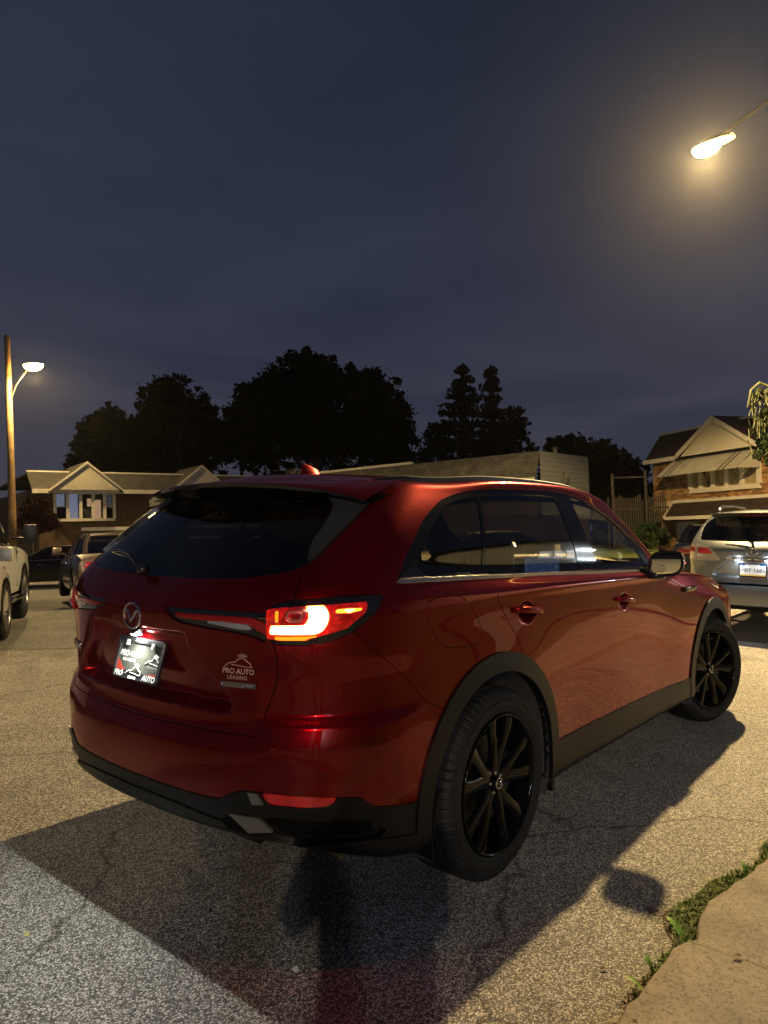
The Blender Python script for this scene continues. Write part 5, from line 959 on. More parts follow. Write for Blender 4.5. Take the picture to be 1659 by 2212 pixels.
# small ornamental tree in front of the terrace is with the trees
# ---- right house: built brick by brick
b0=at(1402,996,29.3); b1=at(1659,1066,23.6); e0=at(1461,1081,27.8); 
exr=(b1-e0); exr=(exr-GRAV*exr.dot(GRAV)).normalized(); MR=frame_at(b0,GRAV,exr)
def lr(x,y,off=0): return loc(MR,x,y,off=off)
house=empty('corner_house',MR.copy(),'brick house at the right with cream gable, striped metal awning and white window bands','house')
xl=lr(1412,1060).x; xr=xl+9.; zbot=-6.0; win=(lr(1493,1040).x,lr(1643,1040).x,lr(1494,1066).z,lr(1494,1066).z+1.22); w2=(lr(1463,1140).x,lr(1509,1140).x,lr(1463,1127).z-1.45,lr(1463,1127).z)
zt=lr(1461,1081).z; z_p1=zt-.17; z_pl=lr(1437,1117,off=-1.1).z
m=MB(); m.box((xl+.02,.02,zbot),(xr,.25,0)); m.box((xl+.02,.25,zbot),(xl+.24,9,0)); m.box((xl,9,zbot),(xr,9.2,0)); m.build('mortar_wall',MORTAR,house)
def brick_rects():
    out=[]; row=0; z=-.10
    while z>zbot:
        x=xl-(.11 if row%2 else 0)
        while x<xr:
            a=max(x+.006,xl); b=min(x+.209,xr); x+=.215
            if b-a<.05: continue
            c=(a+b)/2; zc=z-.031
            if win[0]-.02<c<win[1]+.02 and win[2]-.02<zc<win[3]: continue
            if w2[0]-.02<c<w2[1]+.02 and w2[2]<zc<w2[3]: continue
            if c>lr(1470,984).x and zc>win[3]-.1: continue
            if zt-.02>zc>z_p1-.2 : continue
            out.append((a,b,z-.062,z))
        z-=.075; row+=1
    return out
R_=brick_rects()
def shown(r):
    c=MR@Vector(((r[0]+r[1])/2,0,(r[2]+r[3])/2)); d=c-CP; z=d.dot(CF); u=829.5+FV*d.dot(CR)/z; v=1106-FV*d.dot(CU)/z
    return 1400<u<1659 and v<1185 and not (u>1545 and v>1088) , z
near=sorted([(shown(r)[1],r) for r in R_ if shown(r)[0]])[:300]; ns=set(r for _,r in near)
bmeshes=[]
for k in range(4):
    b=MB(); b.box((-.1015,-.012,-.031),(.1015,.02,.031)); me=bpy.data.meshes.new('brick'); me.from_pydata(b.V,[],b.F); me.materials.append(BRICKS[k]); bmeshes.append(me)
for z_,r in near:
    o=bpy.data.objects.new('brick',random.choice(bmeshes)); COL.objects.link(o); o.parent=house; o.location=((r[0]+r[1])/2,random.uniform(-.003,.003),(r[2]+r[3])/2); o.scale=((r[1]-r[0])/.203,1,1)
me_all=MB(); 
for k in range(4):
    b=MB()
    for i,r in enumerate(R_):
        if r in ns or (hash((round(r[0],2),round(r[2],2)))%4)!=k: continue
        j=random.uniform(-.003,.003); b.box((r[0],-.012+j,r[2]),(r[1],.02,r[3]))
    me_all.add([],[]); 
    if k==0: V0=[];F0=[];mi=[]
    o_=len(V0); V0+=b.V; F0+=[tuple(i+o_ for i in f) for f in b.F]; mi+=[k]*len(b.F)
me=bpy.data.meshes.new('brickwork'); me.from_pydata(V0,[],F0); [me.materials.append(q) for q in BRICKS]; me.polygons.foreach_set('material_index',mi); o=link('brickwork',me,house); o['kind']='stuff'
ridge=lr(1411,944,off=.45).z
m=MB(); slab(m,[(xl-.12,-.30,-.02),(xr,-.30,-.02),(xr,.45,ridge),(xl-.05,.45,ridge)],.08); slab(m,[(xl-.05,.45,ridge-.04),(xr,.45,ridge-.04),(xr,9.2,ridge-.3),(xl-.05,9.2,ridge-.3)],.08); m.build('roof',SHING_B,house)
m=MB(); m.box((xl-.14,-.35,-.16),(lr(1470,984).x+.1,-.28,.0)); m.box((xl-.07,.40,ridge-.02),(xr,.50,ridge+.06)); m.build('fascia',mat('brightened_white_trim',(.72,.67,.55),.55,noise=(3,.08)),house)  # paler copy of the white trim, makes up for weak lamp light
ga,gb=lr(1470,984,off=-.5).x,lr(1634,963,off=-.5).x; gc=(ga+gb)/2; gz_=lr(1548,902,off=-.5).z; g0=lr(1470,984,off=-.5).z
m=MB(); slab(m,[(ga,-.50,g0),(gb,-.50,g0),(gc,-.50,gz_)],-.05); m.build('gable_board',mat('brightened_gable_board',(.66,.60,.47),.7,noise=(1.2,.06)),house)  # board colour brightened in place of lamp light
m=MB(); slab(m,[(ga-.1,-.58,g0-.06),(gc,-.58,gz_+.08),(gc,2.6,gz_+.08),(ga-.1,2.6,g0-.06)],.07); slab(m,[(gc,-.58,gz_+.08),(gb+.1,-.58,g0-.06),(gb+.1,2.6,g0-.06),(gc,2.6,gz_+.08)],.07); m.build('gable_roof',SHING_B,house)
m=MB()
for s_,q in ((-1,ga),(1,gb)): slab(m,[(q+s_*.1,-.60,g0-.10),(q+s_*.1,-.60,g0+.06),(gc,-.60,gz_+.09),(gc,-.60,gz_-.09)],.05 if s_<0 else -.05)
m.box((ga,-.54,g0-.05),(gb,-.49,g0+.04)); m.build('gable_trim',mat('brightened_white_trim',(.72,.67,.55),.55,noise=(3,.08)),house)
# awning: ribbed sheets with scalloped hem, two pairs of dark stripes
AW=mat('awning_cream_metal',(.46,.44,.36),.5,noise=(2,.1)); AWD=mat('awning_brown_stripe',(.16,.13,.09),.5)
ax0=lr(1462,988,off=-.1).x; ax1=lr(1640,967,off=-.1).x; az1=g0-.05; az0=lr(1455,1026,off=-1.05).z; aw=empty('awning'); aw.parent=house
n=int((ax1-ax0)/.11); 
for k in range(n):
    xa=ax0+(ax1-ax0)*k/n; xb=ax0+(ax1-ax0)*(k+1)/n-.012; m=MB(); cc_=AWD if k in (3,5,n-8,n-6) else AW
    m.grid(lambda u,v:(xa+(xb-xa)*u,-.1-.95*v-.03*math.sin(v*math.pi)*0,az1+(az0-az1)*v**1.15-.035*abs(math.sin(u*math.pi))*(v>.99)+.016*math.sin(u*math.pi)),5,8); m.build('awning_strip',cc_,aw)
for xs_ in (ax0,ax1): m=MB(); m.add([(xs_,-.1,az1),(xs_,-1.05,az0),(xs_,-.1,az0)],[(0,1,2)]); m.build('awning_side',AW,aw)
# window band
w=empty('window_band'); w.parent=house
m=MB(); zA,zB=win[2],win[3]; m.box((win[0],-.10,zA),(win[1],.05,zA+.16)); m.box((win[0],-.10,zB-.08),(win[1],.05,zB)); L_=win[1]-win[0]; cuts=[0,.135,.165,.345,.375,.555,.585,.765,.795,.965,1.]
pxs=[0.0,.17,.355,.56,.775,1.0]
for f in pxs: m.box((win[0]+L_*f-.07,-.10,zA+.16),(win[0]+L_*f+.07,.05,zB-.08))
m.build('window_frame',mat('brightened_white_trim',(.72,.67,.55),.55,noise=(3,.08)),w)
BLIND=mat('lit_blind',(.62,.52,.36),.8,emit=(.95,.72,.40),estr=.16,noise=(2.5,.25)); PLANT=mat('indoor_plant',(.02,.035,.01),.8)
for k in range(5):
    xa=win[0]+L_*pxs[k]+.07; xb=win[0]+L_*pxs[k+1]-.07
    g=MB(); g.add([(xa,-.03,zA+.16),(xb,-.03,zA+.16),(xb,-.03,zB-.08),(xa,-.03,zB-.08)],[(0,1,2,3)]); g.build('window_pane',GLASS_HOUSE,w)
    b=MB(); b.grid(lambda u,v:(xa+(xb-xa)*u,.03+.012*math.sin(u*30),zA+.16+(zB-zA-.24)*v),16,2); b.build('window_blind',BLIND if k else DARKROOM,w)
pm=MB(); xx=win[0]+L_*.27
for dx,h,l in ((0,.75,.05),(-.08,.55,-.1),(.07,.62,.12),(.02,.4,.2)): pm.tube([(xx+dx*.3,-.0,zA+.16),(xx+dx,-.0,zA+.16+h*.6),(xx+dx+l,-.0,zA+.16+h)],.012,5); pm.box((xx+dx+l-.05,-.01,zA+.16+h-.05),(xx+dx+l+.05,.01,zA+.16+h+.04))
pm.build('indoor_plant',PLANT,w)
# lower pent roof and small window
pr=MB(); slab(pr,[(lr(1437,1117,off=-1.1).x,-1.1,z_pl),(xr,-1.1,z_pl),(xr,-.01,zt-.05),(lr(1461,1081).x-.12,-.01,zt-.05)],.07); pr.build('porch_roof',SHING_B,house)
m=MB(); m.box((lr(1461,1081).x-.1,-.12,zt-.17),(xr,-.02,zt)); m.box((lr(1437,1117,off=-1.1).x,-1.16,z_pl-.11),(xr,-1.08,z_pl+.01)); slab(m,[(lr(1437,1117,off=-1.1).x-.04,-1.16,z_pl-.06),(lr(1437,1117,off=-1.1).x-.04,-1.16,z_pl+.04),(lr(1461,1081).x-.16,-.01,zt),(lr(1461,1081).x-.16,-.01,zt-.1)],.04); m.build('porch_trim',mat('brightened_white_trim',(.72,.67,.55),.55,noise=(3,.08)),house)
w=empty('casement_window'); w.parent=house; m=MB(); xa,xb,za,zb=w2
m.box((xa,-.06,za),(xa+.13,.04,zb)); m.box((xb-.13,-.06,za),(xb,.04,zb)); m.box((xa,-.06,zb-.13),(xb,.04,zb)); m.box((xa,-.08,za),(xb,.04,za+.12))
for k in (1,2,3): q=xa+.13+(xb-xa-.26)*k/4; m.box((q-.014,-.03,za+.1),(q+.014,.0,zb-.1))
for k in (1,2,3): q=za+.12+(zb-za-.25)*k/4; m.box((xa+.1,-.032,q-.014),(xb-.1,.002,q+.014))
m.build('window_frame',mat('brightened_white_trim',(.72,.67,.55),.55,noise=(3,.08)),w); g=MB(); g.add([(xa+.1,-.005,za+.1),(xb-.1,-.005,za+.1),(xb-.1,-.005,zb-.1),(xa+.1,-.005,zb-.1)],[(0,1,2,3)]); g.build('window_pane',GLASS_HOUSE,w); b=MB(); b.box((xa+.1,.008,za+.1),(xb-.1,.018,zb-.1)); b.build('window_blind',mat('grey_blind',(.30,.30,.26),.8,emit=(.7,.7,.55),estr=.03),w)
# ---- flat roofed shop with a shingled mansard
s0=at(1165,974,26.5); s1=at(715,1019,33.5); s2=at(1260.7,1028.7,38.)
exs=(s0-s1); exs=(exs-GRAV*exs.dot(GRAV)).normalized(); MS=frame_at(s1,GRAV,exs); shop=empty('flat_roofed_shop',MS.copy(),'low flat roofed building with shingled mansard and white siding behind the SUV roof','building')
Lx=(MS.inverted()@s0).x; zq=(MS.inverted()@s0).z
Mi_=MS.inverted(); o_=Mi_@CP; d_=(Mi_@at(1261,1029,1.))-o_; Ls=max(4,min(16,(o_+d_*((Lx-o_.x)/d_.x)).y))
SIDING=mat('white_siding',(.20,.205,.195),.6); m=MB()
k=int(2.4/.18)
for i in range(k): z1=zq-.18*i; m.add([(Lx,0,z1),(Lx,0,z1-.18),(Lx+.02,0,z1-.18),(Lx,Ls,z1),(Lx,Ls,z1-.18),(Lx+.02,Ls,z1-.18)],[(0,3,5,2),(2,5,4,1)])
m.build('siding',SIDING,shop)
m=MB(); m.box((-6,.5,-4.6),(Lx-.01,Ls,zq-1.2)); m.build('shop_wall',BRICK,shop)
m=MB(); slab(m,[(-6,-.45,zq-1.0),(Lx,-.45,zq-1.0),(Lx,0,zq),(-6,0,zq)],.08); m.build('mansard',SHING_L,shop)
m=MB(); m.box((-6,.05,zq-.2),(Lx-.02,Ls-.05,zq-.15)); m.build('flat_roof',mat('roof_felt',(.05,.05,.05),.9),shop)
m=MB(); m.box((-6,-.06,zq),(Lx*.45,.08,zq+.10)); m.box((-6,-.52,zq-1.08),(Lx,-.44,zq-.98)); m.build('roof_coping',WHITE,shop)
m=MB(); m.bar((Lx-.3,Ls*.45,zq-.1),(Lx-.3,Ls*.45,zq+.22),.09); m.bar((Lx-.3,Ls*.45,zq+.22),(Lx-.3,Ls*.45,zq+.30),.15,.10); smooth_angle(m.build('roof_vent',GALV,shop,smooth=True),40)
m=MB(); m.box((Lx+.03,1.6,zq-1.15),(Lx+.22,1.9,zq-.95)); m.bar((Lx+.12,1.75,zq-.95),(Lx+.12,1.75,zq-.7),.05); m.build('wall_lamp',GALV,shop)
# ---- house beyond the pavement at the viewer's right: out of frame, mirrored in the SUV's doors
hr=empty('siding_house',Matrix.Translation((21.,-9.6,.12)),'pale sided house with lit garage and windows, out of frame at the right','house')
m=MB(); 
for i in range(22): z=.6+.2*i; m.add([(-9,0,z),(-9,.03,z-.2),(11,.03,z-.2),(11,0,z)],[(0,1,2,3)]); 
m.box((-9,-7,0),(11,-.01,4.9)); m.build('siding_wall',mat('pale_siding',(.48,.49,.48),.6),hr)
m=MB(); slab(m,[(-9.4,.4,4.7),(11.4,.4,4.7),(11.4,-3.5,6.6),(-9.4,-3.5,6.6)],.1); slab(m,[(-9.4,-3.5,6.6),(11.4,-3.5,6.6),(11.4,-7.4,4.7),(-9.4,-7.4,4.7)],.1); m.build('roof',SHING_G,hr)
WLIT=mat('lit_window_cool',(.8,.85,.9),.5,emit=(.85,.93,1.0),estr=1.0); WLIT2=mat('lit_window_warm',(.9,.8,.6),.5,emit=(1.,.86,.55),estr=1.0)
for (x,z,w_,h_,mt) in ((-3.6,1.0,4.2,1.9,WLIT),(1.6,1.1,1.3,1.2,WLIT2),(3.6,1.1,1.3,1.2,WLIT),(6.0,1.0,.9,1.9,WLIT2),(8.0,1.1,1.3,1.2,WLIT)):
    we=empty('house_window' if w_<3 else 'garage_door'); we.parent=hr; we.location=(x,0,z)
    f=MB(); f.box((-.08,.04,-.08),(w_+.08,.10,0)); f.box((-.08,.04,h_),(w_+.08,.10,h_+.08)); f.box((-.08,.04,0),(0,.10,h_)); f.box((w_,.04,0),(w_+.08,.10,h_)); nn=4 if w_>3 else 2
    for k in range(1,nn): f.box((w_*k/nn-.02,.04,0),(w_*k/nn+.02,.09,h_))
    for k in range(1,4 if w_>3 else 2): f.box((0,.045,h_*k/(4 if w_>3 else 2)-.02),(w_,.085,h_*k/(4 if w_>3 else 2)+.02))
    f.build('window_frame',WHITE,we); g=MB(); g.box((0,.035,0),(w_,.05,h_)); g.build('window_pane',mt,we)
pl_=lamp('porch_light',(.9,.5,3.0),420,COOL,.12); pl_.parent=hr
b=MB(); b.lathe([(0,-.12),(.07,-.1),(.08,.05),(.05,.1),(0,.12)],n=16,axis='z',M=Matrix.Translation((.9,.28,3.1))); b.build('porch_lamp',mat('porch_lamp_glass',(1,1,1),.3,emit=(.85,.93,1),estr=30),hr,smooth=True)
# ---- unseen garage added behind the viewer to carry a cool fill light for shadows
gr=empty('garage',Matrix.Translation((-9.5,-10.2,.1)),'added pale garage carrying a cool fill lamp, unseen behind the viewer','garage')
m=MB(); m.box((-3.2,-6,0),(3.2,0,3.0)); m.build('wall',mat('garage_render',(.42,.42,.40),.8),gr)
m=MB(); slab(m,[(-3.5,.3,2.95),(3.5,.3,2.95),(3.5,-3,4.4),(-3.5,-3,4.4)],.1); slab(m,[(-3.5,-3,4.4),(3.5,-3,4.4),(3.5,-6.3,2.95),(-3.5,-6.3,2.95)],.1); m.build('roof',SHING_G,gr)
for k in range(5): m=MB(); m.box((-2.4,.0,.05+.44*k),(2.4,.04,.47+.44*k)); m.build('door_panel',WHITE,gr)
b=MB(); b.box((-.12,.02,2.62),(.12,.22,2.86)); b.build('wall_lamp',mat('porch_lamp_glass',(1,1,1),.3,emit=(.85,.93,1),estr=30),gr)  # lamp box added to house the fill light
gl_=lamp('shadow_fill_light',(0,.42,2.74),1100,(.72,.83,1.0),.14); gl_.parent=gr  # cool fill lamp added to lift the shadows
# ---------------------------------------------------------------- the silver SUV ahead
SILVER=paint('silver_paint',(.19,.21,.225),metal=.7,rough=.36)
CLEARL=mat('clear_lamp_lens',(.42,.40,.36),.10,metal=.65,coat=1,bump=(60,.8,.01)); REDL=lens_mat('red_lens_dull',(.42,.012,.018),(1,.05,.05),.10,sc=90)
def build_silver():
    e=empty('silver_suv',(8.37,-.29,0),'silver SUV with white number plate parked ahead of the red one','suv'); XF=(.935,.945,.97)
    S=Shell(6,10,REG)
    S.cut('lx_hatch','tailgate',['body'],gap=.003); S.cut('lx_glass','glass',['body','tailgate'],gap=.002); S.cut('windscreen','windscreen',['body']); 
    S.cut('lx_lamp','lamp',['body','tailgate'],gap=.002); S.cut('lx_red','lred',['lamp']); S.cut('lx_red2','lred2',['lamp']); S.cut('lx_bar','bar',['tailgate'],gap=.001)
    S.cut('lx_band','band',['body','tailgate']); S.cut('lx_low','low',['body'],gap=.001)
    S.cut('dlo','dlo',['body']); 
    for g in ('quarter_glass','rear_glass','front_glass'): S.cut(g,'side_glass',['dlo'],gap=.001)
    S.cut('rear_door','door',['body'],gap=.003); S.cut('front_door','door2',['body'],gap=.003)
    ev=['body','door','door2','low','gap']; S.cut('arch_r_in','void',ev); S.cut('arch_f_in','void',ev)
    P=lambda l,n,m,**k: S.part(l,n,m,e,XF=XF,**k)
    tg=P('tailgate','tailgate',SILVER); P('body','body',SILVER); 
    for sd in (1,-1): P('door','rear_door',SILVER,sides=(sd,)); P('door2','front_door',SILVER,sides=(sd,)); P('dlo','window_surround',PIANO,sides=(sd,),off=-.002); P('side_glass','side_window',GLASS_DARK,sides=(sd,),off=-.005,rim=0)
    P('glass','rear_window',GLASS_BACK,off=-.004,rim=0); P('windscreen','windscreen',GLASS_CLEAR,rim=0)
    for sd in (1,-1):
        t=P('lamp','tail_lamp',CLEARL,sides=(sd,),off=.006); S.part('lred','red_lens',REDL,t,sides=(sd,),XF=XF,off=.009); S.part('lred2','red_lens',REDL,t,sides=(sd,),XF=XF,off=.009)
    P('band','bumper_step',GLOSS_BLACK,off=-.012,rim=0); P('low','lower_bumper',CLAD,off=-.01,rim=0); P('bar','chrome_bar',CHROME,off=.012,rim=.02)
    S2=Shell(4,6,REG)
    for n in ('dlo','windscreen','lx_glass'): S2.cut(n,'win',['body'],inset=.01)
    for n in ('arch_r_out','arch_f_out'): S2.cut(n,'void',['body'],inset=-.01)
    S2.part('body','inner_shell',VOID,e,off=-.03,rim=0,XF=XF)
    for x,sd in ((0,-1),(0,1),(2.75,-1),(2.75,1)): make_wheel(e,(x*1.0 if x==0 else 2.92,sd*.91,.37),sd,R=.37,w=.235,full=False,rimmat=mat('silver_alloy',(.4,.4,.41),.25,1),detail=False)
    # spoiler lip, rails, aerial, antenna
    m=MB(); m.grid(lambda u,v:((-.60-.18*v-.03*math.sin(u*math.pi))*.935+.09*(abs(u-.5)*2)**4,(u-.5)*1.24,1.632-.006*v+.012*math.sin(u*math.pi)),24,4); m.grid(lambda u,v:((-.78+.10*v-.03*math.sin(u*math.pi))*.935+.09*(abs(u-.5)*2)**4,(u-.5)*1.24,1.624-.045*v+.012*math.sin(u*math.pi)),24,4); m.build('spoiler',SILVER,tg,smooth=True)
    m=MB(); m.box((-.71,-.25,1.585),(-.69,.25,1.605)); m.build('high_brake_lamp',mat('brake_lens_dark',(.1,.004,.006),.1),tg)
    for sd in (1,-1):
        m=MB(); m.tube([(-.30,sd*.60,1.635),(-.22,sd*.605,1.70),(-.02,sd*.61,1.735),(.6,sd*.61,1.745),(1.1,sd*.60,1.725),(1.25,sd*.60,1.66)],[.022,.020,.018,.018,.018,.022],8); m.build('roof_rail',SATIN,e,smooth=True)
    # plate with its own frame
    p=empty('number_plate'); p.parent=e; X0=-1.052; M=Matrix(((0,0,-1,X0),(-1,0,0,0),(0,1,0,.905),(0,0,0,1))); p.matrix_local=M
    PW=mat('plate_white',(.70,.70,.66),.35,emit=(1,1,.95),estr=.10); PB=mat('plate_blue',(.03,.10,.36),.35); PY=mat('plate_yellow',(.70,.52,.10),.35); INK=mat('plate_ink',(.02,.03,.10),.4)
    m=MB(); m.box((-.152,-.076,0),(.152,.076,.003)); m.build('plate_blank',PW,p); m=MB(); m.box((-.152,.052,.003),(-.085,.076,.0034)); m.build('plate_band',PB,p); m=MB(); m.box((.085,.052,.003),(.152,.076,.0034)); m.build('plate_band',PB,p); m=MB(); m.box((-.152,-.076,.003),(.152,-.056,.0034)); m.build('plate_foot',PY,p)
    text('plate_number','MRF·1685',.072,Matrix.Translation((0,-.004,.0036)),INK,p,.0008,space=.98)
    m=MB(); m.box((-.07,.058,.003),(.07,.071,.0036)); m.build('plate_state_strip',mat('pale_strip',(.5,.55,.6),.4),p)
    m=MB(); m.box((-.162,-.086,-.004),(.162,-.072,.007)); m.box((-.162,.074,-.004),(.162,.084,.007)); m.box((-.162,-.086,-.004),(-.150,.084,.007)); m.box((.150,-.086,-.004),(.162,.084,.007)); m.build('plate_frame',CHROME,p)
    for y in (-.17,.17): l=lamp('plate_light',(-1.085,y,1.025),1.2,(.9,.96,1.),.012,'AREA',rot=(0,0,0)); l.parent=e
    m=MB(); m.box((-1.10,-.19,1.028),(-1.07,-.15,1.034)); m.box((-1.10,.15,1.028),(-1.07,.19,1.034)); m.build('plate_lamp_lens',mat('plate_lamp_lens',(1,1,1),.3),tg)
    em=empty('emblem'); em.parent=tg; em.matrix_local=Matrix(((0,0,-1,-1.078),(-1,0,0,.0),(0,1,0,1.135),(0,0,0,1)))
    q=MB(); q.tube([(.064*math.cos(a),.045*math.sin(a),.004) for a in np.linspace(0,2*math.pi,41)],.006,6); q.tube([(.012,.036,.004),(-.022,-.012,.004),(.040,-.018,.004)],[.004,.005,.003],6); q.build('emblem_ring',CHROME,em,smooth=True)
    w=MB(); w.lathe([(0,-.01),(.02,-.008),(.025,.02)],n=16,M=Matrix.Translation((-1.02,0,1.25))); w.tube([(-1.04,0,1.25),(-1.01,.1,1.285),(-.985,.34,1.30)],[.012,.009,.005],8); w.build('rear_wiper',GLOSS_BLACK,tg,smooth=True)
    st=MB(); st.box((.1,-.6,.55),(.25,.6,1.2)); st.box((-.45,-.55,.5),(.6,.55,.6)); smooth_angle(st.build('rear_seat',INT_BLACK,e,bevel=.04),50)
    return e
build_silver()
# ---------------------------------------------------------------- lofted cars for the background
def loft_car(M,label,kind='sedan',col=(.02,.02,.022),L=4.75,Wd=1.82,H=1.44,lights=None,group=None,rim=None,cat='car',name='parked_car',metal=.6,parts=()):
    """x from tail (0) to nose (L)"""
    e=empty(name,M,label,cat,group); P_=paint('paint_%d'%len(bpy.data.materials),col,metal=metal,rough=.35); W=Wd/2
    if kind=='sedan': top=[(0,.62),(.02,.92),(.06,.99),(.17,1.0),(.30,.965),(.50,.945),(.66,.93),(.72,.915),(.82,.86),(.92,.76),(.975,.66),(1.,.50)]; gh=dict(b0=.13,b1=.74,t0=.30,t1=.53)
    elif kind=='suv': top=[(0,.70),(.015,1.0),(.03,1.06),(.17,1.06),(.30,1.04),(.50,1.02),(.66,1.01),(.72,1.0),(.82,.97),(.92,.90),(.98,.78),(1.,.55)]; gh=dict(b0=.03,b1=.74,t0=.12,t1=.52)
    else: top=[(0,1.10),(.01,1.28),(.05,1.30),(.37,1.30),(.38,1.30),(.50,1.22),(.64,1.20),(.70,1.20),(.80,1.17),(.92,1.12),(.985,1.02),(1.,.80)]; gh=dict(b0=.40,b1=.74,t0=.43,t1=.60)
    zb=.22 if kind!='truck' else .42; n=len(top); sec=[]
    for f,z in top:
        w=W*(1-.10*max(0,(f-.85)/.15)**2-.09*max(0,(.08-f)/.08)**2)
        if f in (0,1.): w*=.86
        zl=zb+ (.10 if f in (0,1.) else 0)
        sec.append([(w*.80,zl),(w*.97,zl+.06),(w,zl+.22),(w*1.0,(zl+z)/2+.06),(w*.985,z-.10),(w*.93,z-.025),(w*.70,z),(0,z+.012)])
    V=[];F=[];k=15
    for (f,_),s_ in zip(top,sec):
        row=[(-y,z) for y,z in s_]+[(y,z) for y,z in s_[:-1]][::-1]; V+= [(f*L,y,z) for y,z in row]
    for i in range(n-1):
        for j in range(k-1): a=i*k+j; F.append((a,a+1,a+k+1,a+k))
    F+=[tuple(range(k))[::-1],tuple(range((n-1)*k,n*k))]
    m=MB(); m.add(V,F); o=m.build('body_shell',P_,e,fix=True); smooth_angle(o,32); 
    if kind=='truck': 
        m=MB(); m.box((.03*L,-W*.82,1.0),(.37*L,W*.82,1.318)); m.build('truck_bed',VOID,e)
    # greenhouse glass and roof
    bz=lambda f: np.interp(f,[a for a,_ in top],[b for _,b in top])-.01
    b0,b1,t0,t1=[gh[q]*L for q in ('b0','b1','t0','t1')]; wb=W*.93; wt=W*.70
    pos=[(b0,bz(gh['b0']),t0),(b0+(b1-b0)*.25,bz(gh['b0']*.75+gh['b1']*.25),t0+(t1-t0)*.2),(b0+(b1-b0)*.6,bz(gh['b0']*.4+gh['b1']*.6),t0+(t1-t0)*.7),(b1,bz(gh['b1']),t1)]
    GC=GLASS_DARK
    g=MB()
    Bp=[(b0,.0,0),(b0+.10,wb*.82,0),(b0+.45,wb,0),((b0+b1)/2,wb,0),(b1-.6,wb,0),(b1-.15,wb*.82,0),(b1,0,0)]
    Tp=[(t0,.0,0),(t0+.04,wt*.86,0),(t0+.25,wt,0),((t0+t1)/2,wt,0),(t1-.25,wt,0),(t1-.05,wt*.85,0),(t1,0,0)]
    Bp=[(x,y,bz(x/L)) for x,y,_ in Bp]; zt=H-.03; Tp=[(x,y,zt-.035*((x-(t0+t1)/2)/((t1-t0)/2+.01))**2-.012*(y/wt)**2) for x,y,_ in Tp]
    Mid=[((a[0]+b[0])/2+(.0),(a[1]+b[1])/2+.025*(a[1]>0),(a[2]+b[2])/2) for a,b in zip(Bp,Tp)]
    for sd in (1,-1):
        V=[(x,y*sd,z) for r in (Bp,Mid,Tp) for x,y,z in r]; F=[(r*7+i,r*7+i+1,(r+1)*7+i+1,(r+1)*7+i) if sd>0 else (r*7+i+1,r*7+i,(r+1)*7+i,(r+1)*7+i+1) for r in (0,1) for i in range(6)]
        g.add(V,F)
    smooth_angle(g.build('windows',GC,e,fix=True),50)
    r=MB(); V=[];F=[]
    for x,y,z in Tp: V+= [(x,yy*1.0,z+.004+h) for yy,h in ((-y-.012,-.012),(-y*.6,.018),(0,.026),(y*.6,.018),(y+.012,-.012))]
    for i in range(6):
        for j in range(4): a=i*5+j; F.append((a,a+1,a+6,a+5))
    smooth_angle(r.add(V,F).build('roof_panel',P_,e),60)
    for sd in (1,-1):
        for i,rr in ((1,.05),(2,.022) if kind=='sedan' else (2,.03),(3,.026),(5,.032)):
            p=MB(); p.tube([Vector((Bp[i][0],Bp[i][1]*sd,Bp[i][2])),Vector((Mid[i][0],Mid[i][1]*sd,Mid[i][2])),Vector((Tp[i][0],Tp[i][1]*sd,Tp[i][2]))],rr,6); p.build('roof_pillar',P_ if kind!='truck' and metal>.2 else GLOSS_BLACK,e)
        ch=MB(); ch.tube([(x,(y+.012)*sd,z+.008) for x,y,z in Bp[1:6]],.010,5); 
        if kind=='sedan': ch.tube([(Bp[5][0],(Bp[5][1]+.03)*sd,Bp[5][2]),(Mid[5][0],(Mid[5][1]+.03)*sd,Mid[5][2]),(Tp[5][0],(Tp[5][1]+.02)*sd,Tp[5][2]+.01),(Tp[3][0],(Tp[3][1]+.02)*sd,Tp[3][2]+.01),(Tp[1][0],(Tp[1][1]+.02)*sd,Tp[1][2]+.01)],.010,5)
        ch.build('window_trim',CHROME if metal>.2 else GLOSS_BLACK,e)
        h=MB(); zz=.80 if kind=='sedan' else (.93 if kind=='suv' else 1.02)
        for f in (.345,.545): h.tube([(f*L-.09,sd*(W*.985),zz),(f*L,sd*(W+.035),zz+.005),(f*L+.09,sd*(W*.985),zz)],.014,6)
        h.build('door_handle',CHROME if kind=='sedan' else GLOSS_BLACK,e,smooth=True)
        mr=MB(); k_=1.0 if kind!='truck' else 1.75; mx_=b1-.42; mz_=bz(mx_/L)+.09*k_; mr.box((mx_-.05,sd*(W+.02+.10*(k_-1)),mz_-.07*k_),(mx_+.07,sd*(W+.20+.12*(k_-1)),mz_+.09*k_)); mr.box((mx_,sd*(W-.08),mz_-.07),(mx_+.04,sd*(W+.10),mz_-.03)); smooth_angle(mr.build('door_mirror',CLAD if kind=='truck' else P_,e,bevel=.022),50)
        j=MB()
        for f in ((.255,.44,.615) if kind!='truck' else (.385,.52,.66)): j.box((f*L-.003,sd*(W*.993)-.004,zb+.15),(f*L+.003,sd*(W*.993)+.007,(bz(f))-.03))
        j.build('door_joint',VOID,e)
    R=.33 if kind=='sedan' else (.37 if kind=='suv' else .42); xs=(.205*L,.81*L) if kind!='truck' else (.20*L,.80*L)
    rm=rim or mat('silver_alloy',(.4,.4,.41),.25,1)
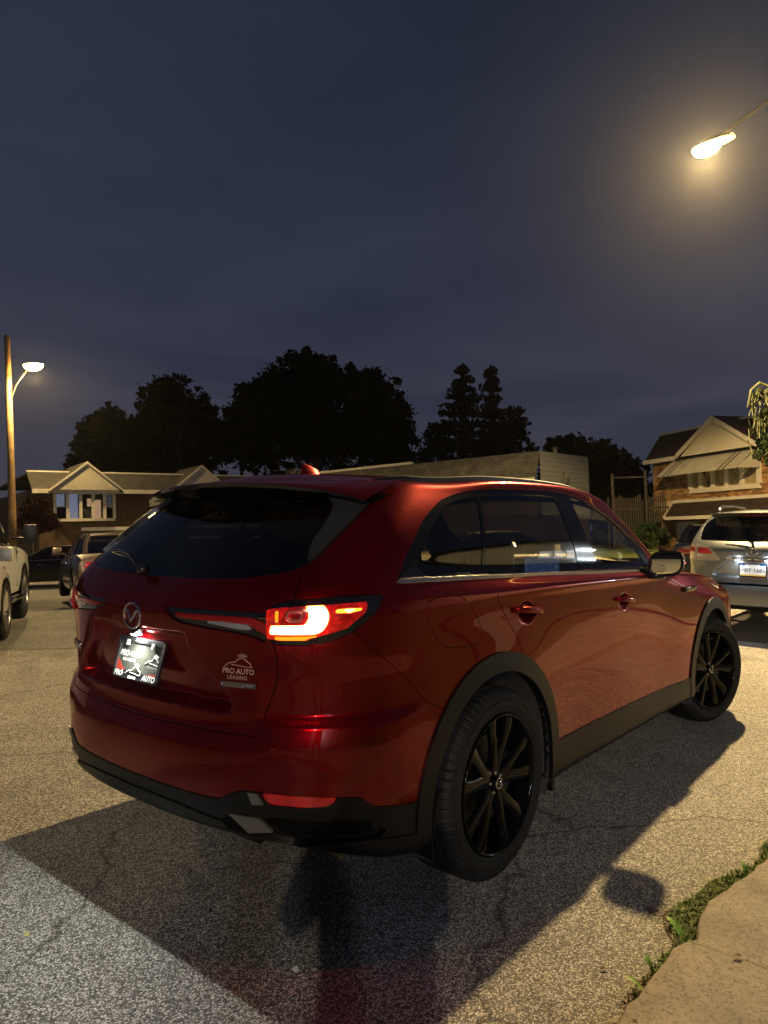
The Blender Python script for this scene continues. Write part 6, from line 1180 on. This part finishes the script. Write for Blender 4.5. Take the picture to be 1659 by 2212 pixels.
    for x in xs:
        for sd in (1,-1):
            a=MB(); a.lathe([(0,-.002),(R+.055,-.002),(R+.055,.30)],n=36,M=Matrix.Translation((x,W*1.0+.006,R+.01)) if sd>0 else Matrix.Translation((x,-W*1.0-.006,R+.01))@Matrix.Scale(-1,4,(0,1,0)))
            make_wheel(e,(x,sd*(W+.012),R),sd,R=R,w=.21,full=False,rimmat=rm,detail=False)
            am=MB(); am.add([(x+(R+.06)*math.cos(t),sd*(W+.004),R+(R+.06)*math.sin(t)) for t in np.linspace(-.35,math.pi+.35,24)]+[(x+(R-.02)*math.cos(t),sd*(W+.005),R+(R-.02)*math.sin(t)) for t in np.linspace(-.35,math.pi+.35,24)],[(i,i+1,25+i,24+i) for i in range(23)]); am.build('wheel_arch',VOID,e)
    # lamps
    lm=MB()
    for sd in (1,-1): zz=top[2][1]-.20; lm.box((-.012,sd*W*.62-.14,zz-.07),(.20,sd*W*.62+.20,zz+.07)) if kind!='truck' else lm.box((-.012,sd*W*.90-.09,.85),(.10,sd*W*.90+.09,1.15))
    smooth_angle(lm.build('tail_lamp',REDL if not lights else lights,e,bevel=.03),50)
    hl=MB()
    for sd in (1,-1): hl.box((L*.955,sd*W*.66-.2,.60 if kind=='sedan' else .78),(L*.992,sd*W*.66+.2,.72 if kind=='sedan' else .92))
    smooth_angle(hl.build('headlamp',CLEARL,e,bevel=.03),50)
    pl=MB(); pl.box((-.03,-.155,.70),(.02,.155,.84)); pl.build('number_plate',mat('plain_plate',(.6,.6,.58),.4),e)
    bm_=MB(); bm_.box((-.02,-W*.84,.30),(.06,W*.84,.52)); smooth_angle(bm_.build('rear_bumper',P_ if kind!='truck' else CHROME,e,bevel=.03),50)
    for nm,mt,pa,pb in parts: q=MB(); q.box(pa,pb); q.build(nm,mt,e)
    it=MB(); it.box((b0+.5,-W*.7,.5),(b0+.7,W*.7,bz(.4)+.02)); it.box((b0+1.3,-W*.7,.5),(b0+1.45,-.1,bz(.4)+.15)); it.box((b0+1.3,.1,.5),(b0+1.45,W*.7,bz(.4)+.15)); smooth_angle(it.build('seats',INT_BLACK,e,bevel=.03),50)
    return e
def place(px,py,depth,heading,dz=0,kind_up=None):
    """car frame on the land at a sight line; heading in degrees in plan"""
    p=at(px,py,depth); z=gz(p.x,p.y) if kind_up is None else kind_up; a=math.radians(heading); return frame_at(Vector((p.x,p.y,z+dz)),GRAV,(math.cos(a),math.sin(a),0))
az0=39.72
def stand(px,py,lx,ly,heading):
    """frame so that the local ground point (lx,ly) stands where the print position meets the land"""
    q=gpt(px,py); a=math.radians(heading); M=frame_at(Vector((0,0,0)),GRAV,(math.cos(a),math.sin(a),0)); o=q-(M.to_3x3()@Vector((lx,ly,0))); M.translation=o; return M
# black saloon across the lane, side on, nose to the left
loft_car(stand(205,1268,0.9,.9,az0+94),'black saloon parked side on across the lane below the terrace windows','sedan',(.008,.008,.009),L=4.9,H=1.42)
# dark bronze saloon seen from behind, partly hidden by the red SUV
loft_car(stand(166,1318,0.1,.9,az0+28),'dark bronze saloon seen from behind, half hidden by the left side of the red SUV','sedan',(.20,.145,.10),L=4.7,H=1.40,metal=.7)
# white pickups at the left edge
t2=loft_car(stand(55,1334,4.5,-1.0,az0+19),'white pickup truck with big black mirrors and chrome step at the left edge','truck',(.42,.44,.45),L=5.6,Wd=2.0,H=1.92,cat='pickup truck',name='pickup_truck',metal=.1)
m=MB(); m.bar((2.0,-1.04,.42),(3.9,-1.04,.42),.045); m.build('side_step',CHROME,t2,smooth=True)
t1=loft_car(stand(12,1384,3.9,-.97,az0+19),'cream lit white van cropped by the left edge, nearest of the left vehicles','suv',(.34,.33,.31),L=4.9,Wd=1.95,H=2.05,cat='van',name='parked_van',metal=.05)
# black car by the brick house
loft_car(stand(1458,1262,0.05,.85,12),'black car with a small red rear marker between the brick house and the silver SUV','sedan',(.006,.006,.007),L=4.7,Wd=1.8,H=1.46,lights=mat('dark_lamp',(.06,.004,.005),.2,coat=1),parts=[('rear_marker',mat('marker_red',(.5,.01,.02),.3,emit=(1,.25,.2),estr=1.2),(-.03,.58,.50),(.02,.72,.54))])
# cream van parked up the kerb behind the viewer, seen only in the door mirror
loft_car(frame_at(Vector((-13.6,-1.7,0)),(0,0,1),(1,.05,0)),'cream van parked behind the red SUV and the viewer','suv',(.62,.55,.34),L=5.0,Wd=1.95,H=2.0,metal=.05,cat='van',name='parked_van')
loft_car(stand(1362,1286,4.55,-.8,az0-88),'cream coloured car seen through the front side window of the red SUV','sedan',(.50,.44,.27),L=4.6,H=1.42,metal=.05)
# ---------------------------------------------------------------- trees
def foliage_mat(name,c,var=.5):
    m=bpy.data.materials.new(name); m.use_nodes=True; nt=m.node_tree; N=nt.nodes; L=nt.links; b=N['Principled BSDF']; o=N.new('ShaderNodeTexCoord'); n=N.new('ShaderNodeTexNoise'); n.inputs['Scale'].default_value=1.3; n.inputs['Detail'].default_value=5; L.new(o.outputs['Object'],n.inputs['Vector']); r=N.new('ShaderNodeValToRGB'); r.color_ramp.elements[0].position=.35; r.color_ramp.elements[1].position=.65; r.color_ramp.elements[0].color=(*[x*(1-var) for x in c],1); r.color_ramp.elements[1].color=(*[x*(1+var) for x in c],1); L.new(n.outputs['Fac'],r.inputs[0]); L.new(r.outputs[0],b.inputs['Base Color']); b.inputs['Roughness'].default_value=.8; b.inputs['Specular IOR Level'].default_value=.15; return m
FOL_D=foliage_mat('dark_foliage',(.010,.012,.005)); FOL_C=foliage_mat('conifer_foliage',(.010,.015,.010)); FOL_G=foliage_mat('garden_foliage',(.020,.034,.010)); BARK=mat('bark',(.045,.035,.025),.95)
def leaves(name,blobs,n,size,material,parent,core=.5,depth_k=.8):
    """blobs: (centre, radii) ellipsoids; many small bent leaf clumps near their surfaces"""
    vol=np.array([(r[0]*r[2])**.9 for _,r in blobs]); vol=vol/vol.sum(); idx=rng.choice(len(blobs),n,p=vol); C_=np.array([tuple(c) for c,_ in blobs])[idx]; R_=np.array([r for _,r in blobs])[idx]
    d=rng.normal(size=(n,3)); d/=np.linalg.norm(d,axis=1)[:,None]; rad=(core+(1.06-core)*rng.random(n)**.6)*(1+.10*rng.normal(size=n))
    small=R_[:,0]<np.median(R_[:,0])*.8; rad=np.where(small,np.abs(rng.normal(size=n))*.62,rad*(1+.09*rng.normal(size=n)))
    # lumpy: outline modulated by a few random lobes
    ph=rng.random(6)*6; lob=1+.16*np.sin(d[:,0]*7+ph[0]+C_[:,0])*np.sin(d[:,2]*8+ph[1])+.10*np.sin(d[:,2]*15+ph[2]+d[:,0]*11)
    p=C_+d*R_*(rad*lob)[:,None]; s_=size*(.5+rng.random(n)); a=rng.normal(size=(n,3)); a/=np.linalg.norm(a,axis=1)[:,None]; b=np.cross(a,rng.normal(size=(n,3))); b/=np.linalg.norm(b,axis=1)[:,None]; c=np.cross(a,b)
    # each clump: two crossed slim triangles and a quad
    sa=s_[:,None]; V=np.stack([p-a*sa,p+b*sa*.45,p+a*sa,p-b*sa*.45,p+c*sa*.8,p-c*sa*.35+a*sa*.5],1).reshape(-1,3); k=np.arange(n)[:,None]*6
    F=[tuple(x) for x in (k+np.array([0,1,2,3])).tolist()]+[tuple(x) for x in (k+np.array([0,4,5])).tolist()]
    me=bpy.data.meshes.new(name); me.from_pydata(V.tolist(),[],F); return link(name,me,parent,material)
def tree(name,label,blobs,base,depth,n,size,material,trunk=.3,group=None,up=None,limbs=5,core=.45):
    """blobs given as print positions (x,y,rx,ry); base = print position of the foot"""
    k=depth/FV; sub=[]
    for x,y,rx,ry in blobs:      # twiggy outline: many small clumps on the rim of every bough
        sub.append((x,y,rx*.86,ry*.86))
        for j in range(int(6+min(16,rx*.34))): a=random.uniform(0,6.283); f=random.uniform(.80,1.20); s_=random.uniform(.07,.30)*(1.2-.5*(f-.8)/.4); sub.append((x+rx*f*math.cos(a),y-ry*f*math.sin(a),max(2.4,rx*s_),max(2.4,ry*s_*.9)))
    B=[(at(x,y,depth+random.uniform(-.8,.8)*rx*k*.6),(rx*k,rx*k*.75,ry*k)) for x,y,rx,ry in sub]
    p0=at(base[0],base[1],depth); e=empty(name,frame_at(p0,GRAV),label,'tree',group); Mi=e.matrix_world.inverted(); B=[(Mi@c,r) for c,r in B]
    leaves('crown',B,int(n*2.4),size*.46,material,e,core=core)
    t=MB(); topb=max(B,key=lambda q:q[0].z)[0]; t.tube([(0,0,-.5),(topb.x*.1,topb.y*.1,topb.z*.3),(topb.x*.6,topb.y*.6,topb.z*.7),topb],[trunk,trunk*.8,trunk*.45,trunk*.12],9)
    for c,r in sorted(B,key=lambda q:-q[1][0])[:limbs]:
        f=.30+.2*random.random(); s_=Vector((topb.x*.3*f,topb.y*.3*f,c.z*f)); t.tube([s_,s_.lerp(c,.5)+Vector((0,0,r[2]*.1)),c+Vector((0,0,r[2]*.3))],[trunk*.42,trunk*.25,trunk*.06],6)
    t.build('trunk',BARK,e,smooth=True); return e
G1='trees behind the terrace'
tree('pine_tree','ragged dark tree farthest left behind the terrace roof',[(235,900,26,26),(205,925,34,28),(255,935,38,40),(190,965,34,36),(230,990,50,40),(170,1000,26,20),(275,980,40,50),(160,1015,18,14),(180,945,16,14)],(225,1130),46,6500,.30,FOL_D,core=.2,group=G1)
tree('oak_tree','rounded dark tree second from the left behind the terrace',[(372,845,40,32),(345,880,46,48),(400,890,52,50),(362,940,70,60),(430,905,34,34),(455,940,46,50),(400,1000,90,50),(330,1000,50,40),(480,960,34,40),(318,930,16,40),(300,960,22,30)],(390,1130),47,13000,.30,FOL_D,core=.3,group=G1)
tree('oak_tree','largest dark tree with a leafy spur on top, behind the middle of the SUV roof',[(652,795,40,34),(632,775,12,16),(668,768,12,16),(600,835,50,48),(700,815,58,44),(650,880,110,80),(760,850,58,46),(805,850,52,44),(800,910,80,70),(560,900,60,60),(545,960,70,60),(700,960,140,60),(850,905,30,50),(830,960,60,60),(870,975,22,36),(885,1000,14,24)],(690,1140),48,30000,.30,FOL_D,.5,core=.3,limbs=7,group=G1)
tree('bare_tree','thin twiggy tree between the two big dark crowns',[(530,850,20,14),(518,838,12,10),(545,840,14,12),(520,880,22,26),(505,910,18,30),(535,900,20,30)],(520,1110),52,1500,.24,FOL_D,.16,core=.1,group=G1)
def conifer(x,y0,y1,w,label,depth=44,n=5200):
    b=[]; k=11
    for i in range(k):
        f=(i+.5)/k; yy=y0+(y1-y0)*f; ww=w*(.13+.87*f**.8)*random.uniform(.6,1.25); off=(1 if i%2 else -1)*ww*.30
        b.append((x+off*1.3,yy+random.uniform(-4,4),ww*.55,(y1-y0)/k*.48)); b.append((x-off*1.1,yy+random.uniform(-3,6),ww*.42,(y1-y0)/k*.36)); b.append((x,yy,6+4*f,(y1-y0)/k*.6))
    b.append((x,y0+4,5,10)); tree('cedar_tree',label,b,(x,1130),depth,n,.22,FOL_C,.28,group=G1,core=.1,limbs=10)
conifer(1000,792,1000,86,'left of the two tall pointed cedars'); conifer(1062,795,1000,66,'slimmer right one of the two tall pointed cedars',45)
tree('cedar_tree','short ragged cedar leaning right of the tall pair',[(1108,892,26,12),(1125,912,18,10),(1098,920,34,16),(1120,940,26,12),(1100,955,36,18),(1145,968,16,9),(1085,985,48,24),(940,960,34,30),(920,985,28,20),(960,930,24,20),(935,925,16,10)],(1080,1130),44.5,4200,.24,FOL_C,.2,group=G1,core=.1)
tree('oak_tree','broad low dark tree between the shop and the brick house',[(1205,965,28,20),(1235,968,40,26),(1285,975,38,26),(1250,1010,70,50),(1320,1000,44,36),(1360,1030,40,36),(1385,1060,26,46),(1300,1070,90,60),(1220,1050,50,60),(1392,1110,20,40),(1340,1120,70,40),(1190,985,16,14)],(1300,1185),36,15000,.24,FOL_D,.4,group=G1,core=.3)
tree('ornamental_tree','small reddish dark tree in front of the left end of the terrace',[(78,1100,26,20),(62,1118,22,20),(95,1118,24,14),(80,1135,34,14),(112,1132,16,8)],(80,1175),27,1800,.16,foliage_mat('plum_foliage',(.035,.014,.012)),.10,core=.1)
# pale vine hanging from a branch at the right edge
vt=empty('vine_hung_tree',frame_at(at(1735,1190,15.5),GRAV),'leafy branch with pale hanging vine at the right edge','tree'); Mi=vt.matrix_world.inverted()
m=MB(); m.tube([Mi@at(1735,1190,15.5),Mi@at(1728,1050,15.5),Mi@at(1705,920,15.4),Mi@at(1672,845,15.2)],[.16,.13,.09,.03],8); m.tube([Mi@at(1705,920,15.4),Mi@at(1680,960,15.),Mi@at(1650,985,14.9)],[.05,.03,.012],6); m.build('trunk',BARK,vt,smooth=True)
VINE=mat('pale_vine',(.11,.115,.055),.7,noise=(6,.3)); m=MB(); rv=random.Random(3)
for k in range(22):
    x=1620+rv.random()*48; y=832+rv.random()*26-(x-1620)*.25; pts=[]; 
    L_=rv.randint(4,12); dx=rv.uniform(-5,2)
    for j in range(L_): pts.append(Mi@at(x+dx*j*.5+6*math.sin(j*1.3+k),y+j*rv.uniform(9,15),14.9+rv.uniform(-.25,.25)+.03*j))
    if len(pts)>2: m.tube(pts,[.008]*len(pts),4)
m.tube([Mi@at(1668,838,15),Mi@at(1640,826,14.9),Mi@at(1622,842,14.9),Mi@at(1614,880,14.9)],[.03,.025,.02,.01],6); o=m.build('hanging_vine',VINE,vt); o['kind']='stuff'
leaves('crown',[(Mi@at(x,y,15.2),(rx*15.2/FV,rx*15.2/FV,ry*15.2/FV)) for x,y,rx,ry in ((1655,905,16,22),(1665,860,18,16),(1650,950,14,24),(1672,985,20,20),(1640,985,8,12),(1640,850,10,8),(1628,870,7,12))],1700,.06,FOL_G,vt,core=.1)
# fence, bushes and the lawn between the shop and the brick house
FW=mat('grey_fence_wood',(.045,.037,.027),.9,noise=(5,.4)); fe=empty('picket_fence',frame_at(at(1350,1165,27),GRAV,CR),'weathered picket fence beside the brick house','fence')
for k in range(26):
    m=MB(); h=1.55+random.uniform(-.12,.12); x=-.6+k*.085; m.box((x,0,-.4),(x+.055,.02,h)); m.build('picket',FW,fe)
m=MB(); m.box((-.65,.02,.1),(1.7,.06,.18)); m.box((-.65,.02,1.1),(1.7,.06,1.18)); m.build('fence_rail',FW,fe)
m=MB(); m.bar((-.75,0,-.5),(-.75,0,2.4),.05); m.bar((.45,0,-.5),(.45,0,2.5),.05); m.bar((-.75,0,2.25),(.45,0,2.25),.03); o=m.build('gate_frame',FW,None); o.matrix_world=frame_at(at(1372,1165,26.3),GRAV,CR); tag(o,'rusty gate frame standing in front of the picket fence','gate')
def bush(x,y,rx,ry,depth,label,mt=FOL_G,n=900,size=.09):
    p=at(x,y+ry,depth); e=empty('bush',frame_at(p,GRAV),label,'bush'); Mi=e.matrix_world.inverted(); k=depth/FV; leaves('leaves',[(Mi@at(x,y,depth),(rx*k,rx*k,ry*k)),(Mi@at(x+rx*.5,y+ry*.3,depth),(rx*k*.7,rx*k,ry*k*.7)),(Mi@at(x-rx*.6,y+ry*.2,depth),(rx*k*.6,rx*k,ry*k*.7))],n,size,mt,e,core=.1)
    m=MB(); [m.tube([(0,0,-.1),(random.uniform(-.2,.2),random.uniform(-.1,.1),.5)],[.02,.01],5) for _ in range(4)]; m.build('stems',BARK,e)
bush(1402,1148,24,20,24,'green bush in front of the fence beside the brick house corner'); bush(1382,1165,22,16,22,'low leafy bush left of the brick house bush'); bush(1428,1163,14,12,24.5,'small bush at the foot of the brick house corner')
# lawn bank on the far side of the lane, seen through the cabin
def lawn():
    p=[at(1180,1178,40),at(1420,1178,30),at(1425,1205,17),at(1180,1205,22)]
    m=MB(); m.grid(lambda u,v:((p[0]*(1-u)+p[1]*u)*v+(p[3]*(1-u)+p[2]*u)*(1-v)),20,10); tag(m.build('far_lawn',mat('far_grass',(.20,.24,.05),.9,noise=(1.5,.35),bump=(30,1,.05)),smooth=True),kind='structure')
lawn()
# ---------------------------------------------------------------- the photographer, behind the lens; casts the figure's shadow
def person():
    az=math.radians(39.7); e=empty('person',Matrix.Translation((CP.x-.44*math.cos(az)+.03,CP.y-.44*math.sin(az)-.03,0))@Matrix.Rotation(az,4,'Z'),'person in dark jacket and jeans holding up a phone in both hands','person')
    J={'pel':(0,0,.98),'ch':(.0,0,1.25),'nk':(.0,0,1.50),'hd':(.03,0,1.63),'ht':(.03,0,1.74),'ls':(0,.19,1.43),'le':(.13,.27,1.15),'lw':(.30,.13,1.40),'rs':(0,-.19,1.43),'re':(.15,-.19,1.14),'rw':(.30,-.13,1.40),'lh':(0,.10,.93),'lk':(.04,.12,.50),'la':(0,.14,.09),'lt':(.16,.16,.05),'rh':(0,-.10,.93),'rk':(.04,-.12,.50),'ra':(0,-.14,.09),'rt':(.16,-.16,.05)}
    R={'pel':.17,'ch':.19,'nk':.065,'hd':.085,'ht':.075,'ls':.085,'le':.060,'lw':.030,'rs':.085,'re':.060,'rw':.030,'lh':.095,'lk':.062,'la':.045,'lt':.035,'rh':.095,'rk':.062,'ra':.045,'rt':.035}
    E_=[('pel','ch'),('ch','nk'),('nk','hd'),('hd','ht'),('ch','ls'),('ls','le'),('le','lw'),('ch','rs'),('rs','re'),('re','rw'),('pel','lh'),('lh','lk'),('lk','la'),('la','lt'),('pel','rh'),('rh','rk'),('rk','ra'),('ra','rt')]
    # hands: palm and five fingers each, closed round the phone
    V=[];ED=[];RR=[];ix={}
    for k in J: ix[k]=len(V); V.append(J[k]); RR.append(R[k])
    for a,b in E_: ED.append((ix[a],ix[b]))
    for s_,w in ((1,'lw'),(-1,'rw')):
        p=Vector(J[w]); palm=p+Vector((.07,-s_*.04,.05)); ix['p'+w]=len(V); V.append(tuple(palm)); RR.append(.032); ED.append((ix[w],ix['p'+w]))
        for f in range(5):
            o=Vector((.0,-s_*.012,.035-.02*f)) if f<4 else Vector((-.03,-s_*.01,.0)); L=(.036,.04,.036,.028,.03)[f]
            a=palm+o+Vector((.012,0,0)); b=a+Vector((.012,-s_*L,.006)); c=b+Vector((-.022,-s_*L*.5,.0)); q=len(V); V+= [tuple(a),tuple(b),tuple(c)]; RR+=[.011,.010,.008]; ED+=[(ix['p'+w],q),(q,q+1),(q+1,q+2)]
    me=bpy.data.meshes.new('body'); me.from_pydata(V,ED,[]); o=link('body',me,e,mat('dark_clothes',(.03,.032,.04),.8)); md=o.modifiers.new('s','SKIN')
    for i,r in enumerate(RR): me.skin_vertices[0].data[i].radius=(r,r)
    me.skin_vertices[0].data[0].use_root=True; o.modifiers.new('u','SUBSURF').render_levels=2; o.modifiers['u'].levels=1
    h=MB(); h.grid(lambda u,v:(.03+(.088*math.sin(v*math.pi))*math.cos(u*2*math.pi),.076*math.sin(v*math.pi)*math.sin(u*2*math.pi),1.655+.115*math.cos(v*math.pi)),24,16,closeu=True); h.tube([(.115,0,1.67),(.135,0,1.64),(.118,0,1.63)],[.008,.014,.008],6); [h.tube([(.03,s_*.075,1.67),(.025,s_*.088,1.655),(.03,s_*.076,1.63)],[.006,.012,.006],6) for s_ in (1,-1)]; h.build('head',mat('skin',(.42,.24,.16),.55),e,smooth=True)
    hr=MB(); hr.grid(lambda u,v:(.018+(.098*math.sin(v*math.pi))*math.cos(u*2*math.pi),.086*math.sin(v*math.pi)*math.sin(u*2*math.pi),1.672+.115*math.cos(v*math.pi)),24,10,closeu=True) if False else hr.grid(lambda u,v:(.012+.096*math.sin(v*1.9)*math.cos(u*2*math.pi),.086*math.sin(v*1.9)*math.sin(u*2*math.pi),1.668+.118*math.cos(v*1.9)),24,12,closeu=True); hr.build('hair',mat('hair',(.02,.014,.01),.7),e,smooth=True)
    return e
person()
ph=MB(); az=math.radians(39.7); M=Matrix.Translation((CP.x-.030*math.cos(az),CP.y-.030*math.sin(az),CP.z-.02))@Matrix.Rotation(az,4,'Z'); ph.box((-.005,-.075,-.037),(.004,.075,.037),M); tag(ph.build('phone',GLOSS_BLACK,bevel=.003),'black phone held sideways in both hands','phone')
# ---------------------------------------------------------------- thin haze box, added so the lamps get a glow
hz=MB(); hz.box((-60,-60,-8),(120,120,24)); o=hz.build('haze'); o['kind']='stuff'
m=bpy.data.materials.new('lamp_glow_haze'); m.use_nodes=True; nt=m.node_tree
for n in list(nt.nodes): nt.nodes.remove(n)
ou=nt.nodes.new('ShaderNodeOutputMaterial'); v=nt.nodes.new('ShaderNodeVolumePrincipled'); v.inputs['Color'].default_value=(.9,.9,.9,1); v.inputs['Density'].default_value=.00026; v.inputs['Anisotropy'].default_value=.85; nt.links.new(v.outputs[0],ou.inputs['Volume']); o.data.materials.append(m)
cy.volume_bounces=0; cy.volume_step_rate=4
